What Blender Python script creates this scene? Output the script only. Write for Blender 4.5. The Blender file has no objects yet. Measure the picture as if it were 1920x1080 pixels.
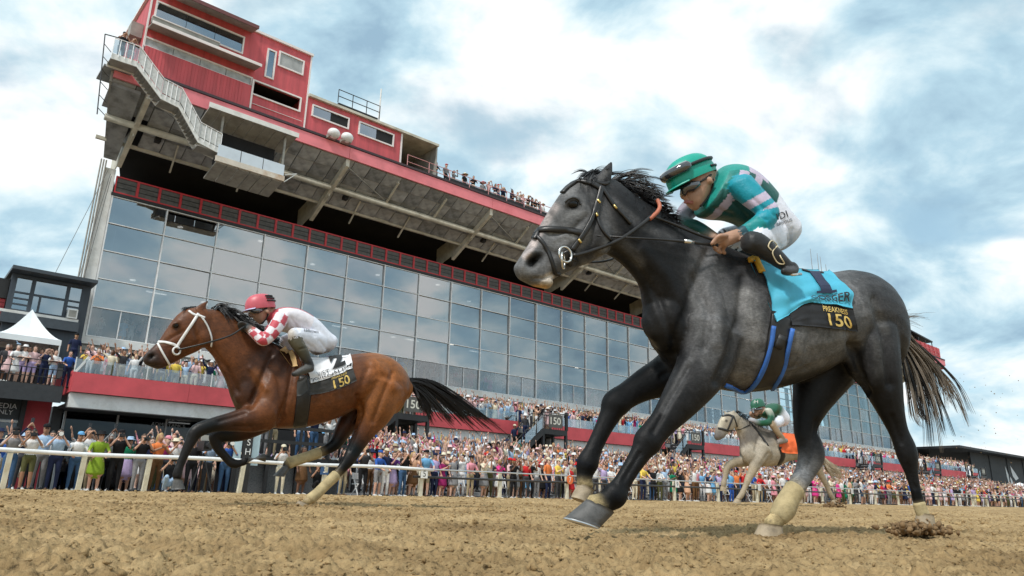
import bpy, bmesh, math, random
import numpy as np
from mathutils import Vector, Matrix
from mathutils.bvhtree import BVHTree
from mathutils.kdtree import KDTree

random.seed(7)
RNG = np.random.default_rng(11)
sc = bpy.context.scene
COL = sc.collection

# ------------------------------------------------------------------ camera
FPX, PITCH, ROLL = 1358.86, 0.287073, 0.0194392      # focal length in px of the 1920 px photograph
_r = np.array([1.0, 0, 0]); _f = np.array([0, math.cos(PITCH), math.sin(PITCH)]); _u = np.array([0, -math.sin(PITCH), math.cos(PITCH)])
CR = math.cos(ROLL)*_r + math.sin(ROLL)*_u
CU = -math.sin(ROLL)*_r + math.cos(ROLL)*_u
CF = _f
cam = bpy.data.cameras.new('camera'); camo = bpy.data.objects.new('camera', cam); COL.objects.link(camo)
cam.sensor_width = 36.0; cam.lens = 36.0*FPX/1920.0
cam.clip_start = 0.05; cam.clip_end = 3000
camo.matrix_world = Matrix(((CR[0], CU[0], -CF[0], 0), (CR[1], CU[1], -CF[1], 0), (CR[2], CU[2], -CF[2], 0), (0, 0, 0, 1)))
sc.camera = camo

# ------------------------------------------------------------------ sky
SUN_EL, SUN_AZ = math.radians(52), math.radians(-150)   # azimuth clockwise from +Y
world = bpy.data.worlds.new('World'); sc.world = world; world.use_nodes = True
wn = world.node_tree; wn.nodes.clear()
def N(tree, typ, **kw):
    n = tree.nodes.new(typ)
    for k, v in kw.items():
        if k == 'inp':
            for kk, vv in v.items(): n.inputs[kk].default_value = vv
        else: setattr(n, k, v)
    return n
def ramp(tree, stops, interp='LINEAR'):
    n = tree.nodes.new('ShaderNodeValToRGB'); cr = n.color_ramp; cr.interpolation = interp
    while len(cr.elements) < len(stops): cr.elements.new(0.5)
    for e, (p, c) in zip(cr.elements, stops):
        e.position = p; e.color = (c[0], c[1], c[2], 1) if not isinstance(c, (int, float)) else (c, c, c, 1)
    return n
L = wn.links.new
out = N(wn, 'ShaderNodeOutputWorld')
tc = N(wn, 'ShaderNodeTexCoord'); sep = N(wn, 'ShaderNodeSeparateXYZ'); L(tc.outputs['Generated'], sep.inputs[0])
zc = N(wn, 'ShaderNodeMath', operation='MAXIMUM', inp={1: 0.0}); L(sep.outputs['Z'], zc.inputs[0])
za = N(wn, 'ShaderNodeMath', operation='ADD', inp={1: 0.42}); L(zc.outputs[0], za.inputs[0])
dx = N(wn, 'ShaderNodeMath', operation='DIVIDE'); L(sep.outputs['X'], dx.inputs[0]); L(za.outputs[0], dx.inputs[1])
dy = N(wn, 'ShaderNodeMath', operation='DIVIDE'); L(sep.outputs['Y'], dy.inputs[0]); L(za.outputs[0], dy.inputs[1])
cmb = N(wn, 'ShaderNodeCombineXYZ'); L(dx.outputs[0], cmb.inputs[0]); L(dy.outputs[0], cmb.inputs[1])
mp = N(wn, 'ShaderNodeMapping', inp={'Location': (3.1, 1.7, 0), 'Scale': (1.0, 1.25, 1)}); L(cmb.outputs[0], mp.inputs[0])
n1 = N(wn, 'ShaderNodeTexNoise', inp={'Scale': 3.2, 'Detail': 8.0, 'Roughness': 0.52, 'Distortion': 0.2}); L(mp.outputs[0], n1.inputs['Vector'])
n2 = N(wn, 'ShaderNodeTexNoise', inp={'Scale': 4.3, 'Detail': 9.0, 'Roughness': 0.55, 'Distortion': 0.25})
mp2 = N(wn, 'ShaderNodeMapping', inp={'Location': (9.3, 4.2, 2.0)}); L(cmb.outputs[0], mp2.inputs[0]); L(mp2.outputs[0], n2.inputs['Vector'])
cover = ramp(wn, [(0.34, 0.15), (0.52, 1.0)], 'EASE'); L(n1.outputs['Fac'], cover.inputs[0])
shade = ramp(wn, [(0.30, (0.33, 0.50, 0.64)), (0.40, (0.50, 0.71, 0.83)), (0.48, (0.75, 0.91, 0.97)), (0.555, (1.0, 1.05, 1.06)), (0.66, (1.12, 1.12, 1.12))]); L(n2.outputs['Fac'], shade.inputs[0])
skyt = N(wn, 'ShaderNodeTexSky', sky_type='NISHITA', sun_disc=False, sun_elevation=SUN_EL, sun_rotation=SUN_AZ, air_density=1.0, dust_density=1.0, ozone_density=2.0)
bg1 = N(wn, 'ShaderNodeBackground', inp={'Strength': 0.07}); L(skyt.outputs[0], bg1.inputs['Color'])
bgh = N(wn, 'ShaderNodeBackground', inp={'Strength': 0.5, 'Color': (0.55, 0.84, 0.92, 1)})
addb = N(wn, 'ShaderNodeAddShader'); L(bg1.outputs[0], addb.inputs[0]); L(bgh.outputs[0], addb.inputs[1])
bg2 = N(wn, 'ShaderNodeBackground', inp={'Strength': 1.0}); L(shade.outputs[0], bg2.inputs['Color'])
mixw = N(wn, 'ShaderNodeMixShader'); L(cover.outputs[0], mixw.inputs[0]); L(addb.outputs[0], mixw.inputs[1]); L(bg2.outputs[0], mixw.inputs[2])
L(mixw.outputs[0], out.inputs[0])

# ------------------------------------------------------------------ sun
sun = bpy.data.lights.new('sun', 'SUN'); sun.energy = 3.0; sun.angle = math.radians(7); sun.color = (1.0, 0.96, 0.9)
suno = bpy.data.objects.new('sun', sun); COL.objects.link(suno)
sd = Vector((math.sin(SUN_AZ)*math.cos(SUN_EL), math.cos(SUN_AZ)*math.cos(SUN_EL), math.sin(SUN_EL)))
suno.rotation_euler = sd.to_track_quat('Z', 'Y').to_euler(); suno.location = sd*60

# ------------------------------------------------------------------ exposure
vs = sc.view_settings; vs.view_transform = 'Standard'; vs.look = 'None'; vs.exposure = 0.04; vs.gamma = 1.0; vs.use_curve_mapping = False
sc.cycles.use_denoising = True
sc.cycles.max_bounces = 6; sc.cycles.transparent_max_bounces = 10; sc.cycles.caustics_reflective = False; sc.cycles.caustics_refractive = False
# ================================================================== helpers
ANG = math.radians(40.7148)                     # direction of the home stretch and of the stands
DV = np.array([math.cos(ANG), math.sin(ANG), 0.0]); NV = np.array([-math.sin(ANG), math.cos(ANG), 0.0])
def F(t, n, z): return DV*t + NV*n + np.array([0, 0, z])
def ray(px, py): return CF + CR*((px-960)/FPX) + CU*((540-py)/FPX)
def at(px, py, n, ang=ANG):                     # photograph pixel -> (t, z) on the vertical plane n = const
    d = np.array([math.cos(ang), math.sin(ang), 0]); nv = np.array([-math.sin(ang), math.cos(ang), 0])
    R = ray(px, py); p = R*(n/(R@nv)); return float(p@d), float(p[2])
def project(P):
    P = np.asarray(P); d = P@CF
    return np.stack([960+FPX*(P@CR)/d, 540-FPX*(P@CU)/d], -1)

_nk = np.array([-40, -5, 0, 2, 4, 6, 8, 11, 16, 24, 40.0]); _zk = np.array([-.9, -.30, -.205, -.171, -.14, -.098, -.035, .005, .022, .03, .03])
_nf = np.linspace(-40, 40, 801); _zf = np.interp(_nf, _nk, _zk)
_k = np.exp(-np.linspace(-2, 2, 21)**2); _k /= _k.sum(); _zf[10:-10] = np.convolve(_zf, _k, 'same')[10:-10]
def ground_z(t, n):
    return np.interp(n, _nf, _zf) + 0.0046*np.clip(t, -40, 110)
def gz(x, y): return float(ground_z(x*DV[0]+y*DV[1], x*NV[0]+y*NV[1]))

BASE = {}
TMP = bpy.data.scenes.new('workbench')        # a bare scene in which modifiers and letters are evaluated; removed at the end
def _props(o, label=None, cat=None, group=None, kind=None):
    if label: o['label'] = label
    if cat: o['category'] = cat
    if group: o['group'] = group
    if kind: o['kind'] = kind
    return o
def thing(name, label, cat, base=(0, 0, 0), frame='F', group=None, rot=None):
    """An Empty at the thing's base; its parts are built in the frame's coordinates."""
    o = bpy.data.objects.new(name, None); COL.objects.link(o); o.empty_display_size = 0.2
    a = ANG if frame == 'F' else (rot or 0.0)
    b = np.array(base, float)
    c, s = math.cos(a), math.sin(a)
    o.location = (c*b[0]-s*b[1], s*b[0]+c*b[1], b[2]); o.rotation_euler = (0, 0, a)
    BASE[o.name] = b
    return _props(o, label, cat, group)
def sub(name, parent, mesh=None, base=None):
    o = bpy.data.objects.new(name, mesh); COL.objects.link(o); o.parent = parent
    pb = BASE.get(parent.name, np.zeros(3)); b = pb if base is None else np.array(base, float)
    o.location = tuple(b-pb); BASE[o.name] = b
    return o

class MB:
    def __init__(s): s.v = []; s.f = []; s.m = []
    def add(s, vs, fs, mi=0):
        k = len(s.v); s.v.extend([tuple(map(float, p)) for p in vs]); s.f.extend([tuple(i+k for i in f) for f in fs]); s.m.extend([mi]*len(fs)); return s
    def box(s, x0, x1, y0, y1, z0, z1, mi=0):
        return s.add([(x0, y0, z0), (x1, y0, z0), (x1, y1, z0), (x0, y1, z0), (x0, y0, z1), (x1, y0, z1), (x1, y1, z1), (x0, y1, z1)],
                     [(0, 3, 2, 1), (4, 5, 6, 7), (0, 1, 5, 4), (1, 2, 6, 5), (2, 3, 7, 6), (3, 0, 4, 7)], mi)
    def hexa(s, p8, mi=0):
        return s.add(p8, [(0, 3, 2, 1), (4, 5, 6, 7), (0, 1, 5, 4), (1, 2, 6, 5), (2, 3, 7, 6), (3, 0, 4, 7)], mi)
    def bar(s, p, q, w, h, mi=0, up=(0, 0, 1)):
        p = np.array(p, float); q = np.array(q, float); d = q-p; d /= max(1e-9, np.linalg.norm(d)); u = np.array(up, float)
        if abs(d@u) > .98: u = np.array([1.0, 0, 0])
        a = np.cross(d, u); a /= np.linalg.norm(a); b = np.cross(a, d); a *= w/2; b *= h/2
        return s.hexa([p-a-b, q-a-b, q+a-b, p+a-b, p-a+b, q-a+b, q+a+b, p+a+b], mi)
    def tube(s, pts, r, seg=8, mi=0, cap=True):
        pts = np.array(pts, float); n = len(pts); r = np.broadcast_to(np.array(r, float), (n,))
        tg = np.gradient(pts, axis=0); tg /= np.linalg.norm(tg, axis=1)[:, None]+1e-12
        a0 = np.cross(tg[0], (0, 0, 1.0)); 
        if np.linalg.norm(a0) < .1: a0 = np.cross(tg[0], (1.0, 0, 0))
        a0 /= np.linalg.norm(a0); V = []
        ang = np.arange(seg)*2*math.pi/seg
        for i in range(n):
            a0 = a0 - tg[i]*(a0@tg[i]); a0 /= np.linalg.norm(a0); b0 = np.cross(tg[i], a0)
            V += [pts[i]+r[i]*(math.cos(x)*a0+math.sin(x)*b0) for x in ang]
        Fc = [(i*seg+j, i*seg+(j+1) % seg, (i+1)*seg+(j+1) % seg, (i+1)*seg+j) for i in range(n-1) for j in range(seg)]
        if cap: Fc += [tuple(range(seg-1, -1, -1)), tuple((n-1)*seg+j for j in range(seg))]
        return s.add(V, Fc, mi)
    def ball(s, c, r, mi=0, nu=10, nv=7, M=None):
        c = np.array(c, float); r = np.broadcast_to(np.array(r, float), (3,)); V = []; Fc = []
        for i in range(nv+1):
            for j in range(nu):
                th = math.pi*i/nv; ph = 2*math.pi*j/nu
                p = np.array([math.sin(th)*math.cos(ph), math.sin(th)*math.sin(ph), math.cos(th)])*r
                V.append(c+(M@p if M is not None else p))
        for i in range(nv):
            for j in range(nu): Fc.append((i*nu+j, (i+1)*nu+j, (i+1)*nu+(j+1) % nu, i*nu+(j+1) % nu))
        return s.add(V, Fc, mi)
    def mesh(s, name, mats, off=(0, 0, 0), smooth=False):
        me = bpy.data.meshes.new(name); o = np.array(off, float)
        V = np.array(s.v, float).reshape(-1, 3)-o
        me.from_pydata(V.tolist(), [], s.f); 
        for m in (mats if isinstance(mats, (list, tuple)) else [mats]): me.materials.append(m)
        me.polygons.foreach_set('material_index', s.m)
        if smooth: me.polygons.foreach_set('use_smooth', [True]*len(s.f))
        me.update(); return me
    def build(s, name, mats, parent=None, smooth=False, base=None):
        """A part under parent (shared frame), or a top-level mesh in world coordinates."""
        if parent is not None:
            b = BASE[parent.name] if base is None else np.array(base, float)
            return sub(name, parent, s.mesh(name, mats, b, smooth), b)
        b = np.zeros(3) if base is None else np.array(base, float)
        o = bpy.data.objects.new(name, s.mesh(name, mats, b, smooth)); COL.objects.link(o); o.location = tuple(b); BASE[o.name] = b
        return o
    def top(s, name, mats, label=None, cat=None, base=(0, 0, 0), frame='F', group=None, kind=None, smooth=False, rot=0.0):
        """A top-level one-mesh thing built in the frame's coordinates."""
        a = ANG if frame == 'F' else rot; b = np.array(base, float)
        o = bpy.data.objects.new(name, s.mesh(name, mats, b, smooth)); COL.objects.link(o)
        c, q = math.cos(a), math.sin(a); o.location = (c*b[0]-q*b[1], q*b[0]+c*b[1], b[2]); o.rotation_euler = (0, 0, a); BASE[o.name] = b
        return _props(o, label, cat, group, kind)

MATS = {}
def mat(name, col=(.5, .5, .5), rough=.6, metal=0.0, var=.12, scale=6.0, bump=0.0, bscale=None, spec=.5, coat=0.0, emit=None, estr=0.0, stretch=None, dirt=None):
    """Principled with a two-octave noise on the colour, optional relief, optional dirt colour in patches."""
    if name in MATS: return MATS[name]
    m = bpy.data.materials.new(name); m.use_nodes = True; t = m.node_tree; t.nodes.clear(); MATS[name] = m
    o = N(t, 'ShaderNodeOutputMaterial'); b = N(t, 'ShaderNodeBsdfPrincipled', inp={'Roughness': rough, 'Metallic': metal})
    b.inputs['Specular IOR Level'].default_value = spec; b.inputs['Coat Weight'].default_value = coat
    t.links.new(b.outputs[0], o.inputs[0])
    if emit: b.inputs['Emission Color'].default_value = (*emit, 1); b.inputs['Emission Strength'].default_value = estr
    b.inputs['Base Color'].default_value = (*col, 1)
    if var > 0 or bump > 0:
        c = N(t, 'ShaderNodeTexCoord'); vec = c.outputs['Object']
        if stretch:
            mpn = N(t, 'ShaderNodeMapping', inp={'Scale': stretch}); t.links.new(vec, mpn.inputs[0]); vec = mpn.outputs[0]
        nz = N(t, 'ShaderNodeTexNoise', inp={'Scale': scale, 'Detail': 5.0, 'Roughness': .6}); t.links.new(vec, nz.inputs['Vector'])
    if var > 0:
        lo = tuple(max(0, x*(1-var*1.6)) for x in col); hi = tuple(min(1, x*(1+var)) for x in col)
        st = [(.28, lo), (.5, col), (.72, hi)]
        r = ramp(t, st); t.links.new(nz.outputs['Fac'], r.inputs[0]); src = r.outputs[0]
        if dirt:
            nd = N(t, 'ShaderNodeTexNoise', inp={'Scale': scale*.35, 'Detail': 8.0, 'Roughness': .7}); t.links.new(vec, nd.inputs['Vector'])
            rd = ramp(t, [(.5, 0.0), (.72, .85)]); t.links.new(nd.outputs['Fac'], rd.inputs[0])
            mx = N(t, 'ShaderNodeMix', data_type='RGBA'); mx.inputs[7].default_value = (*dirt, 1)
            t.links.new(rd.outputs[0], mx.inputs[0]); t.links.new(src, mx.inputs[6]); src = mx.outputs[2]
        t.links.new(src, b.inputs['Base Color'])
    if bump > 0:
        nb = N(t, 'ShaderNodeTexNoise', inp={'Scale': bscale or scale*4, 'Detail': 6.0, 'Roughness': .6}); t.links.new(vec, nb.inputs['Vector'])
        bp = N(t, 'ShaderNodeBump', inp={'Strength': bump, 'Distance': .02}); t.links.new(nb.outputs['Fac'], bp.inputs['Height']); t.links.new(bp.outputs[0], b.inputs['Normal'])
    return m

def vcol_mat(name, rough=.5, var=.12, scale=14.0, bump=.15, bscale=60.0, spec=.4, sheen=0.0, coat=0.0):
    """Colour from the mesh's own 'Col' attribute (coat or cloth colour), with a fine noise over it."""
    if name in MATS: return MATS[name]
    m = bpy.data.materials.new(name); m.use_nodes = True; t = m.node_tree; t.nodes.clear(); MATS[name] = m
    o = N(t, 'ShaderNodeOutputMaterial'); b = N(t, 'ShaderNodeBsdfPrincipled', inp={'Roughness': rough})
    b.inputs['Specular IOR Level'].default_value = spec; b.inputs['Sheen Weight'].default_value = sheen; b.inputs['Coat Weight'].default_value = coat
    b.inputs['Coat Roughness'].default_value = .35
    t.links.new(b.outputs[0], o.inputs[0])
    a = N(t, 'ShaderNodeVertexColor', layer_name='Col'); c = N(t, 'ShaderNodeTexCoord')
    nz = N(t, 'ShaderNodeTexNoise', inp={'Scale': scale, 'Detail': 6.0, 'Roughness': .62}); t.links.new(c.outputs['Object'], nz.inputs['Vector'])
    r = ramp(t, [(.3, 1-var*1.5), (.5, 1.0), (.7, 1+var*1.8)]); t.links.new(nz.outputs['Fac'], r.inputs[0])
    mx = N(t, 'ShaderNodeMix', data_type='RGBA', blend_type='MULTIPLY', inp={0: 1.0}); t.links.new(a.outputs[0], mx.inputs[6]); t.links.new(r.outputs[0], mx.inputs[7])
    t.links.new(mx.outputs[2], b.inputs['Base Color'])
    nb = N(t, 'ShaderNodeTexNoise', inp={'Scale': bscale, 'Detail': 5.0, 'Roughness': .6}); t.links.new(c.outputs['Object'], nb.inputs['Vector'])
    bp = N(t, 'ShaderNodeBump', inp={'Strength': bump, 'Distance': .01}); t.links.new(nb.outputs['Fac'], bp.inputs['Height']); t.links.new(bp.outputs[0], b.inputs['Normal'])
    return m

def glass_mat(name, tint=(.35, .38, .42), refl=.45, rough=.01, rtint=(.9, .95, 1), graz=.5):
    """Architectural glass: part mirror, part tinted clear."""
    m = bpy.data.materials.new(name); m.use_nodes = True; t = m.node_tree; t.nodes.clear(); MATS[name] = m
    o = N(t, 'ShaderNodeOutputMaterial'); g = N(t, 'ShaderNodeBsdfGlossy', inp={'Roughness': rough, 'Color': (*rtint, 1)}); tr = N(t, 'ShaderNodeBsdfTransparent', inp={'Color': (*tint, 1)})
    lw = N(t, 'ShaderNodeLayerWeight', inp={'Blend': .35}); mr = N(t, 'ShaderNodeMapRange', inp={3: refl, 4: min(1, refl+graz)}); t.links.new(lw.outputs['Fresnel'], mr.inputs[0])
    mx = N(t, 'ShaderNodeMixShader'); t.links.new(mr.outputs[0], mx.inputs[0]); t.links.new(tr.outputs[0], mx.inputs[1]); t.links.new(g.outputs[0], mx.inputs[2]); t.links.new(mx.outputs[0], o.inputs[0])
    c = N(t, 'ShaderNodeTexCoord'); nb = N(t, 'ShaderNodeTexNoise', inp={'Scale': .6, 'Detail': 1.0}); t.links.new(c.outputs['Object'], nb.inputs['Vector'])
    bp = N(t, 'ShaderNodeBump', inp={'Strength': .04, 'Distance': .05}); t.links.new(nb.outputs['Fac'], bp.inputs['Height']); t.links.new(bp.outputs[0], g.inputs['Normal'])
    return m

def text_mesh(s, size=1.0, bold=0.0, fine=0.0):
    """Letters as a flat mesh: arrays of vertices (x, y) centred on the origin, and faces."""
    cu = bpy.data.curves.new('letters', 'FONT'); cu.body = s; cu.size = size; cu.align_x = 'CENTER'; cu.align_y = 'CENTER'; cu.offset = bold; cu.resolution_u = 4
    o = bpy.data.objects.new('letters', cu); TMP.collection.objects.link(o); TMP.view_layers[0].update(); dg = TMP.view_layers[0].depsgraph
    me = bpy.data.meshes.new_from_object(o.evaluated_get(dg))
    if fine:                                    # cut up, so that the letters can follow a curved cloth
        bm = bmesh.new(); bm.from_mesh(me); bmesh.ops.triangulate(bm, faces=bm.faces)
        for _ in range(5):
            E_ = [e for e in bm.edges if e.calc_length() > fine]
            if not E_: break
            bmesh.ops.subdivide_edges(bm, edges=E_, cuts=1); bmesh.ops.triangulate(bm, faces=bm.faces)
        bm.to_mesh(me); bm.free()
    V = np.array([v.co[:] for v in me.vertices]).reshape(-1, 3); Fs = [tuple(p.vertices) for p in me.polygons]
    bpy.data.objects.remove(o); bpy.data.curves.remove(cu); bpy.data.meshes.remove(me)
    if len(V):
        V[:, 0] -= (V[:, 0].min()+V[:, 0].max())/2; V[:, 1] -= (V[:, 1].min()+V[:, 1].max())/2
    return V, Fs
def flat_text(s, parent, mat_, t, n, z, w=None, h=None, name='lettering'):
    """Letters on a wall facing the track (frame F): centre (t, n, z), fitted to width or height."""
    V, Fs = text_mesh(s); k = (w/np.ptp(V[:, 0])) if w else (h/np.ptp(V[:, 1])); kh = (h/np.ptp(V[:, 1])) if h else k
    mb = MB(); mb.add([(t+p[0]*k, n, z+p[1]*kh) for p in V], Fs); return mb.build(name, mat_, parent)

def vnoise(x, y, seed=0):
    """Smooth 2-D value noise, vectorised, 0..1."""
    xi = np.floor(x).astype(np.int64); yi = np.floor(y).astype(np.int64); fx = x-xi; fy = y-yi
    fx = fx*fx*(3-2*fx); fy = fy*fy*(3-2*fy)
    def h(a, b):
        k = (a*374761393+b*668265263+seed*1442695041) & 0x7fffffff; k = (k ^ (k >> 13))*1274126177 & 0x7fffffff
        return ((k ^ (k >> 16)) & 0xffff)/65535.0
    return (h(xi, yi)*(1-fx)+h(xi+1, yi)*fx)*(1-fy)+(h(xi, yi+1)*(1-fx)+h(xi+1, yi+1)*fx)*fy
# ================================================================== ground
def dirt_material():
    m = bpy.data.materials.new('dirt'); m.use_nodes = True; t = m.node_tree; t.nodes.clear()
    o = N(t, 'ShaderNodeOutputMaterial'); b = N(t, 'ShaderNodeBsdfPrincipled', inp={'Roughness': .95}); b.inputs['Specular IOR Level'].default_value = .15
    t.links.new(b.outputs[0], o.inputs[0]); c = N(t, 'ShaderNodeTexCoord')
    a = N(t, 'ShaderNodeTexNoise', inp={'Scale': 1.3, 'Detail': 9.0, 'Roughness': .72}); t.links.new(c.outputs['Object'], a.inputs['Vector'])
    d = N(t, 'ShaderNodeTexNoise', inp={'Scale': 42.0, 'Detail': 7.0, 'Roughness': .65}); t.links.new(c.outputs['Object'], d.inputs['Vector'])
    r1 = ramp(t, [(.30, (.19, .122, .057)), (.45, (.34, .23, .112)), (.58, (.45, .315, .16)), (.74, (.54, .39, .215))]); t.links.new(a.outputs['Fac'], r1.inputs[0])
    r2 = ramp(t, [(.33, .28), (.43, .85), (.52, 1.0), (.7, 1.2)]); t.links.new(d.outputs['Fac'], r2.inputs[0])
    mx = N(t, 'ShaderNodeMix', data_type='RGBA', blend_type='MULTIPLY', inp={0: 1.0}); t.links.new(r1.outputs[0], mx.inputs[6]); t.links.new(r2.outputs[0], mx.inputs[7]); t.links.new(mx.outputs[2], b.inputs['Base Color'])
    e = N(t, 'ShaderNodeTexNoise', inp={'Scale': 85.0, 'Detail': 6.0, 'Roughness': .7}); t.links.new(c.outputs['Object'], e.inputs['Vector'])
    bp = N(t, 'ShaderNodeBump', inp={'Strength': .9, 'Distance': .012}); t.links.new(e.outputs['Fac'], bp.inputs['Height']); t.links.new(bp.outputs[0], b.inputs['Normal'])
    return m
DIRT = dirt_material(); MATS['dirt'] = DIRT

_pr = np.random.default_rng(31); PRINTS = []
for _ in range(230):                            # hoof prints in loose files along the track
    a_ = math.radians(_pr.uniform(-38, 38)); r_ = 2.0*(15/2.0)**_pr.uniform(0, 1); PRINTS.append((math.sin(a_)*r_, math.cos(a_)*r_, _pr.uniform(.055, .085), _pr.uniform(.015, .032)))
for px_, py_, d_ in ((1440, 1010, 3.55), (565, 958, 6.5), (1735, 990, 4.4)):
    q_ = ray(px_, py_); q_ = q_*(d_/(q_@CF)); PRINTS.append((q_[0], q_[1], .09, .03))
def dirt_height(x, y, r):
    """Harrowed, hoof-churned dirt: clods of a few centimetres over hand-sized and pace-sized swells."""
    h = np.zeros_like(x)
    h += .030*(vnoise(x*1.1, y*1.1, 1)-.5)
    a = vnoise(x*4.3, y*4.3, 2); h += .016*(np.abs(a-.5)*2-.45)
    b = vnoise(x*11+3.1, y*11, 3); h += .010*(b-.5)*(.4+1.2*vnoise(x*1.7, y*1.7, 9))
    c = vnoise(x*24, y*24, 4); h += .017*np.maximum(c-.5, 0)*2*(.3+vnoise(x*2.3, y*2.3, 5))
    d = vnoise(x*52, y*52, 6); h += .028*(d-.5)*(.45+vnoise(x*3.1, y*3.1, 8))
    e = vnoise(x*105, y*105, 7); h += .014*(e-.5)
    n_ = x*NV[0]+y*NV[1]; h += .006*np.sin(n_*62+2*vnoise(x*.8, y*.8, 12))*vnoise(x*.5, y*.5, 13)     # harrow lines along the track
    for cx, cy, rd, dp in PRINTS:
        m_ = (np.abs(x-cx) < .3) & (np.abs(y-cy) < .3)
        if m_.any():
            q_ = np.hypot(x[m_]-cx, y[m_]-cy)/rd; h[m_] += -dp*np.exp(-q_**2)+dp*.55*np.exp(-((q_-1.55)/.35)**2)
    return h
na, nr = 660, 660
azs = np.radians(np.linspace(-42, 42, na)); rr = 1.6*np.power(170/1.6, np.linspace(0, 1, nr))
AZ, RR = np.meshgrid(azs, rr); GX = np.sin(AZ)*RR; GY = np.cos(AZ)*RR
GT = GX*DV[0]+GY*DV[1]; GN = GX*NV[0]+GY*NV[1]
fade = np.clip((60-RR)/40, .25, 1)
GZ = ground_z(GT, GN)+dirt_height(GX, GY, RR)*fade
GZ = np.where(GN > 24.35, GZ-.25*np.clip((GN-24.35)*6, 0, 1), GZ)
me = bpy.data.meshes.new('dirt_track'); V = np.stack([GX, GY, GZ], -1).reshape(-1, 3)
idx = np.arange(na*nr).reshape(nr, na); Q = np.stack([idx[:-1, :-1], idx[:-1, 1:], idx[1:, 1:], idx[1:, :-1]], -1).reshape(-1, 4)
keep = (GN.reshape(-1)[Q].min(1) < 26); Q = Q[keep]
me.vertices.add(len(V)); me.vertices.foreach_set('co', V.ravel()); me.loops.add(Q.size); me.loops.foreach_set('vertex_index', Q.ravel())
me.polygons.add(len(Q)); me.polygons.foreach_set('loop_start', np.arange(len(Q))*4); me.polygons.foreach_set('loop_total', np.full(len(Q), 4))
me.polygons.foreach_set('use_smooth', np.ones(len(Q), bool)); me.materials.append(DIRT); me.update(calc_edges=True); me.validate()
o = bpy.data.objects.new('dirt_track', me); COL.objects.link(o); o['kind'] = 'structure'; o['label'] = 'churned tan dirt of the race track in the foreground'

MB().add([(-900, -900, -1.3), (900, -900, -1.3), (900, 900, -1.3), (-900, 900, -1.3)], [(0, 1, 2, 3)]).top('ground', mat('far_ground', (.33, .24, .13), .9, scale=.2), kind='structure', frame='W')
ASPH = mat('asphalt', (.13, .13, .13), .85, var=.25, scale=3, bump=.3)
mb = MB()
tt = np.linspace(-60, 210, 28)
for a, b in zip(tt[:-1], tt[1:]):
    za, zb = float(ground_z(a, 30)), float(ground_z(b, 30))
    mb.add([(a, 24.6, za), (b, 24.6, zb), (b, 75, zb), (a, 75, za)], [(0, 1, 2, 3)])
mb.top('apron_pavement', ASPH, kind='structure')
mb = MB()
for a, b in zip(tt[:-1], tt[1:]):
    za, zb = float(ground_z(a, 30)), float(ground_z(b, 30))
    mb.hexa([(a, 24.40, za-.4), (b, 24.40, zb-.4), (b, 24.60, zb-.4), (a, 24.60, za-.4), (a, 24.40, za+.012), (b, 24.40, zb+.012), (b, 24.60, zb+.012), (a, 24.60, za+.012)])
mb.top('track_kerb', mat('kerb', (.42, .40, .36), .85, var=.2), kind='structure')

# clods lying on the dirt: far too many to count
def clod_mesh(pts, sizes, name, material, flat=.7):
    rng = np.random.default_rng(3)
    oct_v = np.array([[1, 0, 0], [-1, 0, 0], [0, 1, 0], [0, -1, 0], [0, 0, 1], [0, 0, -1]], float)
    oct_f = [(0, 2, 4), (2, 1, 4), (1, 3, 4), (3, 0, 4), (2, 0, 5), (1, 2, 5), (3, 1, 5), (0, 3, 5)]
    bm_v = list(map(tuple, oct_v)); ed = {}; fs = []
    def mid(a, b):
        k = (min(a, b), max(a, b))
        if k not in ed:
            p = (np.array(bm_v[a])+np.array(bm_v[b])); p /= np.linalg.norm(p); ed[k] = len(bm_v); bm_v.append(tuple(p))
        return ed[k]
    for a, b, c in oct_f:
        ab, bc, ca = mid(a, b), mid(b, c), mid(c, a); fs += [(a, ab, ca), (ab, b, bc), (ca, bc, c), (ab, bc, ca)]
    B = np.array(bm_v); fs = np.array(fs); n = len(pts); nb = len(B)
    jit = 1+rng.uniform(-.42, .38, (n, nb, 1)); sc3 = rng.uniform(.6, 1.3, (n, 1, 3))*np.array([1, 1, flat])
    a = rng.uniform(0, 6.28, n); ca, sa = np.cos(a), np.sin(a)
    P = B[None]*jit*sc3*sizes[:, None, None]
    X = P[..., 0]*ca[:, None]-P[..., 1]*sa[:, None]; Y = P[..., 0]*sa[:, None]+P[..., 1]*ca[:, None]
    P = np.stack([X, Y, P[..., 2]], -1)+pts[:, None]
    Ft = (fs[None]+np.arange(n)[:, None, None]*nb).reshape(-1, 3)
    me = bpy.data.meshes.new(name); me.vertices.add(n*nb); me.vertices.foreach_set('co', P.ravel()); me.loops.add(Ft.size); me.loops.foreach_set('vertex_index', Ft.ravel())
    me.polygons.add(len(Ft)); me.polygons.foreach_set('loop_start', np.arange(len(Ft))*3); me.polygons.foreach_set('loop_total', np.full(len(Ft), 3)); me.materials.append(material); me.update(calc_edges=True)
    o = bpy.data.objects.new(name, me); COL.objects.link(o); return o
nc = 26000
az = np.radians(RNG.uniform(-40, 40, nc)); r = 1.7*np.power(20/1.7, RNG.uniform(0, 1, nc)**.8)
X, Y = np.sin(az)*r, np.cos(az)*r
keep = (vnoise(X*1.5, Y*1.5, 21)+RNG.uniform(0, .5, nc)) > .62; X, Y, r = X[keep], Y[keep], r[keep]
sz = RNG.uniform(.002, .009, len(X))*(1+1.3*(RNG.uniform(0, 1, len(X)) > .93))*np.clip(r/5, .7, 1.6)
Z = ground_z(X*DV[0]+Y*DV[1], X*NV[0]+Y*NV[1])+dirt_height(X, Y, r)+sz*.25
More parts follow.
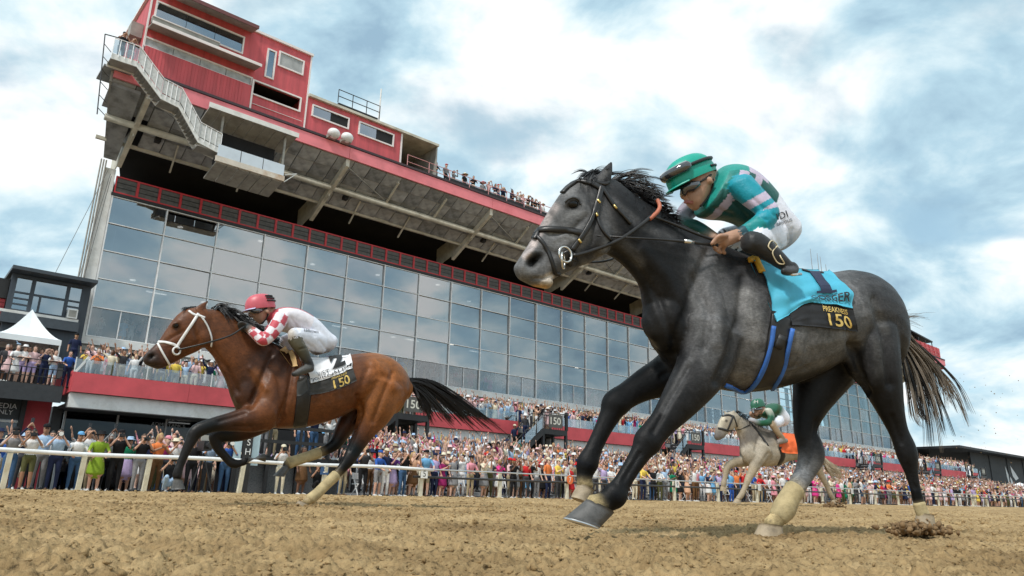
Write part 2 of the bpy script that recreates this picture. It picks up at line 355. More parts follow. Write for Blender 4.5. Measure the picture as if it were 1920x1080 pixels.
o = clod_mesh(np.stack([X, Y, Z], -1), sz, 'dirt_clods', DIRT); _props(o, 'loose clods of dirt strewn over the track', 'dirt', kind='stuff')
# ================================================================== the grandstand (frame F: t along the track, n away from it)
T0, W, NBAY, N0 = 7.75, 3.05, 34, 44.75
T1 = T0+W*NBAY; ZTOP, RH = 16.61, 1.66; ZBOT = ZTOP-5*RH
RED = mat('red_paint', (.52, .045, .06), .55, var=.10, scale=1.2, bump=.06, bscale=14, dirt=(.36, .04, .05))
RED2 = mat('red_paint_faded', (.62, .085, .10), .6, var=.14, scale=.8, bump=.06, dirt=(.45, .06, .07))
REDSID = mat('red_siding', (.58, .095, .11), .6, var=.16, scale=1.0, stretch=(3, 3, .25), dirt=(.40, .075, .085))
PINK = mat('fascia_red_pink', (.82, .23, .26), .55, var=.12, scale=.9, dirt=(.66, .15, .17))  # red fascia made paler and pinker, its lit look set in the colour
REDFR = mat('red_frame', (.55, .035, .045), .5, var=.1, scale=2)
WHITE = mat('white_paint', (.78, .78, .76), .5, var=.07, scale=2.5, dirt=(.55, .53, .48))
WHITEPINK = mat('white_trim', (.82, .76, .75), .5, var=.06, scale=3)
ALU = mat('aluminium', (.84, .84, .84), .4, .15, var=.08, scale=4)
GREYST = mat('grey_steel', (.34, .33, .30), .6, .1, var=.2, scale=2, dirt=(.24, .22, .19))
CREAM = mat('cream_steel', (.60, .57, .48), .6, var=.18, scale=1.6, dirt=(.36, .32, .24))
CONC = mat('soffit_concrete', (.40, .41, .42), .85, var=.30, scale=1.1, bump=.2, dirt=(.17, .155, .13))
CONC2 = mat('soffit_concrete_dark', (.27, .28, .29), .85, var=.34, scale=1.4, bump=.2, dirt=(.13, .12, .10))
BLACK = mat('black_paint', (.018, .018, .019), .5, var=.2, scale=3)
INTER = mat('dark_interior', (.016, .016, .018), .9, var=.2, scale=1)  # near-black colour stands in for the deep shade of recesses
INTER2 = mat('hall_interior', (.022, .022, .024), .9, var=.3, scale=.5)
SLATG = mat('louver_grey', (.115, .112, .108), .7, .2, var=.25, scale=3)
GLASS = glass_mat('hall_glass', (.50, .52, .54), .46, .012, (.72, .73, .735))
GLASSL = glass_mat('lower_hall_glass', (.80, .82, .83), .14, .012, (.8, .82, .84))
GLASSC = glass_mat('clear_glass', (.75, .80, .82), .10, .01)
GLASSB = glass_mat('cabin_glass', (.25, .30, .38), .28, .01, (.8, .9, 1))
LAMPW = mat('ceiling_lamp', (.9, .9, .85), .5, var=0, emit=(1, .95, .85), estr=3.0)

GS = thing('grandstand', 'long red and grey grandstand with tall glass front and overhanging roof', 'grandstand', (T0, N0, 0))
# --- glass front: each pane, mullion and transom its own piece
pane_me = MB().box(.03, W-.03, -.012, .012, .03, RH-.03).mesh('pane', GLASS)
half_me = MB().box(.03, W/2-.03, -.012, .012, .03, RH-.03).mesh('pane_half', GLASSL); low_me = MB().box(.03, W-.03, -.012, .012, .03, RH-.03).mesh('pane_low', GLASSL); GLASSE = glass_mat('end_hall_glass', (.80, .90, .93), .10, .012, (.8, .85, .88), .25); end_me = MB().box(.03, W-.03, -.012, .012, .03, RH-.03).mesh('pane_end', GLASSE)
thin_me = MB().box(-.032, .032, -.13, .05, 0, ZTOP-ZBOT).mesh('mullion', ALU)
thick_me = MB().box(-.04, .04, -.13, .05, 0, ZTOP-ZBOT).box(-.34, -.12, .12, .34, 0, ZTOP-ZBOT, 0).mesh('mullion_wide', ALU)
for i in range(NBAY+1):
    sub('mullion', GS, thick_me if i % 4 == 0 else thin_me, (T0+W*i, N0, ZBOT))
for j in range(6):
    tr_me = MB().box(0, T1-T0, -.10, -.03, -.024, .024).mesh('transom', ALU) if j == 0 else tr_me
    sub('transom', GS, tr_me, (T0, N0, ZBOT+RH*j+(.026 if j == 0 else (-.026 if j == 5 else 0))))
hm = MB().box(-.025, .025, -.06, -.013, .036, RH-.036).mesh('half_mullion', ALU)
for i in range(NBAY):
    for j in range(5):
        if j == 0 and i % 2 == 0:
            for k in (0, 1): sub('pane', GS, half_me, (T0+W*i+k*W/2, N0, ZBOT+RH*j))
            sub('half_mullion', GS, hm, (T0+W*(i+.5), N0, ZBOT))
        else:
            o = sub('pane', GS, (end_me if i > 23 else pane_me) if j else low_me, (T0+W*i, N0, ZBOT+RH*j)); o.rotation_euler = (random.gauss(0, .007), 0, random.gauss(0, .007))
# end wall strip at the left with downpipes
MB().box(T0-.62, T0-.06, N0-.12, N0+.5, ZBOT-.3, 18.2).build('corner_panel', WHITE, GS)
for k in range(3): MB().tube([(T0-.66-.13*k, N0-.2, ZBOT-.2), (T0-.66-.13*k, N0-.2, 18.6)], .045, 6).build('downpipe', GREYST, GS)
# --- hall behind the glass
TH = 80.0
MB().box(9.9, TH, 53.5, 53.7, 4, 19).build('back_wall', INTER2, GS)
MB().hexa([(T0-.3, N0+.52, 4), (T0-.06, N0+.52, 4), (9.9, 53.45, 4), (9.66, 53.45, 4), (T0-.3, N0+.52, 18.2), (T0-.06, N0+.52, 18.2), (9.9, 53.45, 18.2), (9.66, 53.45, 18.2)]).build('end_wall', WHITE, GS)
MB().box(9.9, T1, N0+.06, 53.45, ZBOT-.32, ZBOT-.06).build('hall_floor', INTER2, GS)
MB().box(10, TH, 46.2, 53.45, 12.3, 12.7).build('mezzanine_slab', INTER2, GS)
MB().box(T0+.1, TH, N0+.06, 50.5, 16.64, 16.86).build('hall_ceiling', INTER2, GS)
lamp = MB().tube([(0, 0, 0), (0, 0, .05)], .17, 10).mesh('ceiling_lamp', LAMPW)
for k in range(40):
    i = k*.8+.7
    if T0+i*W < TH: sub('ceiling_lamp', GS, lamp, (T0+i*W, N0+1.4+(k % 3)*1.1, 16.58 if k % 2 else 12.24))
strip = MB().box(-.6, .6, -.06, .06, 0, .05).mesh('strip_lamp', LAMPW)
for k in range(12): sub('strip_lamp', GS, strip, (T0+4+6.4*k, N0+3.3, 12.2))
# see-through far end: a second frame at the back
for i in range(24, NBAY+1): MB().box(T0+W*i-.16, T0+W*i+.16, 53.4, 53.8, ZBOT, ZTOP).build('rear_mullion', GREYST, GS)
for j in range(6): MB().box(TH, T1, 53.45, 53.6, ZBOT+RH*j-.06, ZBOT+RH*j+.06).build('rear_transom', GREYST, GS)
for i in range(26, NBAY+1, 2): MB().bar((T0+W*i+.2, N0+.3, ZBOT), (T0+W*i-.8, N0+1.1, ZTOP), .28, .28).build('raking_column', GREYST, GS)
MB().box(T1+.06, T1+.35, N0-.1, 53.8, 7, 17.9).build('end_frame', GREYST, GS)
# --- white ledge under the glass
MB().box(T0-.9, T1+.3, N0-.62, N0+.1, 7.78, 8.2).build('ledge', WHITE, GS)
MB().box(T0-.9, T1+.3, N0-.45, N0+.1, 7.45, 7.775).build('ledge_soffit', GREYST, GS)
# --- red framed louver panels above the glass
lv = MB(); w_ = W*.4
lv.box(.0, .07, -.10, 0, 0, 1.05, 0).box(w_-.07, w_-.003, -.10, 0, 0, 1.05, 0).box(.071, w_-.071, -.10, 0, 0, .08, 0).box(.071, w_-.071, -.10, 0, .97, 1.05, 0)
lv.box(.072, w_-.072, -.03, .0, .082, .968, 1)
for k in range(2): lv.box(.072, w_-.072, -.06, -.032, .36+.3*k, .395+.3*k, 2)
lvm = lv.mesh('louver_panel', [REDFR, SLATG, BLACK])
for k in range(int((T1-T0)/w_)): sub('louver_panel', GS, lvm, (T0+k*w_+.02, N0-.02, 16.82))
MB().box(T0-.1, T1, N0-.16, N0+.02, 16.63, 16.80).build('louver_sill', BLACK, GS)
# --- open gallery above, its deep shade given as near-black colour
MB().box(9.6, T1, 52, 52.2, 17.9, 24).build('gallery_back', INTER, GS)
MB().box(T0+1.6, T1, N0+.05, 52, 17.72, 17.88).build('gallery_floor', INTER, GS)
# --- roof: sloping soffit of panels on girders
ZF = 21.42; SL = (ZF-18.95)/(N0-40.0)
def zs(n): return ZF-(n-40.0)*SL
TL, TR_ = 5.9, 123.0
NI = 43.6
nrow = 4; dn = (NI-40.05)/nrow
var_me = []
for v in range(12):
    pw = 1.22 if v < 6 else 2.44
    rng = random.Random(v); m_ = MB(); g = .022
    dz = [rng.uniform(-.05, .02) for _ in range(4)]
    m_.hexa([(g, g, 0+dz[0]), (pw-g, g, dz[1]), (pw-g, dn-g, -dn*SL+dz[2]), (g, dn-g, -dn*SL+dz[3]), (g, g, .1), (pw-g, g, .1), (pw-g, dn-g, -dn*SL+.1), (g, dn-g, -dn*SL+.1)])
    var_me.append(m_.mesh('soffit_panel', CONC if v % 3 else CONC2))
pt = TL; k_ = 0
while pt < TR_-.5:
    pw = 1.22 if pt < 44 else 2.44
    for j in range(nrow):
        if k_ < 2 and j > 1: continue
        sub('soffit_panel', GS, var_me[random.randrange(6)+(0 if pt < 44 else 6)], (pt, 40.05+j*dn, zs(40.05+j*dn)))
    pt += pw; k_ += 1
MB().hexa([(TL, 40.02, zs(40)+.16), (TR_, 40.02, zs(40)+.16), (TR_, 52, zs(46)+.4), (9.7, 52, zs(46)+.4), (TL, 40.02, 22.2), (TR_, 40.02, 22.2), (TR_, 52.3, 22.2), (9.7, 52.3, 22.2)]).build('roof_deck', INTER, GS)  # underside coloured near-black to deepen the shade under the roof
for k in range(10):
    t = T0+.05+k*12.2
    if t > TR_: break
    MB().hexa([(t-.13, 40.0, ZF-.52), (t+.13, 40.0, ZF-.52), (t+.13, N0, 18.45), (t-.13, N0, 18.45), (t-.13, 40.0, ZF-.02), (t+.13, 40.0, ZF-.02), (t+.13, N0, 18.9), (t-.13, N0, 18.9)]).build('girder', CREAM, GS)
    MB().hexa([(t-.03, 42.3, zs(42.3)-.7), (t+.03, 42.3, zs(42.3)-.7), (t+.03, 47, 18.3), (t-.03, 47, 18.3), (t-.03, 42.3, zs(42.3)), (t+.03, 42.3, zs(42.3)), (t+.03, 47, 20.2), (t-.03, 47, 20.2)]).build('girder_web', CREAM, GS)
    for q in (4.1, 8.2):
        if t+q < TR_:
            MB().bar((t+q, 40.3, zs(40.3)-.12), (t+q+.1, 42.0, zs(42.0)-.22), .13, .16).build('strut', CREAM, GS)
            MB().bar((t+q-1.6, 42.6, zs(42.6)-.12), (t+q-1.4, 44.4, zs(44.4)-.25), .09, .1).build('strut', CREAM, GS)
    MB().bar((t+.2, 40.4, zs(40.4)-.15), (t+4.0, 41.9, zs(41.9)-.15), .07, .07).build('brace', GREYST, GS)
    MB().box(t+1.2, t+1.5, 42.4, 42.8, zs(42.6)-.32, zs(42.6)-.02).build('speaker_box', BLACK, GS)
MB().tube([(TL+.3, 42.05, zs(42.05)-.30), (TR_-.3, 42.05, zs(42.05)-.30)], .2, 10).build('pipe_beam', CREAM, GS, smooth=True)
MB().bar((TL+.3, NI+.1, zs(NI+.1)-.02), (TR_-.3, NI+.1, zs(NI+.1)-.02), .16, .2).build('edge_beam', CREAM, GS)
# fascia boards, one per structural bay
for k in range(-1, 10):
    a = max(TL, T0+.05+k*12.2); b = min(TR_, T0+.05+(k+1)*12.2)
    if b > a: MB().box(a+.012, b-.012, 39.86, 39.99, ZF, ZF+.80).build('fascia_board', PINK, GS)
MB().box(TL, TR_, 39.80, 40.2, ZF+.83, ZF+.98).build('gutter', mat('gutter', (.05, .03, .035), .6), GS)
MB().hexa([(TL-.12, 40.0, ZF-.25), (TL, 40.0, ZF-.25), (7.1, 45, 18.9), (6.98, 45, 18.9), (TL-.12, 40.0, ZF+.82), (TL, 40.0, ZF+.82), (7.1, 45, ZF+.75), (6.98, 45, ZF+.75)]).build('end_fascia', GREYST, GS)
MB().hexa([(TL+.02, 40.2, zs(40.2)-.25), (TL+1.5, 40.2, zs(40.2)-.25), (TL+1.7, 44.6, zs(44.6)-.3), (TL+1.1, 44.6, zs(44.6)-.3), (TL+.02, 40.2, zs(40.2)-.06), (TL+1.5, 40.2, zs(40.2)-.06), (TL+1.7, 44.6, zs(44.6)-.06), (TL+1.1, 44.6, zs(44.6)-.06)]).build('end_soffit', CONC2, GS)
MB().box(TR_-.15, TR_-.01, 40.0, 46, ZF-.5, ZF+.85).build('end_fascia', PINK, GS)

# --- roof railing on the deck, right of the cabins
RAILP = mat('rail_pink', (.62, .30, .30), .5, .1, var=.1)
rail = thing('roof_railing', 'pink pipe railing along the roof edge in front of the spectators', 'railing', (27.5, 40.3, 22.4))
for k in range(53):
    t = 24.7+k*1.85
    if t < TR_: MB().tube([(t, 40.3, 22.4), (t, 40.3, 23.5)], .028, 6).build('post', RAILP, rail)
for z in (22.95, 23.48): MB().tube([(24.7, 40.3, z), (TR_-.2, 40.3, z)], .026, 6).build('rail', RAILP, rail)
MB().box(24.7, TR_-.2, 40.33, 40.36, 22.42, 22.62).build('kick_board', RED, rail)
MB().box(28.2, TR_-.2, 40.48, 40.52, 22.4, 23.0).top('roof_windbreak', BLACK, 'long low black screen on the roof deck behind the pink railing', 'screen', (28.2, 40.5, 22.4))

# --- red cabins on the roof
def wall_window(parent, px4, n, frame=WHITEPINK, fill=GLASSB, fw=.10, deep=.5, name='window', pane=True, fill2=None):
    """A framed opening from its photograph corners TL, TR, BR, BL on the wall plane n."""
    q = [at(x, y, n) for x, y in px4]
    t0, t1 = (q[0][0]+q[3][0])/2, (q[1][0]+q[2][0])/2; z0, z1 = (q[2][1]+q[3][1])/2, (q[0][1]+q[1][1])/2
    fr = MB(); d = .09
    fr.box(t0-fw, t0, n-d, n+.03, z0-fw, z1+fw).box(t1, t1+fw, n-d, n+.03, z0-fw, z1+fw).box(t0+.002, t1-.002, n-d+.004, n+.03, z0-fw, z0).box(t0+.002, t1-.002, n-d+.004, n+.03, z1, z1+fw)
    w = fr.build(name, frame, parent)
    if pane:
        np_ = max(1, round((t1-t0)/1.5))
        for k in range(np_):
            a = t0+(t1-t0)*k/np_; b = t0+(t1-t0)*(k+1)/np_
            MB().box(a+.012, b-.012, n-.025, n-.012, z0+.004, z1-.004).build('pane', fill if not (fill2 and k == np_-1) else fill2, w)
    return t0, t1, z0, z1
def wall_with_holes(parent, name, t0, t1, z0, z1, n, holes, material, thick=.14):
    """Vertical wall facing the track with rectangular openings."""
    ts = sorted({t0, t1, *[h[0] for h in holes], *[h[1] for h in holes]}); zz = sorted({z0, z1, *[h[2] for h in holes], *[h[3] for h in holes]})
    m_ = MB()
    for a, b in zip(ts[:-1], ts[1:]):
        for c, d in zip(zz[:-1], zz[1:]):
            tm, zm = (a+b)/2, (c+d)/2
            if tm < t0 or tm > t1 or zm < z0 or zm > z1: continue
            if any(h[0] < tm < h[1] and h[2] < zm < h[3] for h in holes): continue
            m_.box(a, b, n, n+thick, c, d)
    return m_.build(name, material, parent)
PBX = thing('press_box', 'tall red clapboard cabin with ribbon windows on the left end of the roof', 'cabin', (7.2, 40.6, 22.42))
nA = 40.6
h1 = wall_window(PBX, [(297, 4), (456, 73), (451, 101), (291, 31)], nA, fill=GLASSB)
h2 = wall_window(PBX, [(274, 72), (469, 147), (470, 158), (270, 87)], nA, fill=mat('curtained_glass', (.42, .46, .48), .25, var=.3, scale=1.5))
h3 = wall_window(PBX, [(505, 95), (516, 99), (509, 147), (497, 142)], nA, fill=GLASSB)
h4 = wall_window(PBX, [(526, 100), (568, 116), (565, 139), (523, 122)], nA, fill=mat('dusty_glass', (.36, .37, .37), .3, var=.25, scale=1.2))
h5 = wall_window(PBX, [(474, 152), (562, 185), (560, 207), (471, 175)], nA, pane=False)
wall_with_holes(PBX, 'front_wall', 7.2, 16.95, 22.45, 28.1, nA, [h1, h2, h3, h4, h5], REDSID)
MB().box(7.2, 7.34, nA+.15, 47, 22.45, 28.1).build('side_wall', REDSID, PBX); MB().box(16.81, 16.95, nA+.15, 47, 22.45, 28.1).build('side_wall', REDSID, PBX)
MB().box(7.35, 16.8, 44.5, 44.6, 22.45, 28.0).build('inner_wall', INTER2, PBX); MB().box(7.35, 16.8, nA+.15, 44.5, 22.45, 22.6).build('floor', INTER2, PBX)
MB().box(7.35, 16.8, nA+.15, 44.5, 25.05, 25.2).build('floor', INTER2, PBX)
MB().box(7.05, 17.1, nA-.14, 47.2, 28.1, 28.26).build('roof', WHITEPINK, PBX)
for t in (7.12, 16.96): MB().box(t, t+.09, nA-.06, nA+.02, 22.45, 28.095).build('corner_trim', WHITEPINK, PBX)
def awning(parent, z, ta, tb, d=1.0, hgt=.16, drop=.25, name='awning', edge=WHITEPINK, under=GREYST):
    a = MB().hexa([(ta, nA-d, z-drop), (tb, nA-d, z-drop), (tb, nA-.02, z), (ta, nA-.02, z), (ta, nA-d, z-drop+.05), (tb, nA-d, z-drop+.05), (tb, nA-.02, z+.08), (ta, nA-.02, z+.08)]).build(name, under, parent)
    MB().box(ta-.02, tb+.02, nA-d-.05, nA-d, z-drop-.02, z-drop+hgt).build('awning_edge', edge, a)
awning(PBX, h1[3]+.62, 7.7, h1[1]+.5, 1.1, .22, .3, edge=mat('awning_brown', (.16, .06, .06), .7))
awning(PBX, h2[3]+.62, 7.2, h2[1]+.15, 1.15, .16, .25)
for k in range(5):
    a = h1[0]+(h1[1]-h1[0])*.16*k
    MB().box(a, a+.06, nA-.3, nA-.02, h1[2]-.75, h1[2]-.1).build('bracket', WHITEPINK, PBX)
MB().box(h1[0]-.2, h1[0]+(h1[1]-h1[0])*.72, nA-.38, nA-.05, h1[2]-.16, h1[2]-.1).build('shelf', WHITEPINK, PBX)
MB().box(h1[0]-.2, h1[0]+(h1[1]-h1[0])*.72, nA-.34, nA-.06, h1[2]-.5, h1[2]-.165).build('shelf_box', GREYST, PBX)
MB().box(h2[1]+.05, h2[1]+.16, nA-.28, nA-.19, 22.5, h2[2]+.3).build('corner_trim', WHITEPINK, PBX)
MB().box(7.24, h2[1]+.04, nA-.24, nA-.14, 22.5, h2[2]-.12).build('lower_wall', REDSID, PBX)
for k in range(30):
    t = 7.4+k*.185
    if t < h2[1]: MB().box(t, t+.02, nA-.255, nA-.241, 22.5, h2[2]-.13).build('batten', REDSID, PBX)
MB().box(6.55, 7.18, 41.6, 42.4, 25.3, 26.2).build('air_conditioner', GREYST, PBX)
MB().box(h2[1]+.2, 16.8, nA-.06, nA-.03, h5[2]-.7, h5[2]-.67).build('conduit', WHITEPINK, PBX)

CAB = thing('roof_cabin', 'low red cabin with two sliding windows beside the tall press box', 'cabin', (17.0, 40.6, 22.42))
g1 = wall_window(CAB, [(588, 198), (653, 225), (650, 240), (586, 216)], nA, fill=GLASSC if False else GLASSB, fill2=INTER)
g2 = wall_window(CAB, [(675, 231), (737, 254), (734, 273), (673, 250)], nA, fill=GLASSB, fill2=INTER)
wall_with_holes(CAB, 'front_wall', 17.06, 24.2, 22.45, 25.1, nA, [g1, g2], REDSID)
MB().box(17.06, 27.4, nA-.2, 46.5, 25.12, 25.3).build('roof', CREAM, CAB)
MB().box(17.06, 27.4, 45, 45.1, 22.45, 25.1).build('back_wall', INTER, CAB)
MB().box(24.22, 24.34, nA-.04, 45, 22.45, 25.1).build('corner_trim', WHITEPINK, CAB); MB().box(27.28, 27.4, nA, 45, 22.45, 25.1).build('side_wall', GREYST, CAB)
PLT = thing('roof_platform', 'small black platform with pipe railing on the cabin roof', 'platform', (20.2, 42, 25.3))
for a in np.linspace(19.6, 22.6, 7): MB().box(a, a+.08, 41.4, 43, 25.31, 25.95).build('panel_post', BLACK, PLT)
MB().box(19.6, 22.7, 41.38, 43, 25.96, 26.06).build('deck', BLACK, PLT)
for a in (19.5, 20.6, 21.7, 22.75): MB().tube([(a, 41.3, 26.0), (a, 41.3, 27.0)], .03, 6).build('post', BLACK, PLT)
for z in (26.5, 27.0): MB().tube([(19.5, 41.3, z), (22.75, 41.3, z)], .03, 6).build('rail', BLACK, PLT)
MB().tube([(22.9, 41.6, 25.3), (22.9, 41.6, 28.6)], [.07, .05], 8).top('roof_antenna', WHITE, 'short white antenna beside the railed roof platform', 'antenna', (22.9, 41.6, 25.3))
for k, (x, y) in enumerate(((626, 250), (651, 258))):
    t, z = at(x, y, 39.4)
    dsh = thing('roof_floodlight', ('left' if k == 0 else 'right')+' of two round white floodlights below the cabin window', 'floodlight', (t, 39.4, 22.4), group='white floodlights on the roof edge')
    MB().ball((t, 39.4, z), (.42, .36, .34), nu=14, nv=9).build('lamp_bowl', mat('lamp_white', (.8, .8, .8), .3, var=.05), dsh, smooth=True)
    MB().box(t-.06, t+.06, 39.35, 39.95, 22.35, z-.2).build('bracket', BLACK, dsh); MB().box(t-.3, t+.3, 39.3, 39.85, 22.25, 22.5).build('ballast_box', GREYST, dsh)

# --- white outside stair and hanging camera platform at the left end of the roof
def tz(px, py, n): return at(px, py, n)
nS = 38.7; MESHG = mat('guard_mesh', (.60, .60, .58), .5, .2, var=.15)
ST = thing('roof_stair', 'white steel stair running down in front of the red cabins', 'stair', (*[tz(212, 105, nS)[0]], nS, tz(212, 105, nS)[1]))
path = [(209, 104), (257, 120), (302, 180), (336, 197), (372, 262), (412, 283)]
PT = [tz(x, y, nS) for x, y in path]
for k in range(5):
    (a, za), (b, zb) = PT[k], PT[k+1]
    for nn in (nS, nS+.95): MB().hexa([(a, nn, za-.16), (b, nn, zb-.16), (b, nn+.06, zb-.16), (a, nn+.06, za-.16), (a, nn, za+.16), (b, nn, zb+.16), (b, nn+.06, zb+.16), (a, nn+.06, za+.16)]).build('stringer', WHITE, ST)
    if k % 2 == 1:
        nst = 9
        for q in range(nst):
            u = (q+.5)/nst; t_, z_ = a+(b-a)*u, za+(zb-za)*u
            MB().box(t_-.14, t_+.14, nS+.07, nS+.94, z_-.03, z_).build('tread', GREYST, ST)
    else: MB().box(a+.01, b-.01, nS+.07, nS+.94, min(za, zb)-.06, min(za, zb)).build('landing', GREYST, ST)
    nps = 4
    for q in range(nps+1):
        u = q/nps; t_, z_ = a+(b-a)*u, za+(zb-za)*u
        MB().tube([(t_, nS-.03, z_), (t_, nS-.03, z_+1.05)], .022, 6).build('post', ALU, ST)
    MB().tube([(a, nS-.03, za+1.05), (b, nS-.03, zb+1.05)], .025, 6).build('handrail', ALU, ST)
    MB().hexa([(a+.03, nS-.012, za+.2), (b-.03, nS-.012, zb+.2), (b-.03, nS, zb+.2), (a+.03, nS, za+.2), (a+.03, nS-.012, za+1.0), (b-.03, nS-.012, zb+1.0), (b-.03, nS, zb+1.0), (a+.03, nS, za+1.0)]).build('guard_panel', GLASSC if k == 0 else MESHG, ST)
(a, za), _ = PT[0], 0
MB().box(a-.1, PT[1][0], nS+1.02, 41.5, za-.12, za-.02).build('landing_slab', CONC2, ST)
lt_, lb_ = tz(197, 64, nS), tz(182, 214, nS)
MB().tube([(lb_[0], nS, lb_[1]), (lt_[0], nS, lt_[1])], .03, 6).build('ladder_rail', BLACK, ST)
for k in range(6):
    u = .08+.16*k; q0 = (lb_[0]+(lt_[0]-lb_[0])*u, nS, lb_[1]+(lt_[1]-lb_[1])*u); MB().tube([q0, (q0[0]+.45, nS+.5, q0[2]-.05)], .02, 5).build('rung', BLACK, ST)
MB().tube([(lt_[0], nS, lt_[1]), (a+.2, nS, za+1.15), (PT[1][0], nS, za+1.0)], .028, 6).build('handrail', BLACK, ST)

CP = thing('camera_platform', 'hanging white panelled camera platform under a small white canopy', 'platform', (tz(470, 300, nS)[0], nS, tz(470, 320, nS)[1]))
p1, p2, p3, p4 = tz(409, 272, nS), tz(534, 309, nS), tz(531, 331, nS), tz(407, 291, nS)
for k in range(3):
    u0, u1 = k/3+.006, (k+1)/3-.006
    ta, tb = p1[0]+(p2[0]-p1[0])*u0, p1[0]+(p2[0]-p1[0])*u1
    zt = (p1[1]+p2[1])/2; zb = (p3[1]+p4[1])/2
    MB().box(ta, tb, nS-.06, nS-.01, zb, zt).build('side_panel', mat('panel_blue_white', (.62, .70, .78), .35, var=.08, scale=1.2), CP)
MB().box(p1[0]-.05, p2[0]+.05, nS-.08, nS+.04, zb-.34, zb-.01).build('rust_band', mat('rusty_white', (.66, .60, .52), .6, var=.1, scale=2.5, dirt=(.42, .22, .08)), CP)
for k in range(6):
    u = k/6; ta = p1[0]+(p2[0]-p1[0])*u; tb = p1[0]+(p2[0]-p1[0])*(u+1/6)
    MB().hexa([(ta+.02, nS+.05, zb-.4), (tb-.02, nS+.05, zb-.4), (tb-.02, nS+1.9, zb-.75), (ta+.02, nS+1.9, zb-.75), (ta+.02, nS+.05, zb-.32), (tb-.02, nS+.05, zb-.32), (tb-.02, nS+1.9, zb-.67), (ta+.02, nS+1.9, zb-.67)]).build('floor_board', GREYST, CP)
for t_ in (p1[0]+.1, p2[0]-.1):
    MB().box(t_-.06, t_+.06, nS+.1, nS+.22, zb, zt+2.0).build('post', GREYST, CP)
    MB().bar((t_, nS+.1, zb-.3), (t_, nS+1.6, zb+1.3), .08, .08).build('brace', GREYST, CP)
c1, c2 = tz(395, 192, nS-.3), tz(558, 258, nS-.3); zc_ = (c1[1]+c2[1])/2
for k in range(8):
    ta = c1[0]+(c2[0]-c1[0])*k/8; tb = c1[0]+(c2[0]-c1[0])*(k+1)/8
    MB().hexa([(ta+.015, nS-.3, zc_-.1), (tb-.015, nS-.3, zc_-.1), (tb-.015, nS+1.7, zc_-.5), (ta+.015, nS+1.7, zc_-.5), (ta+.015, nS-.3, zc_), (tb-.015, nS-.3, zc_), (tb-.015, nS+1.7, zc_-.4), (ta+.015, nS+1.7, zc_-.4)]).build('canopy_board', GREYST, CP)
MB().box(c1[0]-.06, c2[0]+.06, nS-.36, nS-.305, zc_-.16, zc_+.14).build('canopy_edge', WHITE, CP)
MB().box(p1[0]+.2, p2[0]-.2, nS+1.3, nS+1.36, zb, zc_-.6).build('back_cloth', INTER, CP)
MB().bar((p2[0]+.06, nS+.0, zb+.1), (p2[0]+.9, nS+.3, zb+.55), .06, .06).build('outrigger', WHITE, CP)
MB().bar((p2[0]+.06, nS+.0, zb-.35), (p2[0]+.9, nS+.3, zb+.55), .05, .05).build('outrigger', WHITE, CP)

# --- balcony with red front, in lengths between the stairs
NB_, ZB0, ZB1 = 38.0, 4.45, 5.35
stair_t = [25.0, 36.7, 53.0, 70.0, 87.6, 105.0, 122.0]
BAL = thing('balcony', 'first floor balcony with red front and glass guard along the grandstand', 'balcony', (6.4, NB_, ZB0))
MB().box(6.6, 124, NB_+.14, N0-.1, 4.62, 4.9).build('floor_slab', CONC2, BAL)
edges = [6.4]+[x for s in stair_t for x in (s-3.2, s+.15)]+[124]
GPOST = mat('guard_post', (.72, .72, .70), .4, .3, var=.05)
for a, b in zip(edges[0::2], edges[1::2]):
    n_ = max(1, round((b-a)/5.0))
    for k in range(n_):
        q0, q1 = a+(b-a)*k/n_+.006, a+(b-a)*(k+1)/n_-.006
        MB().box(q0, q1, NB_, NB_+.12, ZB0, ZB1).build('red_panel', RED2, BAL)
    n_ = max(1, round((b-a)/1.5))
    for k in range(n_):
        q0, q1 = a+(b-a)*k/n_+.03, a+(b-a)*(k+1)/n_-.03
        MB().box(q0, q1, NB_+.04, NB_+.055, ZB1+.02, ZB1+.62).build('glass_panel', GLASSC, BAL)
    for k in range(n_+1):
        q0 = a+(b-a)*k/n_
        if k % 2 == 0: MB().box(q0-.025, q0+.025, NB_+.02, NB_+.07, ZB1+.001, ZB1+.68).build('guard_post', GPOST, BAL)
    MB().box(a+.05, b-.05, NB_+.3, NB_+.75, 3.78, 4.44).build('white_beam', WHITE, BAL)
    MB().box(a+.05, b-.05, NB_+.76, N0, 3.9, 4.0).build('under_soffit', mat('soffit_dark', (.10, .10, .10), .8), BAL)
MB().box(6.4, 6.5, NB_+.13, N0-.7, ZB0, ZB1+.1).build('end_panel', RED2, BAL)
MB().bar((6.45, NB_+.06, ZB1), (6.9, NB_+.1, ZB1+.75), .1, .1).build('end_post', WHITE, BAL)
for k in range(15): MB().box(10+8*k, 10.16+8*k, NB_+5.4, NB_+5.56, 4.9, 7.44).build('column', WHITE, BAL)
MB().box(6.7, 124, N0-.3, N0-.2, 4.9, 7.44).build('rear_wall', mat('rear_wall', (.30, .30, .30), .7, var=.3, scale=.6), BAL)
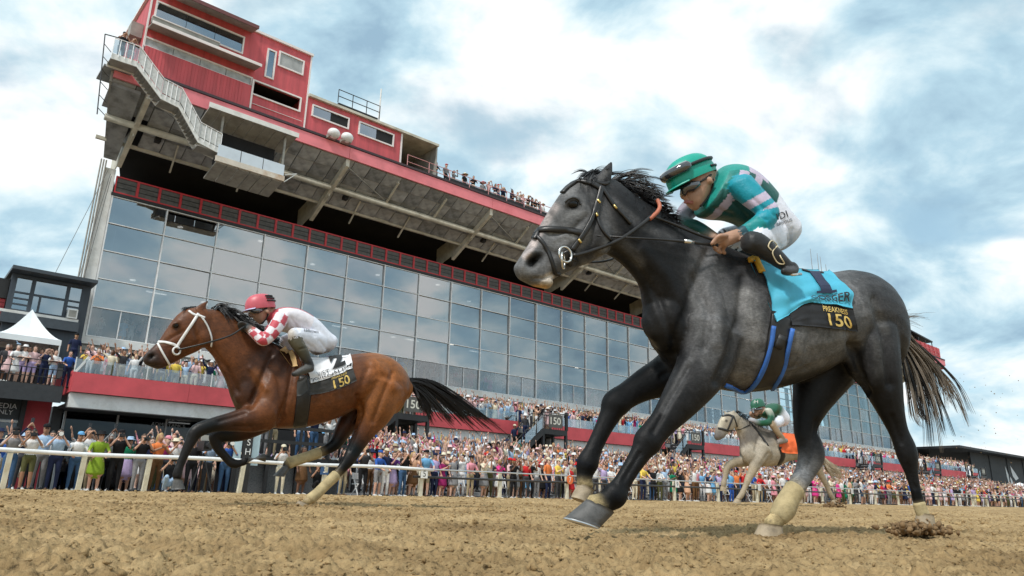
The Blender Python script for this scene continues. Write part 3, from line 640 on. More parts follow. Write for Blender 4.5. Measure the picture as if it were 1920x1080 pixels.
# ground floor shopfront
SF = thing('shopfront', 'dark glazed ground floor front below the red balcony', 'shopfront', (6.6, 41.5, .05))
MB().box(6.6, 124, 43.0, 43.2, 0, 3.9).build('back_wall', INTER, SF)
GLS = glass_mat('shop_glass', (.20, .21, .22), .05, .02, (.7, .72, .75), .12)
ALUD = mat('aluminium_dull', (.45, .45, .45), .45, .3, var=.1)
for k in range(24):
    t = 6.9+k*2.35
    MB().box(t, t+.09, 41.4, 41.55, .05, 3.88).build('mullion', ALUD, SF)
    MB().box(t+.1, t+2.34, 41.46, 41.48, .08, 2.35).build('pane', GLS, SF); MB().box(t+.1, t+2.34, 41.46, 41.48, 2.47, 3.86).build('pane', GLS, SF)
    MB().box(t+.1, t+2.34, 41.42, 41.53, 2.36, 2.46).build('transom', ALUD, SF)
MB().box(6.3, 6.7, 40.8, 41.6, .05, 4.0).build('pier', BLACK, SF)
LET = mat('lettering_grey', (.42, .42, .42), .6, var=0)
ta, za = at(318, 787, 41.38); flat_text('NO', SF, LET, ta, 41.38, za, h=.16); ta, za = at(316, 797, 41.38); flat_text('ADMITTANCE', SF, LET, ta, 41.38, za, w=1.72)
strip2 = MB().box(-.5, .5, -.06, .06, 0, .05)
for k in range(7): MB().box(12+7*k, 13.1+7*k, 42.2, 42.32, 3.78, 3.83).build('strip_lamp', LAMPW, SF)

# --- black stairs with the gold 150 signs
GOLD = mat('gold_print', (.60, .44, .16), .45, .2, var=.05); SIGNB = mat('sign_dark', (.10, .095, .085), .6, var=.2)
SIGNL = mat('sign_letters', (.75, .72, .62), .5, var=0)
V150, F150 = text_mesh('150', 1.0, .012); STEEL = mat('stair_grey', (.38, .39, .40), .5, .2, var=.1)
names_t = ['behind the bay horse', 'nearest left of the dark grey horse', 'behind the dark grey forelegs', 'right behind the pale horse', 'behind the dark grey hind legs', 'just right of the dark tail', 'last on the right']
for k, s in enumerate(stair_t):
    z0 = float(ground_z(s, 30)); nS1 = 36.4
    st = thing('apron_stair', f'black stair from the balcony with a 150 sign, {names_t[k]}', 'stair', (s-2, nS1, z0), group='black stairs from the balcony to the apron')
    zl = 4.85
    MB().box(s-2.3, s, nS1, NB_+.1, zl-.35, zl).build('landing', BLACK, st)
    for a, nn in ((s-2.25, nS1+.1), (s-.06, nS1+.1), (s-.06, NB_-.2)): MB().box(a-.09, a+.09, nn-.09, nn+.09, z0, zl-.36).build('post', BLACK, st)
    MB().box(s-.14, s+.04, nS1-.04, nS1+.14, zl, zl+1.25).build('post', BLACK, st)
    for nn in (nS1-.03, NB_-.35):
        MB().hexa([(s-7.6, nn, z0+.0), (s-2.3, nn, zl-.4), (s-2.3, nn+.08, zl-.4), (s-7.6, nn+.08, z0+.0), (s-7.6, nn, z0+.36), (s-2.3, nn, zl), (s-2.3, nn+.08, zl), (s-7.6, nn+.08, z0+.36)]).build('stringer', BLACK, st)
        MB().tube([(s-7.6, nn, z0+1.3), (s-2.3, nn, zl+1.1), (s, nn, zl+1.1)], .035, 6).build('handrail', BLACK, st)
        for q in range(4):
            u = (q+.5)/4; MB().tube([(s-7.6+5.3*u, nn, z0+.3+(zl-z0-.3)*u), (s-7.6+5.3*u, nn, z0+1.3+(zl-z0-.2)*u)], .03, 6).build('baluster', BLACK, st)
    for q in range(3):
        u0, u1 = q/3+.02, (q+1)/3-.02; f_ = lambda u: (s-7.6+5.3*u, z0+.45+(zl-z0-.35)*u)
        (x0, y0), (x1, y1) = f_(u0), f_(u1)
        MB().hexa([(x0, nS1-.01, y0), (x1, nS1-.01, y1), (x1, nS1+.0, y1), (x0, nS1+.0, y0), (x0, nS1-.01, y0+.72), (x1, nS1-.01, y1+.72), (x1, nS1+.0, y1+.72), (x0, nS1+.0, y0+.72)]).build('glass_panel', GLASSC, st)
    for q in range(14):
        u = (q+.5)/14; MB().box(s-7.6+5.3*u-.16, s-7.6+5.3*u+.16, nS1+.06, NB_-.36, z0+.3+(zl-z0-.35)*u-.03, z0+.3+(zl-z0-.35)*u+.02).build('tread', STEEL, st)
    for q in range(10): MB().box(s-2.2+.22*q, s-2.18+.22*q, nS1+.0, nS1+.025, zl, zl+1.1).build('baluster', BLACK, st)
    sg = MB().box(s-1.85, s-.55, nS1-.06, nS1-.03, zl+.12, zl+1.02).build('sign', SIGNB, st)
    kx = .98/np.ptp(V150[:, 0]); kz = .5/np.ptp(V150[:, 1])
    MB().add([(s-1.2+p[0]*kx, nS1-.064, zl+.58+p[1]*kz) for p in V150], F150).build('lettering', SIGNL, sg)
# ================================================================== left of the stand: terrace, tent, dark cabin
NAVY = mat('navy_wall', (.045, .058, .075), .6, var=.15, scale=1.5, stretch=(4, 4, .4)); NAVYF = mat('navy_frame', (.05, .062, .075), .5, var=.1)
GLG = glass_mat('old_glass', (.30, .33, .36), .42, .03, (.75, .8, .85))
nC = 43.2
CB = thing('dark_cabin', 'dark blue flat roofed cabin with many paned windows behind the white tent', 'cabin', (*[at(90, 600, nC)[0]], nC, 4.0))
q = lambda x, y: at(x, y, nC)
tl, zt_ = q(22, 515)[0], q(90, 522)[1]; tr = q(160, 600)[0]; zw0 = q(90, 590)[1]; zbot = q(120, 690)[1]
wl, wz1 = q(30, 560)[0], q(90, 527)[1]; wr = q(146, 580)[0]
# window wall: columns and rows of panes
colx = [q(26, 555)[0], q(55, 555)[0], q(62, 560)[0], q(122, 560)[0], q(128, 565)[0], q(150, 565)[0]]
zz_ = [zw0, zw0+(wz1-zw0)*.30, zw0+(wz1-zw0)*.52, wz1]
panes = []
for ca, cb, div in ((colx[0], colx[1], 3), (colx[2], colx[3], 1), (colx[4], colx[5], 3)):
    panes.append((ca, cb, zz_[2]+.05, zz_[3]-.05))
    if div == 3:
        for k in range(3): panes.append((ca, cb, zw0+(zz_[2]-zw0)*k/3+.04, zw0+(zz_[2]-zw0)*(k+1)/3-.04))
    else:
        m3 = ca+(cb-ca)*.22; panes.append((ca, m3-.05, zw0+.05, zz_[2]-.05)); panes.append((m3+.05, cb, zw0+.05, zz_[2]-.05))
wall_with_holes(CB, 'front_wall', colx[0]-.25, tr, zbot, wz1+.1, nC, panes, NAVY)
for k, (a, b, c, d) in enumerate(panes):
    MB().box(a, b, nC+.05, nC+.07, c, d).build('pane', GLG, CB)
MB().box(colx[0]-.25, tr, nC+2.5, nC+2.6, zbot, wz1).build('back_wall', INTER2, CB)
MB().box(colx[0]-.24, tr-.01, nC+.15, nC+2.5, wz1-.1, wz1+.09).build('ceiling', INTER2, CB)
MB().hexa([(tl-.1, nC-.9, wz1+.12), (tr+.1, nC-.9, wz1+.12), (tr+.1, nC+3, wz1+.12), (tl-.1, nC+3, wz1+.12), (tl-.1, nC-.9, wz1+.3), (tr+.1, nC-.9, wz1+.3), (tr+.1, nC+3, wz1+.3), (tl-.1, nC+3, wz1+.3)]).build('roof', NAVYF, CB)
MB().box(colx[0]-.5, tr-.35, nC-.25, nC-.02, zw0-.22, zw0-.08).build('window_sill', WHITE, CB)
MB().box(colx[0]-.4, tr-.3, nC-.4, nC-.02, zw0-.75, zw0-.25).build('gutter_box', NAVYF, CB)
MB().box(colx[4]+.02, colx[5]-.05, nC-.35, nC-.03, zw0-.06, zw0+.42).build('air_conditioner', WHITE, CB)
MB().box(colx[4]+.08, colx[5]-.11, nC-.36, nC-.355, zw0, zw0+.36).build('grille', GREYST, CB)
# red wall at the far left
m_ = MB(); zr0 = q(5, 600)[1]; zr1 = q(5, 555)[1]
RW = thing('red_board_wall', 'red boarded wall at the left edge behind the dark cabin', 'wall', (colx[0]-2, nC+.6, zr0))
for k in range(6): MB().box(colx[0]-6, colx[0]-.26, nC+.6-.012*k, nC+.75, zr0+(zr1-zr0)*k/6, zr0+(zr1-zr0)*(k+1)/6-.02).build('board', RED2, RW)
MB().box(colx[0]-6, colx[0]-.26, nC+.4, nC+1.5, zr1, zr1+1.0).build('dark_eave', BLACK, RW)
# terrace
nT = 38.4; zT = (at(20, 712, nT)[1]+at(110, 727, nT)[1])/2
TE = thing('terrace', 'black steel terrace with thin railing left of the red balcony', 'terrace', (0, nT, zT))
MB().box(-9, 6.15, nT, nC-.1, zT-.14, zT).build('deck', BLACK, TE)
MB().box(-9, 6.15, nT-.08, nT-.01, zT-.75, zT-.02).build('fascia', mat('black_fascia', (.03, .032, .035), .55, var=.2), TE)
for k in range(9):
    t = -8.6+k*1.8
    if t < 6.1: MB().tube([(t, nT+.05, zT), (t, nT+.05, zT+1.1)], .025, 6).build('post', BLACK, TE)
for z in (.35, .72, 1.1): MB().tube([(-9, nT+.05, zT+z), (6.1, nT+.05, zT+z)], .022, 6).build('rail', BLACK, TE)
for t in (1.9, -4): MB().box(t, t+.25, nT+.3, nT+.55, 0, zT-.15).build('post', BLACK, TE)
MB().box(-9, 6.3, nC-.25, nC-.15, zT, zT+2.6).build('back_screen', INTER, TE)
LW = thing('ground_wall', 'dark red block wall with a white framed window under the black terrace', 'wall', (0, 41.0, 0))
tm0, tm1 = at(-40, 790, 41)[0], at(36, 790, 41)[0]
MB().box(tm1+.12, 6.25, 41.0, 41.2, 0, zT-.16).build('block_wall', RED, LW)
MB().box(tm0, tm1, 41.0, 41.1, 0, zT-.2).build('window_glass', GLS, LW)
for z in (at(15, 742, 41)[1], at(15, 790, 41)[1]): MB().box(tm0, tm1, 40.9, 40.99, z-.05, z+.05).build('window_frame', WHITE, LW)
MB().box(tm1, tm1+.1, 40.88, 41.0, 0, zT-.3).build('window_frame', WHITE, LW)
z1_, z0_ = at(15, 742, 41)[1]-.06, at(15, 788, 41)[1]+.05
sgn = MB().box(tm0, tm1-.02, 40.93, 40.97, z0_, z1_).build('sign', mat('sign_charcoal', (.035, .04, .045), .5), LW)
LW2 = mat('letters_white', (.8, .8, .8), .5, var=0)
a, z = at(9, 760.5, 40.92); flat_text('MEDIA', sgn, LW2, a, 40.92, z, w=.98)
a, z = at(5, 772, 40.92); flat_text('ONLY', sgn, LW2, a, 40.92, z, w=.80)
MB().box(5.0, 5.2, 40.7, 40.95, 0, zT-.16).build('downpipe', BLACK, LW)
# tent
CLOTH = mat('tent_cloth', (.80, .84, .86), .7, var=.05, scale=2, bump=.1, bscale=3)
nTe = 40.6; tp, zp = at(61, 580, nTe); te, ze = at(118, 637, nTe-1.5); hw = te-tp
TN = thing('party_tent', 'white peaked tent roof over guests on the black terrace', 'tent', (tp, nTe, zT))
def tent(parent, tp, nn, zp, ze, hw, zfoot):
    m_ = MB(); S = 10; prof = []
    for k in range(S+1):
        u = k/S; prof.append((u, zp-(zp-ze)*(1-(1-u)**1.35*1.0) if True else 0))
    ring = []
    for u, z in prof:
        ring.append([(tp-hw*u, nn-hw*u, z-.06*math.sin(math.pi*u)), (tp, nn-hw*u, z-.16*math.sin(math.pi*u)), (tp+hw*u, nn-hw*u, z-.06*math.sin(math.pi*u)), (tp+hw*u, nn, z-.16*math.sin(math.pi*u)), (tp+hw*u, nn+hw*u, z), (tp, nn+hw*u, z-.16*math.sin(math.pi*u)), (tp-hw*u, nn+hw*u, z), (tp-hw*u, nn, z-.16*math.sin(math.pi*u))])
    for k in range(S):
        A_, B_ = ring[k], ring[k+1]
        for j in range(8): m_.add([A_[j], A_[(j+1) % 8], B_[(j+1) % 8], B_[j]], [(3, 2, 1, 0)])
    m_.build('roof_cloth', CLOTH, parent, smooth=False)
    v_ = MB()
    for a, b in (((-1, -1), (1, -1)), ((1, -1), (1, 1)), ((1, 1), (-1, 1)), ((-1, 1), (-1, -1))):
        p, r_ = (tp+hw*a[0], nn+hw*a[1]), (tp+hw*b[0], nn+hw*b[1])
        v_.add([(*p, ze-.26), (*r_, ze-.26), (*r_, ze), (*p, ze)], [(0, 1, 2, 3)])
    v_.build('valance', CLOTH, parent)
    for a in ((-1, -1), (1, -1), (1, 1), (-1, 1)): MB().box(tp+hw*a[0]*.97-.03, tp+hw*a[0]*.97+.03, nn+hw*a[1]*.97-.03, nn+hw*a[1]*.97+.03, zfoot, ze).build('leg', WHITE, parent)
tent(TN, tp, nTe, zp, ze, hw, zT)
# guy wires
WIRE = mat('wire', (.12, .12, .12), .5, .5, var=0)
for k, (a, b) in enumerate((((101, 517), (203, 318)), ((148, 520), (207, 326)), ((157, 522), (209, 330)))):
    nn = 44.0; p, r_ = at(*a, nn), at(*b, nn)
    MB().tube([(p[0], nn, p[1]), (r_[0], nn, r_[1])], .014, 5).top('guy_wire', WIRE, ['long slack', 'middle', 'short'][k]+' guy wire from the roof end down to the dark cabin', 'wire', (p[0], nn, p[1]), group='guy wires at the left end')

# ================================================================== right: dark shed, tent, antennas
SHD = mat('shed_dark', (.035, .038, .042), .7, var=.2, scale=.6)
nR = 42.0
RSh = thing('dark_shed', 'long charcoal shed with a flat roof and white painted horse heads, far right', 'shed', (130, nR, .4))
r0, r1, r2 = at(1695, 838, nR), at(1816, 843, nR), at(1925, 858, nR)
zz0 = r1[1]
MB().box(124.2, 230, nR-2, nR+14, zz0-.35, zz0).build('roof', SHD, RSh)
MB().box(124.2, r1[0], nR+6, nR+6.2, 0, zz0-.36).build('rear_wall', INTER, RSh)
MB().box(r1[0], 230, nR, nR+.2, 0, zz0-.36).build('front_wall', SHD, RSh)
for k in range(6): MB().box(r1[0]+k*9, r1[0]+k*9+.3, nR-.12, nR-.01, 0, zz0-.36).build('pilaster', SHD, RSh)
WM = mat('mural_white', (.72, .74, .75), .6, var=.04)
for poly in ([(1884, 873), (1891, 890), (1897, 898), (1903, 914), (1898, 918), (1892, 908), (1888, 893)], [(1894, 873), (1903, 886), (1910, 897), (1905, 901), (1899, 893), (1896, 882)]):
    P_ = [at(x, y, nR-.03) for x, y in poly]; MB().add([(a, nR-.03, z) for a, z in P_], [tuple(range(len(P_)-1, -1, -1))]).build('painted_shape', WM, RSh)
a, z = at(1912, 906, 36.0); tn2 = thing('vendor_tent', 'white tent top at the right edge above the crowd', 'tent', (a, 36.0, .45))
tent(tn2, a, 36.0, z+.1, z-1.0, 3.2, .45)
for k, (x, y0, y1) in enumerate(((1523, 503, 468), (1535, 503, 476), (1540, 503, 482), (1549, 505, 496))):
    nn = 46.0; t_, za_ = at(x, y0, nn); _, zb_ = at(x, y1, nn)
    MB().tube([(t_, nn, 22.2), (t_, nn, za_), (t_, nn, zb_)], [.06, .05, .03], 6).top('mast_antenna', mat('mast_grey', (.3, .3, .3), .5, .3), ['tallest', 'second', 'third', 'shortest'][k]+' thin antenna mast above the dark grey horse\'s back', 'antenna', (t_, nn, 22.2), group='antenna masts on the far roof')
# end box at the far end of the roof
EB = thing('roof_end_stand', 'red railed stand at the far right end of the roof with a black shade', 'stand', (108, 40.4, 22.4))
MB().box(104, 123, 40.38, 40.5, 22.42, 24.2).build('red_front', RED2, EB)
MB().hexa([(103, 41.0, 26.4), (122.5, 41.0, 25.2), (122.5, 45, 25.2), (103, 45, 26.4), (103, 41.0, 26.6), (122.5, 41.0, 25.4), (122.5, 45, 25.4), (103, 45, 26.6)]).build('shade_roof', BLACK, EB)
for k in range(8): MB().box(104+2.6*k, 104.12+2.6*k, 41.05, 41.15, 22.4, 25.2).build('post', BLACK, EB)
for k in range(12): MB().bar((104.5+1.55*k, 40.3, 24.2), (105.2+1.55*k, 40.3, 22.9), .06, .05).build('strut', RED, EB)
MB().box(104, 122.8, 43.2, 43.3, 22.4, 25.3).build('back_screen', INTER, EB)

# ================================================================== outer rail
nFn = 23.6
WR = mat('white_rail', (.80, .81, .82), .35, var=.05, scale=4, dirt=(.6, .58, .52)); POSTC = mat('post_cream', (.72, .68, .54), .6, var=.12, scale=5, dirt=(.45, .36, .2))
F1 = thing('white_rail_fence', 'thick white outer rail with cream posts in front of the photographers', 'fence', (4, nFn, .03))
def fz(t): return float(ground_z(t, nFn))
MB().tube([(t, nFn-.12, fz(t)+1.02+.02*math.sin(t)) for t in np.linspace(-6, 16.4, 30)], .062, 10).build('rail', WR, F1, smooth=True)
for t in (-2.3, .95, 2.85, 4.6, 6.3, 9.1, 11.95):
    MB().hexa([(t-.06, nFn-.02, fz(t)-.1), (t+.06, nFn-.02, fz(t)-.1), (t+.06, nFn+.12, fz(t)-.1), (t-.06, nFn+.12, fz(t)-.1), (t-.06, nFn-.19, fz(t)+.95), (t+.06, nFn-.19, fz(t)+.95), (t+.06, nFn-.05, fz(t)+.95), (t-.06, nFn-.05, fz(t)+.95)]).build('post', POSTC, F1)
F2 = thing('pipe_fence', 'silver and black pipe rails on cream posts along the far crowd', 'fence', (16, nFn, .08))
PIPE = mat('pipe_silver', (.62, .64, .66), .3, .7, var=.05); PBLK = mat('pipe_black', (.03, .03, .032), .4, var=.1)
ts2 = np.linspace(15.6, 108, 60)
MB().tube([(t, nFn-.05, fz(t)+1.03) for t in ts2], .03, 8).build('top_rail', PIPE, F2); MB().tube([(t, nFn-.02, fz(t)+.74) for t in ts2], .045, 8).build('lower_rail', PBLK, F2)
pm = MB().box(-.065, .065, -.06, .06, -.1, 1.0).mesh('post', POSTC)
posts = [16.0+3.9*k for k in range(24)]
for t in posts: sub('post', F2, pm, (t, nFn+.06, fz(t)))
ORG = mat('sign_orange', (.80, .18, .04), .5, var=.03); BLU = mat('sign_blue', (.03, .09, .22), .5, var=.03); WHT = mat('sign_white', (.82, .82, .8), .5, var=.03); BKT = mat('sign_black_ink', (.015, .015, .015), .5, var=0)
WORD = {'3': 'three', '5': 'five', '7': 'seven', '9': 'nine', '11': 'eleven', '13': 'thirteen'}
def post_sign(num, t, bgm, ink, round_=False):
    z = fz(t)+.86; nn = nFn-.16
    s_ = thing('post_number_sign', f'small {bgm.name.split("_")[1]} sign with the number {WORD[num]} on a fence post', 'sign', (t, nn, z-.13), group='numbered signs on the rail posts')
    if round_: MB().tube([(t, nn, z), (t, nn+.02, z)], .2, 16).build('board', bgm, s_)
    else: MB().box(t-.15, t+.15, nn, nn+.02, z-.17, z+.17).build('board', bgm, s_)
    flat_text(num, s_, ink, t, nn-.004, z, h=.22)
post_sign('3', 11.9, BLU, WHT); post_sign('5', 16.0, WHT, BKT); post_sign('7', 23.8, ORG, WHT, True); post_sign('9', 31.6, WHT, BKT); post_sign('11', 39.4, WHT, BKT); post_sign('13', 51.1, WHT, BKT)

# ================================================================== black viewing platform and finish post behind the white rail
tA, tB = at(432, 900, 26.2)[0], at(668, 900, 26.2)[0]; zD = at(550, 858, 26.2)[1]; zR = at(550, 803, 26.2)[1]
VP = thing('viewing_platform', 'low black platform with rails behind the white rail under the bay horse', 'platform', (tA, 26.2, .05))
MB().box(tA, tB, 26.2, 28.4, zD-.22, zD).build('deck', BLACK, VP)
for k in range(5):
    t = tA+.1+(tB-tA-.2)*k/4; MB().box(t-.06, t+.06, 26.22, 26.34, .03, zD-.225).build('post', BLACK, VP); MB().box(t-.04, t+.04, 26.16, 26.24, zD, zR+.06).build('rail_post', BLACK, VP)
for z in (zR, (zR+zD)/2): MB().box(tA, tB, 26.14, 26.19, z-.06, z+.06).build('rail', BLACK, VP)
MB().box(tA+.2, tB-.2, 28.3, 28.36, .05, zR+.1).build('back_screen', INTER, VP)
for k in range(4):
    a_ = tA+.25+(tB-tA-.5)*k/4; MB().box(a_, a_+(tB-tA-.5)/4-.06, 26.4, 26.43, .08, zD-.26).build('lattice_panel', mat('lattice_grey', (.10, .10, .10), .7, var=.4, scale=20), VP)
tf = at(456, 900, 24.3)[0]; FP = thing('finish_post', 'tall black post with white letters FINISH beside pale blue boards', 'post', (tf, 24.3, .05))
zf0, zf1 = .05, at(456, 780, 24.3)[1]+.6
MB().box(tf-.13, tf+.13, 24.2, 24.4, zf0, zf1).build('post', BLACK, FP)
for dx_ in (-.42, .18): MB().box(tf+dx_, tf+dx_+.24, 24.3, 24.36, 1.0, zf1-.1).build('side_board', mat('board_pale_blue', (.50, .66, .74), .6, var=.05), FP)
for k, chh in enumerate('FINISH'): flat_text(chh, FP, LW2, tf, 24.19, zf1-.25-.3*k, h=.2)
# ================================================================== modelling bodies: lofted limbs fused into one skin
def catmull(A, m):
    """Smooth resampling of rows of A, m steps per span."""
    A = np.asarray(A, float); n = len(A)
    if n < 2: return A
    P = np.vstack([2*A[0]-A[1], A, 2*A[-1]-A[-2]]); out_ = []
    for i in range(n-1):
        p0, p1, p2, p3 = P[i], P[i+1], P[i+2], P[i+3]
        for k in range(m):
            t = k/m; out_.append(.5*((2*p1)+(-p0+p2)*t+(2*p0-5*p1+4*p2-p3)*t*t+(-p0+3*p1-3*p2+p3)*t**3))
    out_.append(A[-1]); return np.array(out_)
class Body:
    def __init__(s, ang_deg, c):
        s.ang = math.radians(ang_deg); s.c = c
        s.d = np.array([math.cos(s.ang), math.sin(s.ang), 0]); s.n = np.array([-math.sin(s.ang), math.cos(s.ang), 0])
        s.V = []; s.F = []; s.sp = []; s.scol = []
    def P(s, px, py, lat=0.0):
        R = ray(px, py); return R*((s.c+lat)/(R@s.n))
    def mpp(s, px, py, lat=0.0):
        return float(s.P(px, py, lat)@CF)/FPX          # metres per photograph pixel there
    def _skin(s, C, A, B, cols, fn=None, K=0, cap=.55, lateral=None, pw=1.0):
        """C centres, A in-plane half axis vectors, B lateral half widths."""
        K = K or (64 if fn else 22); n = len(C); k0 = len(s.V); th = np.arange(K)*2*math.pi/K
        ct = np.sign(np.cos(th))*np.abs(np.cos(th))**pw; st = np.sign(np.sin(th))*np.abs(np.sin(th))**pw
        L_ = s.n if lateral is None else lateral
        T = np.gradient(C, axis=0) if n > 1 else np.zeros_like(C)
        def ringp(c, a, b): return c+np.outer(ct, a)+np.outer(st, L_*b)
        rows = [(i, 1.0, 0) for i in range(n)]
        rings = []
        t0 = -T[0]/(np.linalg.norm(T[0])+1e-9); t1 = T[-1]/(np.linalg.norm(T[-1])+1e-9)
        r0 = min(np.linalg.norm(A[0]), B[0])*cap; r1 = min(np.linalg.norm(A[-1]), B[-1])*cap
        for sc_, q in ((.35, 1.0), (.78, .62)): rings.append((ringp(C[0]+t0*r0*q, A[0]*sc_, B[0]*sc_), 0))
        for i in range(n): rings.append((ringp(C[i], A[i], B[i]), i))
        for sc_, q in ((.78, .62), (.35, 1.0)): rings.append((ringp(C[-1]+t1*r1*q, A[-1]*sc_, B[-1]*sc_), n-1))
        for R_, i in rings:
            s.V.extend(R_); s.sp.extend(R_)
            for j in range(K):
                s.scol.append(fn(i/max(1, n-1), th[j], R_[j]) if fn else cols[i])
        m = len(rings)
        for i in range(m-1):
            for j in range(K): s.F.append((k0+i*K+j, k0+(i+1)*K+j, k0+(i+1)*K+(j+1) % K, k0+i*K+(j+1) % K))
        s.F.append(tuple(k0+j for j in range(K))); s.F.append(tuple(k0+(m-1)*K+j for j in range(K-1, -1, -1)))
    def rings(s, rows, col=(.1, .1, .1), fn=None, m=6, pw=1.0):
        """rows: (top px, bottom px, lateral half width, lateral centre, colour)."""
        R_ = []
        for r in rows:
            lat = r[3] if len(r) > 3 and r[3] is not None else 0.0; cc = r[4] if len(r) > 4 else col
            a, b = s.P(*r[0], lat), s.P(*r[1], lat); R_.append(np.concatenate([(a+b)/2, (a-b)/2, [r[2]], cc]))
        Q = catmull(R_, m); s._skin(Q[:, :3], Q[:, 3:6], np.maximum(Q[:, 6], .01), np.clip(Q[:, 7:10], 0, 1), fn, pw=pw)
    def limb(s, rows, col=(.1, .1, .1), flat=.85, fn=None, m=6):
        """rows: (px, py, radius px, lateral, colour, flatness)."""
        R_ = []
        for r in rows:
            cc = r[4] if len(r) > 4 and r[4] is not None else col; fl = r[5] if len(r) > 5 else flat
            R_.append(np.concatenate([s.P(r[0], r[1], r[3]), [r[2]*s.mpp(r[0], r[1], r[3]), fl], cc]))
        Q = catmull(R_, m); C = Q[:, :3]; T = np.gradient(C, axis=0); T /= np.linalg.norm(T, axis=1)[:, None]+1e-9
        # cross-section across the limb: one axis in the body's vertical plane, one sideways
        A = np.cross(T, s.n); A /= np.linalg.norm(A, axis=1)[:, None]+1e-9
        rad = np.maximum(Q[:, 3], .004)
        s._skin(C, A*rad[:, None], rad*Q[:, 4], np.clip(Q[:, 5:8], 0, 1), fn)
    def blob(s, px, py, lat, rx, ry, rl, col=(.1, .1, .1), rot=0.0):
        """Ellipsoid: rx, ry in px within the plane (rot degrees), rl metres sideways."""
        c = s.P(px, py, lat); k = s.mpp(px, py, lat); a = math.radians(rot); ex = s.d*math.cos(a)+np.array([0, 0, 1])*math.sin(a); ez = np.cross(s.n, ex)*-1
        S = 9; C = []; A = []; B = []
        for i in range(S):
            u = -1+2*(i+.5)/S; w = math.sqrt(1-u*u); C.append(c+ex*rx*k*u); A.append(ez*ry*k*w); B.append(rl*w)
        s._skin(np.array(C), np.array(A), np.array(B), [col]*S)
    def fuse(s, name, voxel, smooth=5, knn=5):
        me = bpy.data.meshes.new(name); me.from_pydata([tuple(v) for v in s.V], [], s.F); me.update()
        bm = bmesh.new(); bm.from_mesh(me); bmesh.ops.recalc_face_normals(bm, faces=bm.faces); bm.to_mesh(me); bm.free()
        o = bpy.data.objects.new(name, me); TMP.collection.objects.link(o)
        md = o.modifiers.new('fuse', 'REMESH'); md.mode = 'VOXEL'; md.voxel_size = voxel; md.use_smooth_shade = True
        if smooth: sm = o.modifiers.new('soften', 'SMOOTH'); sm.factor = .5; sm.iterations = smooth
        TMP.view_layers[0].update(); dg = TMP.view_layers[0].depsgraph; m2 = bpy.data.meshes.new_from_object(o.evaluated_get(dg)); bpy.data.objects.remove(o)
        s.co = np.empty(len(m2.vertices)*3); m2.vertices.foreach_get('co', s.co); s.co = s.co.reshape(-1, 3)
        s.no = np.empty(len(m2.vertices)*3); m2.vertices.foreach_get('normal', s.no); s.no = s.no.reshape(-1, 3)
        sp = np.array(s.sp); scn = np.array(s.scol); kd = KDTree(len(sp))
        for i, p in enumerate(sp): kd.insert(p, i)
        kd.balance(); s.col = np.zeros((len(s.co), 3))
        for i, p in enumerate(s.co):
            if knn == 1: s.col[i] = scn[kd.find(p)[1]]
            else:
                w = 0; a = np.zeros(3)
                for _, j, dd in kd.find_n(p, knn): ww = 1/(dd+.004)**1.5; a += scn[j]*ww; w += ww
                s.col[i] = a/w
        s.me = m2; s.refresh(); return s
    def refresh(s):
        s.px = project(s.co); s.face = (s.no*(-s.co/np.linalg.norm(s.co, axis=1)[:, None])).sum(1)
    def _dist(s, line):
        L_ = np.array(line, float); p = s.px; d = np.full(len(p), 1e9)
        if len(L_) == 1: return np.hypot(*(p-L_[0]).T)
        for a, b in zip(L_[:-1], L_[1:]):
            ab = b-a; u = np.clip(((p-a)@ab)/(ab@ab+1e-9), 0, 1); d = np.minimum(d, np.hypot(*(p-(a+u[:, None]*ab)).T))
        return d
    def _near(s, lat):
        l = s.co@s.n-s.c
        return (s.face > .05) & (l < lat)
    def carve(s, line, w, depth, lat=.04):
        """Push the near-side skin in (depth > 0) or out along a line."""
        d = s._dist(line); k = np.exp(-(d/w)**2)*s._near(lat); s.co -= s.no*(depth*k)[:, None]
    def paint(s, line, w, col, amt=1.0, lat=.04, hard=2.0):
        d = s._dist(line); k = (amt*np.exp(-(d/w)**(2*hard))*s._near(lat))[:, None]; s.col = s.col*(1-k)+np.array(col)*k
    def finish(s, name, material, parent, extra=None):
        me = s.me; me.vertices.foreach_set('co', (s.co-BASE[parent.name]).ravel()) if False else None
        b = BASE[parent.name]; a = parent.rotation_euler[2]; loc = np.array(parent.location)
        X = s.co-loc; ca, sa = math.cos(-a), math.sin(-a); Y = np.stack([X[:, 0]*ca-X[:, 1]*sa, X[:, 0]*sa+X[:, 1]*ca, X[:, 2]], -1)
        me.vertices.foreach_set('co', Y.ravel()); at_ = me.color_attributes.new('Col', 'FLOAT_COLOR', 'POINT')
        c4 = np.ones((len(s.col), 4)); c4[:, :3] = s.col; at_.data.foreach_set('color', c4.ravel())
        me.materials.clear(); me.materials.append(material); me.polygons.foreach_set('use_smooth', [True]*len(me.polygons)); me.update(); me.name = name
        o = bpy.data.objects.new(name, me); COL.objects.link(o); o.parent = parent; BASE[o.name] = b
        s.bvh = BVHTree.FromPolygons([tuple(p) for p in s.co], [tuple(p.vertices) for p in me.polygons]); return o
    def hit(s, px, py, off=.008, lat=-.2):
        """The point on the near skin under a photograph pixel, lifted off along the normal."""
        r = ray(px, py); r = r/np.linalg.norm(r); h = s.bvh.ray_cast(Vector((0, 0, 0)), Vector(r))
        if h[0] is None:
            p = s.P(px, py, lat); q = s.bvh.find_nearest(Vector(p))
            nn = np.array(q[1]); return np.array(q[0])+nn*off, nn
        nn = np.array(h[1]); nn = nn if nn@r < 0 else -nn
        return np.array(h[0])+nn*off, nn
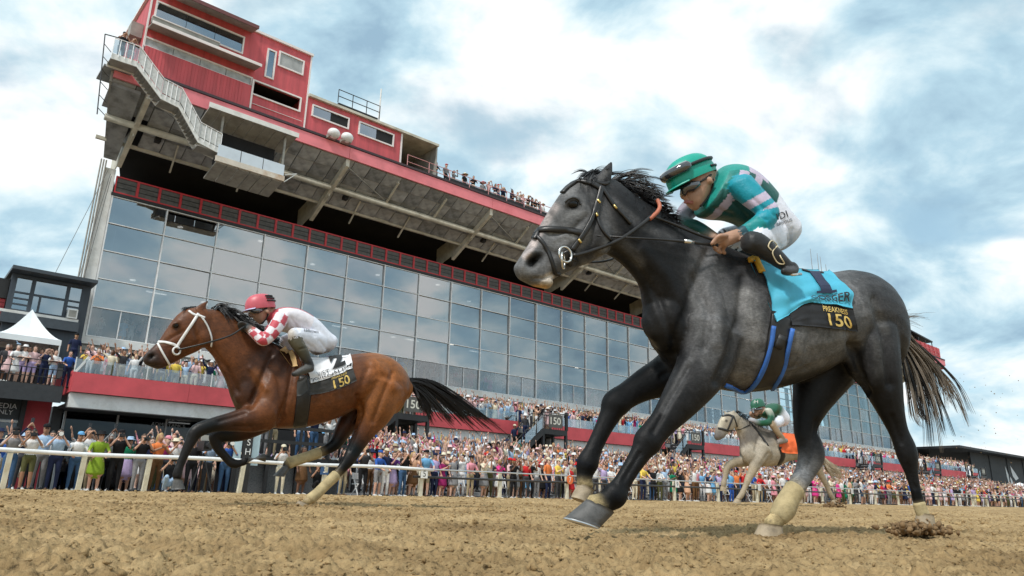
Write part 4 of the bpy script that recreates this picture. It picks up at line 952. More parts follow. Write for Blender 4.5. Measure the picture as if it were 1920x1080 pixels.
def wpart(mb, name, mats, parent, smooth=True):
    """World-coordinate mesh as a part of a rotated parent."""
    a = parent.rotation_euler[2]; loc = np.array(parent.location)
    if parent.parent is not None: a = parent.parent.rotation_euler[2]; loc = np.array(parent.parent.location)
    X = np.array(mb.v)-loc; ca, sa = math.cos(-a), math.sin(-a)
    mb.v = [tuple(p) for p in np.stack([X[:, 0]*ca-X[:, 1]*sa, X[:, 0]*sa+X[:, 1]*ca, X[:, 2]], -1)]
    o = bpy.data.objects.new(name, mb.mesh(name, mats, (0, 0, 0), smooth)); COL.objects.link(o); o.parent = parent
    if parent.parent is not None: pass
    BASE[o.name] = np.zeros(3); return o
def root_of(B, name, label, cat, px, py, z, group=None):
    p = B.P(px, py); e = bpy.data.objects.new(name, None); COL.objects.link(e); e.empty_display_size = .2
    e.location = (p[0], p[1], z); e.rotation_euler = (0, 0, B.ang); BASE[e.name] = np.array(e.location); return _props(e, label, cat, group)
def strap(B, line, w, th, name, material, parent, off=.006, m=6, closed=False):
    """A flat strap laid on the near skin along photograph pixels."""
    pts = catmull(line, m); Q = [B.hit(x, y, off) for x, y in pts]; C = np.array([q_[0] for q_ in Q]); Nn = np.array([q_[1] for q_ in Q])
    for _ in range(2): C[1:-1] = (C[:-2]+C[1:-1]*2+C[2:])/4
    T = np.gradient(C, axis=0); T /= np.linalg.norm(T, axis=1)[:, None]; S_ = np.cross(T, Nn); S_ /= np.linalg.norm(S_, axis=1)[:, None]
    mb = MB(); n = len(C); V = []
    for i in range(n):
        for a, b in ((-1, 0), (-.8, 1), (.8, 1), (1, 0)): V.append(C[i]+S_[i]*a*w/2+Nn[i]*(b*th-.003))
    Fc = [(i*4+j, i*4+(j+1) % 4, (i+1)*4+(j+1) % 4, (i+1)*4+j) for i in range(n-1) for j in range(4)]+[(3, 2, 1, 0), tuple((n-1)*4+j for j in range(4))]
    mb.add(V, Fc); return wpart(mb, name, material, parent)
def strands(name, lines, material, parent, r0, r1=.0004, seg=3):
    """Hair: many tapered strands in one part."""
    V = []; Fc = []; k = 0
    for L_ in lines:
        L_ = np.asarray(L_); n = len(L_); T = np.gradient(L_, axis=0); T /= np.linalg.norm(T, axis=1)[:, None]+1e-9
        a = np.cross(T, [.3, .5, .8]); a /= np.linalg.norm(a, axis=1)[:, None]+1e-9; b = np.cross(T, a); u = np.linspace(0, 1, n)
        r = (r0*(1-u)**.7+r1)*random.uniform(.6, 1.3)
        for j in range(seg):
            ph = 2*math.pi*j/seg; V.append(L_+(a*math.cos(ph)+b*math.sin(ph))*r[:, None])
        for i in range(n-1):
            for j in range(seg): j2 = (j+1) % seg; Fc.append((k+j*n+i, k+j2*n+i, k+j2*n+i+1, k+j*n+i+1))
        k += seg*n
    mb = MB(); mb.v = [tuple(p) for p in np.concatenate(V)]; mb.f = Fc; mb.m = [0]*len(Fc); return wpart(mb, name, material, parent)
def hair_lines(B, n, starts, guides, lat=(0, .05), jit=8, m=4, flare=1.0, seed=1, lens=None, clump=0):
    """Strands from a start line that follow one of the guide polylines (px), spreading towards the tips."""
    rng = np.random.default_rng(seed); st = np.array(starts, float); res = []
    for q_ in range(n):
        if clump and q_ % clump: 
            L0 = res[-1]; off_ = rng.normal(0, .0035, 3); k_ = np.linspace(.3, 1.6, len(L0))[:, None]; res.append(L0+off_*k_); continue
        g = np.array(guides[rng.integers(len(guides))], float); u = rng.uniform(0, len(st)-1.001); i = int(u); s0 = st[i]+(st[i+1]-st[i])*(u-i) if len(st) > 1 else st[0]
        j1 = rng.normal(0, jit, 2); k = np.linspace(0, 1, len(g))[:, None]; ln = rng.uniform(.55, 1.08)*(np.interp(u, np.arange(len(lens)), lens) if lens else 1.0)
        p = s0+(g-g[0])*ln+j1*k**1.2*flare; p += rng.normal(0, jit*.12, p.shape)*k
        p = catmull(p, m); la = rng.normal(lat[0], lat[1])*np.linspace(.3, 1.4, len(p))
        res.append(np.array([B.P(x, y, l) for (x, y), l in zip(p, la)]))
    return res
def hoof(B, cf, cb, sf, sb, lat, hw, parent, material, shoe=None):
    """cf/cb coronet front/back px, sf/sb sole front/back px."""
    V = []; K = 16; mb = MB(); rows = 7
    for i in range(rows):
        u = i/(rows-1); f_ = np.array(cf)+(np.array(sf)-np.array(cf))*u; b_ = np.array(cb)+(np.array(sb)-np.array(cb))*u
        a, b = B.P(*f_, lat), B.P(*b_, lat); c = (a+b)/2; h = (a-b)/2; w = hw*(.84+.22*u)*(1+.012*math.sin(i*2.6))
        for j in range(K):
            th = 2*math.pi*j/K; V.append(c+h*math.cos(th)+B.n*w*math.sin(th)*(1-.12*math.cos(th)))
    Fc = [(i*K+j, i*K+(j+1) % K, (i+1)*K+(j+1) % K, (i+1)*K+j) for i in range(rows-1) for j in range(K)]+[tuple(range(K)), tuple((rows-1)*K+j for j in range(K-1, -1, -1))]
    mb.add(V, Fc); o = wpart(mb, 'hoof', material, parent)
    if shoe is not None:
        V2 = np.array(V[-K:]); c = V2.mean(0); dn = np.array(B.P(*sf, lat)-B.P(*cf, lat)); dn = dn/np.linalg.norm(dn)*.008
        m2 = MB(); m2.add(list(c+(V2-c)*1.02)+list(c+(V2-c)*1.02+dn), [(j, (j+1) % K, K+(j+1) % K, K+j) for j in range(K)]+[tuple(K+j for j in range(K-1, -1, -1))]); wpart(m2, 'horseshoe', shoe, parent)
    return o
def tubepart(pts, r, name, material, parent, seg=8):
    return wpart(MB().tube(pts, r, seg), name, material, parent)
def ringpart(B, px, py, rpx, lat, r, name, material, parent, tilt=0.3):
    c = B.P(px, py, lat); k = rpx*B.mpp(px, py, lat); ex = B.d*math.cos(tilt)+B.n*math.sin(tilt); mb = MB()
    mb.tube([c+ex*k*math.cos(a)+np.array([0, 0, 1])*k*math.sin(a) for a in np.linspace(0, 2*math.pi, 22)], r, 6, cap=False); return wpart(mb, name, material, parent)
class Cloth:
    """A cloth patch: px control grid laid on the near side of a body; maps (u, v) to the skin."""
    def __init__(s, B, grid): s.B = B; s.g = np.array(grid, float)
    def px(s, u, v):
        R_, C_ = s.g.shape[:2]
        def bez(rows, t):
            q = catmull(rows, 12); x = t*(len(q)-1); i = min(int(x), len(q)-2); return q[i]+(q[i+1]-q[i])*(x-i)
        return bez(np.array([bez(s.g[i], u) for i in range(R_)]), v)
    def table(s, nu, nv):
        cols = [catmull(s.g[i], 12) for i in range(len(s.g))]; us = np.linspace(0, 1, nu)
        rows = np.array([[np.array([np.interp(u*(len(c)-1), np.arange(len(c)), c[:, k]) for k in (0, 1)]) for u in us] for c in cols])
        out_ = []
        for j in range(nu):
            q = catmull(rows[:, j], 12); out_.append([[np.interp(v*(len(q)-1), np.arange(len(q)), q[:, k]) for k in (0, 1)] for v in np.linspace(0, 1, nv)])
        return np.array(out_).transpose(1, 0, 2)          # v, u, xy
    def sheet(s, name, material, parent=None, nu=54, nv=34, off=.014, ripple=.006, seed=0, mirror=True, label=None, cat=None):
        T = s.table(nu, nv); P_ = np.zeros((nv, nu, 3)); Nn = np.zeros((nv, nu, 3))
        for i in range(nv):
            for j in range(nu): P_[i, j], Nn[i, j] = s.B.hit(*T[i, j], off)
        for _ in range(8):
            Nn[1:-1, 1:-1] = Nn[1:-1, 1:-1]+Nn[:-2, 1:-1]+Nn[2:, 1:-1]+Nn[1:-1, :-2]+Nn[1:-1, 2:]; Nn[0] = Nn[1]; Nn[-1] = Nn[-2]; Nn[:, 0] = Nn[:, 1]; Nn[:, -1] = Nn[:, -2]; Nn /= np.linalg.norm(Nn, axis=2)[..., None]
        for _ in range(4):
            P_[1:-1, 1:-1] = (P_[1:-1, 1:-1]*2+P_[:-2, 1:-1]+P_[2:, 1:-1]+P_[1:-1, :-2]+P_[1:-1, 2:])/6
        gu, gv = np.meshgrid(np.linspace(0, 1, nu), np.linspace(0, 1, nv))
        rp = (np.sin(gu*17+gv*6+seed)+np.sin(gu*9-gv*11+seed*2)+.8*np.sin(gv*21+gu*5))*.4*ripple*np.clip(gv*1.5, 0, 1)
        P_ = P_+Nn*(rp+ripple*.5)[..., None]; s.P3 = P_; s.N3 = Nn
        V = P_.reshape(-1, 3); idx = np.arange(nu*nv).reshape(nv, nu)
        Fq = [tuple(int(x) for x in q_) for q_ in np.stack([idx[:-1, :-1], idx[:-1, 1:], idx[1:, 1:], idx[1:, :-1]], -1).reshape(-1, 4)]
        mb = MB(); mb.add(V, Fq); th = V-Nn.reshape(-1, 3)*.006; mb.add(th, [f[::-1] for f in Fq])
        bd = list(idx[0, :])+list(idx[1:, -1])+list(idx[-1, -2::-1])+list(idx[-2:0, 0]); k = nu*nv
        mb.f += [(int(a), int(b), int(b)+k, int(a)+k) for a, b in zip(bd, bd[1:]+bd[:1])]; mb.m += [0]*len(bd)
        if mirror:
            M_ = V-2*np.outer(V@s.B.n-s.B.c, s.B.n); k2 = len(mb.v); mb.add(M_, [f[::-1] for f in Fq])
            top = idx[0]; mb.f += [(int(top[j]), int(top[j+1]), int(top[j+1])+k2, int(top[j])+k2) for j in range(nu-1)]; mb.m += [0]*(nu-1)
        if parent is not None: return wpart(mb, name, material, parent)
        c = s.B.P(*T[0, nu//2]); e = bpy.data.objects.new(name, mb.mesh(name, material, c, True)); COL.objects.link(e); e.location = tuple(c); BASE[e.name] = np.array(c)
        return _props(e, label, cat)
    def letters(s, txt, u0, u1, v0, v1, name, material, parent, off=.006, bold=.012, shear=0.0):
        V, Fs = text_mesh(txt, 1.0, bold=bold, fine=.10); nv, nu = s.P3.shape[:2]
        x = (V[:, 0]-V[:, 0].min())/np.ptp(V[:, 0]); y = (V[:, 1]-V[:, 1].min())/np.ptp(V[:, 1])
        u = (u0+(u1-u0)*x)*(nu-1); v = (v1+(v0-v1)*y)*(nv-1); i = np.clip(v.astype(int), 0, nv-2); j = np.clip(u.astype(int), 0, nu-2); fv = (v-i)[:, None]; fu = (u-j)[:, None]
        bl = lambda A: (A[i, j]*(1-fu)+A[i, j+1]*fu)*(1-fv)+(A[i+1, j]*(1-fu)+A[i+1, j+1]*fu)*fv
        P_ = bl(s.P3)+bl(s.N3)*off; mb = MB(); loc = np.array(parent.location); mb.add(P_-loc, Fs)
        o = bpy.data.objects.new(name, mb.mesh(name, material)); COL.objects.link(o); o.parent = parent; BASE[o.name] = np.zeros(3); return o
def coat_mat(name, rough, var, spec, coat, dapple):
    if name in MATS: return MATS[name]
    m = bpy.data.materials.new(name); m.use_nodes = True; t = m.node_tree; t.nodes.clear(); MATS[name] = m; Lk = t.links.new
    o = N(t, 'ShaderNodeOutputMaterial'); b = N(t, 'ShaderNodeBsdfPrincipled', inp={'Roughness': rough}); b.inputs['Specular IOR Level'].default_value = spec; b.inputs['Coat Weight'].default_value = coat; b.inputs['Coat Roughness'].default_value = .3; Lk(b.outputs[0], o.inputs[0])
    a = N(t, 'ShaderNodeVertexColor', layer_name='Col'); c = N(t, 'ShaderNodeTexCoord')
    n1_ = N(t, 'ShaderNodeTexNoise', inp={'Scale': 7.0, 'Detail': 8.0, 'Roughness': .7, 'Distortion': .4}); Lk(c.outputs['Object'], n1_.inputs['Vector'])
    mp_ = N(t, 'ShaderNodeMapping', inp={'Scale': (40, 90, 260), 'Rotation': (0, .6, 0)}); Lk(c.outputs['Object'], mp_.inputs[0]); n2_ = N(t, 'ShaderNodeTexNoise', inp={'Scale': 1.0, 'Detail': 4.0, 'Roughness': .6}); Lk(mp_.outputs[0], n2_.inputs['Vector'])
    r1_ = ramp(t, [(.30, 1-var*1.6), (.5, 1.0), (.7, 1+var*2.4)]); Lk(n1_.outputs['Fac'], r1_.inputs[0]); r2_ = ramp(t, [(.25, .72), (.5, 1.0), (.78, 1.35)]); Lk(n2_.outputs['Fac'], r2_.inputs[0])
    m1 = N(t, 'ShaderNodeMix', data_type='RGBA', blend_type='MULTIPLY', inp={0: 1.0}); Lk(a.outputs[0], m1.inputs[6]); Lk(r1_.outputs[0], m1.inputs[7])
    n3_ = N(t, 'ShaderNodeTexNoise', inp={'Scale': 55.0, 'Detail': 4.0, 'Roughness': .75}); Lk(c.outputs['Object'], n3_.inputs['Vector']); r3_ = ramp(t, [(.32, .78), (.5, 1.0), (.68, 1.15+.15*dapple)]); Lk(n3_.outputs['Fac'], r3_.inputs[0])
    m3 = N(t, 'ShaderNodeMix', data_type='RGBA', blend_type='MULTIPLY', inp={0: 1.0}); Lk(m1.outputs[2], m3.inputs[6]); Lk(r3_.outputs[0], m3.inputs[7]); m1 = m3
    m2 = N(t, 'ShaderNodeMix', data_type='RGBA', blend_type='MULTIPLY', inp={0: 1.0}); Lk(m1.outputs[2], m2.inputs[6]); Lk(r2_.outputs[0], m2.inputs[7]); Lk(m2.outputs[2], b.inputs['Base Color'])
    rr_ = ramp(t, [(.3, rough-.12), (.7, min(1, rough+.15))]); Lk(n1_.outputs['Fac'], rr_.inputs[0]); Lk(rr_.outputs[0], b.inputs['Roughness'])
    b1 = N(t, 'ShaderNodeBump', inp={'Strength': .22, 'Distance': .004}); Lk(n2_.outputs['Fac'], b1.inputs['Height'])
    b2 = N(t, 'ShaderNodeBump', inp={'Strength': .35, 'Distance': .02}); Lk(n1_.outputs['Fac'], b2.inputs['Height']); Lk(b1.outputs[0], b2.inputs['Normal']); Lk(b2.outputs[0], b.inputs['Normal'])
    return m
LEATHER = mat('black_leather', (.016, .015, .015), .38, var=.25, scale=30, spec=.5); BRASS = mat('brass', (.75, .55, .2), .25, .9, var=.05); STEELB = mat('bit_steel', (.72, .70, .66), .2, .95, var=.05)
HOOFG = mat('hoof_grey', (.085, .083, .08), .5, var=.25, scale=22, bump=.15); HOOFT = mat('hoof_tan', (.34, .27, .18), .6, var=.25, scale=20, bump=.2)
EYE = mat('eye_dark', (.004, .0035, .003), .12, var=0, spec=.35); NOSTR = mat('nostril_dark', (.008, .007, .007), .7, var=0)
WRAP = mat('bandage_tan', (.46, .37, .20), .75, var=.25, scale=12, bump=.3, dirt=(.30, .21, .10)); SHOE = mat('shoe_aluminium', (.6, .6, .6), .3, .9, var=.05)
HAIRB = mat('hair_black', (.013, .012, .013), .42, var=.3, scale=60, spec=.5); HAIRG = mat('hair_grey_brown', (.20, .165, .13), .5, var=.55, scale=9, spec=.4); HAIRC = mat('hair_cream', (.55, .47, .36), .6, var=.25, scale=9)
# ================================================================== the dark grey horse
G = Body(18, 3.35)
dk, md, lt, bk = (.016, .016, .0172), (.036, .036, .038), (.08, .08, .082), (.006, .006, .0066)
hd = (.105, .105, .107); wh = (.42, .39, .37); tn = (.40, .31, .16)
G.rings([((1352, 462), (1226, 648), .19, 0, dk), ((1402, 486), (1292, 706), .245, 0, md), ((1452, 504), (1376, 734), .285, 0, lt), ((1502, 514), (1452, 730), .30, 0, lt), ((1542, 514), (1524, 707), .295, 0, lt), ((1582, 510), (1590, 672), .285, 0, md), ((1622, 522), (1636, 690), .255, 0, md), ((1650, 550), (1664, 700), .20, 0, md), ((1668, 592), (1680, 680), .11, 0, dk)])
G.rings([((1118, 330), (1104, 462), .085, -.15, md), ((1150, 338), (1143, 478), .095, -.15, dk), ((1192, 370), (1176, 502), .10, -.13, dk), ((1238, 398), (1204, 540), .115, -.10, dk), ((1290, 430), (1212, 590), .14, -.06, dk), ((1345, 460), (1224, 642), .18, -.02, dk), ((1395, 485), (1262, 690), .21, 0, dk)])
# shoulder, chest, quarters
G.rings([((1330, 500), (1285, 640), .07, -.15, lt), ((1352, 560), (1300, 690), .085, -.17, md), ((1368, 600), (1322, 720), .07, -.16, md)])
G.blob(1246, 605, -.07, 38, 60, .12, dk, 20); G.blob(1246, 605, .09, 34, 56, .11, dk, 20)
G.blob(1440, 640, -.05, 70, 75, .25, lt); G.blob(1606, 600, -.10, 56, 74, .16, md, -20); G.blob(1638, 655, -.10, 40, 82, .13, dk, 8); G.blob(1612, 610, .12, 50, 76, .14, dk)
G.blob(1612, 672, -.12, 26, 60, .10, md, 20)
# near hind, far hind
G.limb([(1624, 620, 60, -.12, md), (1644, 690, 47, -.14, dk), (1664, 750, 31, -.14, bk), (1683, 804, 19.5, -.13, bk), (1696, 836, 20.5, -.13, bk), (1702, 856, 20, -.13, bk), (1709, 886, 13, -.13, bk), (1716, 915, 10.5, -.13, bk), (1721, 936, 11, -.13, bk), (1727, 956, 10, -.13, tn), (1733, 968, 11, -.13, tn)], flat=.82)
G.limb([(1560, 660, 70, .10, dk), (1536, 712, 52, .10, dk), (1518, 762, 34, .09, bk), (1510, 806, 22.5, .08, bk), (1518, 834, 25, .08, (.03, .03, .032)), (1521, 854, 26, .08, (.06, .06, .062)), (1512, 880, 20.5, .08, (.16, .16, .162)), (1500, 902, 18, .08, (.24, .24, .24)), (1484, 928, 18, .08, tn), (1470, 954, 21, .08, tn), (1456, 974, 16, .08, tn), (1446, 986, 17, .08, tn)], flat=.8)
# near fore, far fore
G.limb([(1335, 620, 62, -.13, md), (1318, 686, 52, -.14, md), (1282, 742, 40, -.14, dk), (1245, 790, 27.5, -.14, bk), (1226, 812, 26, -.14, bk), (1213, 830, 27.5, -.14, bk), (1201, 850, 20.5, -.14, bk), (1182, 880, 17.5, -.14, bk), (1165, 908, 18, -.14, bk), (1153, 928, 25, -.14, bk), (1134, 942, 20, -.14, bk), (1114, 951, 24, -.14, tn)], flat=.82)
G.limb([(1300, 668, 58, .10, dk), (1262, 698, 44, .11, dk), (1212, 720, 31, .12, bk), (1176, 741, 25, .12, bk), (1154, 758, 27, .12, bk), (1144, 778, 21, .12, bk), (1130, 806, 17, .12, bk), (1113, 842, 16.5, .12, bk), (1102, 868, 21.5, .12, bk), (1096, 892, 16, .12, bk), (1097, 912, 17, .12, tn)], flat=.82)
# head
hl = -.16
G.rings([((968, 493), (984, 528), .045, hl, hd), ((977, 478), (1014, 538), .060, hl, hd), ((996, 449), (1044, 520), .057, hl, hd), ((1018, 412), (1080, 503), .072, hl, hd), ((1036, 384), (1112, 490), .092, hl, hd), ((1054, 359), (1138, 472), .100, hl, hd), ((1080, 340), (1148, 445), .090, hl, md), ((1108, 328), (1150, 410), .078, hl, md)], pw=.9)
G.blob(1118, 440, hl-.05, 30, 42, .055, hd, 20); G.blob(1072, 378, hl-.075, 17, 10, .03, hd, 35)
G.blob(1003, 486, hl-.045, 17, 21, .03, hd, 40); G.limb([(1006, 528, 9, hl, (.2, .19, .18)), (1030, 533, 9, hl, (.3, .24, .16))], flat=2.0)
for la, tip, b1, fx in ((hl-.055, (1148, 301), (1128, 346), 0), (hl+.05, (1112, 316), (1104, 340), 0)):
    G.limb([(b1[0], b1[1], 13, la, md), ((b1[0]*.6+tip[0]*.4), (b1[1]*.6+tip[1]*.4), 12.5, la, md), ((b1[0]*.25+tip[0]*.75), (b1[1]*.25+tip[1]*.75), 7, la, md), (tip[0], tip[1], 2, la, bk)], flat=.55)
G.fuse('body', .0095, 4)
for ln, w, dp in (([(1150, 470), (1190, 500), (1235, 560), (1262, 640)], 9, .012), ([(1330, 470), (1300, 540), (1275, 610), (1262, 660)], 10, .014), ([(1395, 520), (1385, 600), (1370, 660), (1345, 715)], 9, .016), ([(1300, 520), (1330, 590), (1320, 650)], 8, .010),
                  ([(1600, 650), (1607, 690), (1625, 735)], 9, .022), ([(1640, 560), (1660, 640), (1668, 720)], 8, .014), ([(1560, 560), (1590, 610), (1600, 655)], 9, .010), ([(1672, 780), (1690, 830)], 4, .006), ([(1700, 870), (1715, 915)], 3, .004),
                  ([(1530, 790), (1520, 850), (1505, 890)], 5, .006), ([(1290, 690), (1250, 760), (1225, 810)], 6, .009), ([(1200, 850), (1170, 900)], 4, .006), ([(1250, 700), (1190, 728)], 6, .008), ([(1128, 815), (1108, 850)], 3, .004),
                  ([(1096, 350), (1118, 400), (1108, 450), (1080, 488)], 6, .007), ([(1030, 440), (1075, 430), (1100, 405)], 5, .006), ([(1022, 468), (1050, 480)], 5, .006), ([(1000, 523), (1020, 522), (1040, 512)], 2.5, .008), ([(1450, 540), (1440, 600), (1430, 660)], 7, .004), ([(1480, 560), (1478, 640), (1470, 690)], 7, .004), ([(1515, 560), (1520, 630), (1512, 690)], 7, .004),
                  ([(1205, 470), (1250, 520), (1290, 600)], 14, -.010), ([(1345, 560), (1345, 640)], 14, -.008), ([(1640, 640), (1640, 720)], 14, -.010)):
    G.carve(ln, w, dp*1.5)
for ln in ([(1420, 690), (1460, 700), (1520, 680)], [(1465, 700), (1490, 690), (1510, 660)], [(1040, 450), (1060, 440), (1070, 452), (1090, 446)], [(1048, 462), (1066, 456)], [(1300, 650), (1280, 700), (1262, 730)], [(1660, 700), (1668, 740), (1680, 790)], [(1200, 735), (1180, 742)], [(1240, 770), (1225, 800)]): G.carve(ln, 2.0, -.0035)
G.carve([(997, 491), (1009, 483)], 9.5, .055); G.carve([(982, 500), (985, 482), (1000, 470), (1018, 472)], 3.5, -.006); G.carve([(1074, 384)], 11, .012); G.refresh()
G.paint([(1000, 452), (1020, 418), (1040, 388)], 9, (.5, .42, .40), .55); G.paint([(985, 480), (1000, 458)], 7, (.55, .47, .45), .7)
G.paint([(1020, 536), (1030, 520)], 9, (.62, .55, .48), .8); G.paint([(1000, 540), (1022, 540)], 6, (.55, .32, .10), .8); G.paint([(1074, 384)], 13, (.012, .012, .012), .9); G.paint([(997, 491), (1009, 483)], 11, (.004, .004, .004), 1.0)
G.paint([(1070, 350), (1100, 340)], 10, (.17, .17, .17), .5); G.paint([(1060, 405), (1090, 400)], 9, (.17, .17, .17), .6); G.paint([(1040, 460), (1070, 445)], 9, (.15, .15, .15), .6); G.paint([(1118, 420), (1122, 450), (1100, 478)], 13, (.014, .014, .015), .85); G.paint([(1068, 470), (1080, 490)], 11, (.02, .02, .02), .8); G.paint([(1035, 400), (1050, 420)], 6, (.04, .04, .04), .6); G.paint([(985, 505), (1000, 515)], 7, (.10, .10, .10), .7); G.paint([(1120, 345), (1140, 320)], 5, (.16, .16, .16), .5)
G.paint([(1120, 365), (1150, 440), (1200, 490)], 13, (.085, .085, .088), .6); G.paint([(1150, 380), (1200, 420), (1260, 450)], 9, (.075, .075, .078), .6)  # neck and crest highlights painted onto the dark coat
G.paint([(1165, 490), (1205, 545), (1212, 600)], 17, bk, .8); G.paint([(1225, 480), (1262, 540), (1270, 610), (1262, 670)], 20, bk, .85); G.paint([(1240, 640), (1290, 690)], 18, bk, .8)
G.paint([(1320, 490), (1345, 560), (1340, 640)], 34, (.105, .105, .108), .9); G.paint([(1300, 520), (1315, 600), (1330, 680)], 14, (.10, .10, .102), .7); G.paint([(1360, 600), (1365, 660), (1340, 720)], 10, (.03, .03, .031), .8)  # shoulder grey, with its highlights painted into the colour
G.paint([(1400, 560), (1415, 640), (1395, 705)], 22, (.135, .132, .13), .9); G.paint([(1470, 630), (1540, 650), (1575, 640)], 26, (.115, .113, .111), .8); G.paint([(1590, 540), (1620, 590), (1610, 640)], 16, (.10, .10, .102), .8); G.paint([(1630, 560), (1660, 620)], 10, (.09, .09, .09), .6)  # rib, flank and croup greys, brightened in colour as highlights
G.paint([(1302, 655), (1275, 715), (1245, 770)], 8, (.06, .06, .062), .8); G.paint([(1645, 640), (1650, 700)], 10, (.06, .06, .06), .6)  # light rim of foreleg and thigh painted into the coat
G.paint([(1450, 732), (1540, 702), (1590, 690)], 15, bk, .9); G.paint([(1400, 733), (1470, 733)], 8, bk, .7); G.paint([(1205, 783)], 6, (.25, .25, .25), .6); G.paint([(1660, 720), (1690, 790)], 22, bk, .7)  # belly shade painted near-black, beside the hind leg's own black
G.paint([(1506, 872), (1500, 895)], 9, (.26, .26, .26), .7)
GR = root_of(G, 'racehorse', 'large dark grey racehorse in front wearing the blue saddle cloth', 'horse', 1440, 1008, -.16)
COATG = coat_mat('coat_dark_grey', .50, .34, .20, 0.0, 1)
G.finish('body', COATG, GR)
for la, x, y, r in ((hl-.088, 1074, 384, .021),):
    p, nn = G.hit(1074, 384, .0); wpart(MB().ball(p-nn*.012, (.033, .024, .026), nu=16, nv=12), 'eye', EYE, GR)
strap(G, [(1060, 380), (1066, 374), (1076, 371), (1085, 376), (1089, 384)], .009, .010, 'eyelid', mat('eyelid_grey', (.03, .03, .03), .5, var=.2), GR, .0)
hoof(G, (1100, 936), (1150, 962), (1059, 970), (1122, 990), -.14, .062, GR, HOOFG, SHOE); hoof(G, (1084, 905), (1112, 920), (1072, 932), (1100, 944), .12, .05, GR, HOOFT)
hoof(G, (1426, 981), (1464, 986), (1411, 1013), (1465, 1013), .08, .062, GR, HOOFT, SHOE); hoof(G, (1722, 962), (1745, 966), (1718, 990), (1748, 992), -.13, .05, GR, HOOFT)
def bandage(B, rows, parent): 
    b = Body(math.degrees(B.ang), B.c); b.limb(rows, m=5, flat=.86); mb = MB(); mb.add(b.V, b.F); return wpart(mb, 'leg_bandage', WRAP, parent)
bandage(G, [(1491, 916, 19.5, .08), (1480, 934, 20, .08), (1470, 954, 22.5, .08), (1459, 970, 18, .08)], GR)
bandage(G, [(1723, 944, 12, -.13), (1727, 956, 12, -.13), (1731, 966, 12.5, -.13)], GR)
# mane, forelock, tail
cr = [(1142, 336), (1165, 350), (1190, 366), (1215, 384), (1240, 400), (1266, 414)]
mane = hair_lines(G, 1300, [(x, y+5) for x, y in cr], [[(0, 0), (22, -14), (50, -20), (78, -14)], [(0, 0), (18, -9), (44, -12), (70, -2)], [(0, 0), (16, -2), (36, 2), (56, 12)], [(0, 0), (10, 4), (20, 16), (26, 34)]], (-.11, .03), 6, seed=5, lens=[1.05, 1.0, .85, .55, .38, .3], clump=5)
strands('mane', mane, HAIRB, GR, .0024)
strands('forelock', hair_lines(G, 260, [(1092, 332), (1112, 330), (1135, 338)], [[(0, 0), (-6, -6), (-14, -6), (-24, 2)], [(0, 0), (10, -8), (20, -10), (32, -8)], [(0, 0), (6, 8), (12, 16), (22, 20)]], (-.15, .03), 4, seed=6, clump=5), HAIRB, GR, .0028)
tg = [[(1672, 604), (1700, 655), (1728, 712), (1748, 765), (1760, 812)], [(1672, 604), (1704, 648), (1742, 702), (1770, 760), (1790, 812)], [(1672, 604), (1694, 668), (1708, 730), (1718, 780), (1726, 796)], [(1672, 604), (1710, 640), (1756, 682), (1794, 728), (1814, 780)], [(1672, 604), (1698, 660), (1730, 722), (1748, 780), (1756, 840)], [(1672, 604), (1706, 645), (1750, 692), (1782, 742), (1800, 790)]]
tl_ = hair_lines(G, 560, [(1668, 598), (1676, 614)], tg, (.0, .045), 10, seed=8, clump=8); strands('tail', tl_[:150], HAIRB, GR, .0034); strands('tail_hair', tl_[150:], HAIRG, GR, .0026)
strands('tail_wisp', hair_lines(G, 40, [(1664, 598), (1676, 606)], [[(0, 0), (25, -6), (50, -10), (74, -8)], [(0, 0), (30, 20), (70, 70), (110, 120), (130, 170)]], (0, .05), 8, seed=9), HAIRG, GR, .0016)
# bridle
for ln, w in (([(1052, 358), (1062, 346), (1085, 340), (1110, 345), (1128, 356)], .032), ([(1128, 350), (1122, 372), (1114, 398), (1103, 424), (1088, 448), (1072, 470)], .03), ([(996, 442), (1010, 432), (1040, 430), (1070, 433), (1094, 438)], .034), ([(1004, 440), (1020, 458), (1032, 484), (1040, 510), (1048, 514)], .02), ([(1128, 352), (1146, 380), (1166, 402), (1182, 420)], .022), ([(1126, 362), (1120, 404), (1130, 434), (1150, 456)], .016), ([(1110, 340), (1130, 346), (1140, 342)], .02)):
    strap(G, ln, w, .010, 'bridle_strap', LEATHER, GR, .006)
for x, y in ((1121, 379), (1118, 404), (1152, 389), (1086, 452)):
    strap(G, [(x-3, y-3), (x+2, y+4)], .012, .008, 'buckle', BRASS, GR, .014, m=2)
strap(G, [(1062, 470), (1068, 482), (1074, 492)], .07, .008, 'bit_guard', LEATHER, GR, .006, m=4)
ringpart(G, 1060, 477, 15, hl-.10, .006, 'bit_ring', STEELB, GR); ringpart(G, 1056, 488, 15, hl-.10, .006, 'bit_ring', STEELB, GR, 1.0)
rein = [G.P(x, y, l) for x, y, l in ((1074, 480, hl-.085), (1110, 470, -.24), (1160, 450, -.25), (1200, 423, -.24), (1222, 405, -.23))]
tubepart(catmull(rein, 6), .011, 'rein', LEATHER, GR, 6)
tubepart(catmull([G.P(x, y, l) for x, y, l in ((1218, 411, -.235), (1232, 398, -.23), (1237, 387, -.22), (1233, 375, -.2))], 6), .011, 'rein_grip', mat('rubber_orange', (.52, .16, .09), .6, var=.15), GR, 8)
tubepart(catmull([G.P(x, y, l) for x, y, l in ((1222, 405, -.23), (1262, 420, -.2), (1310, 440, -.2), (1345, 452, -.2))], 6), .008, 'rein', LEATHER, GR, 6)
tubepart(catmull([G.P(x, y, l) for x, y, l in ((1070, 486, hl-.08), (1110, 492, -.1), (1150, 485, 0), (1185, 460, .1))], 6), .007, 'rein', LEATHER, GR, 6)
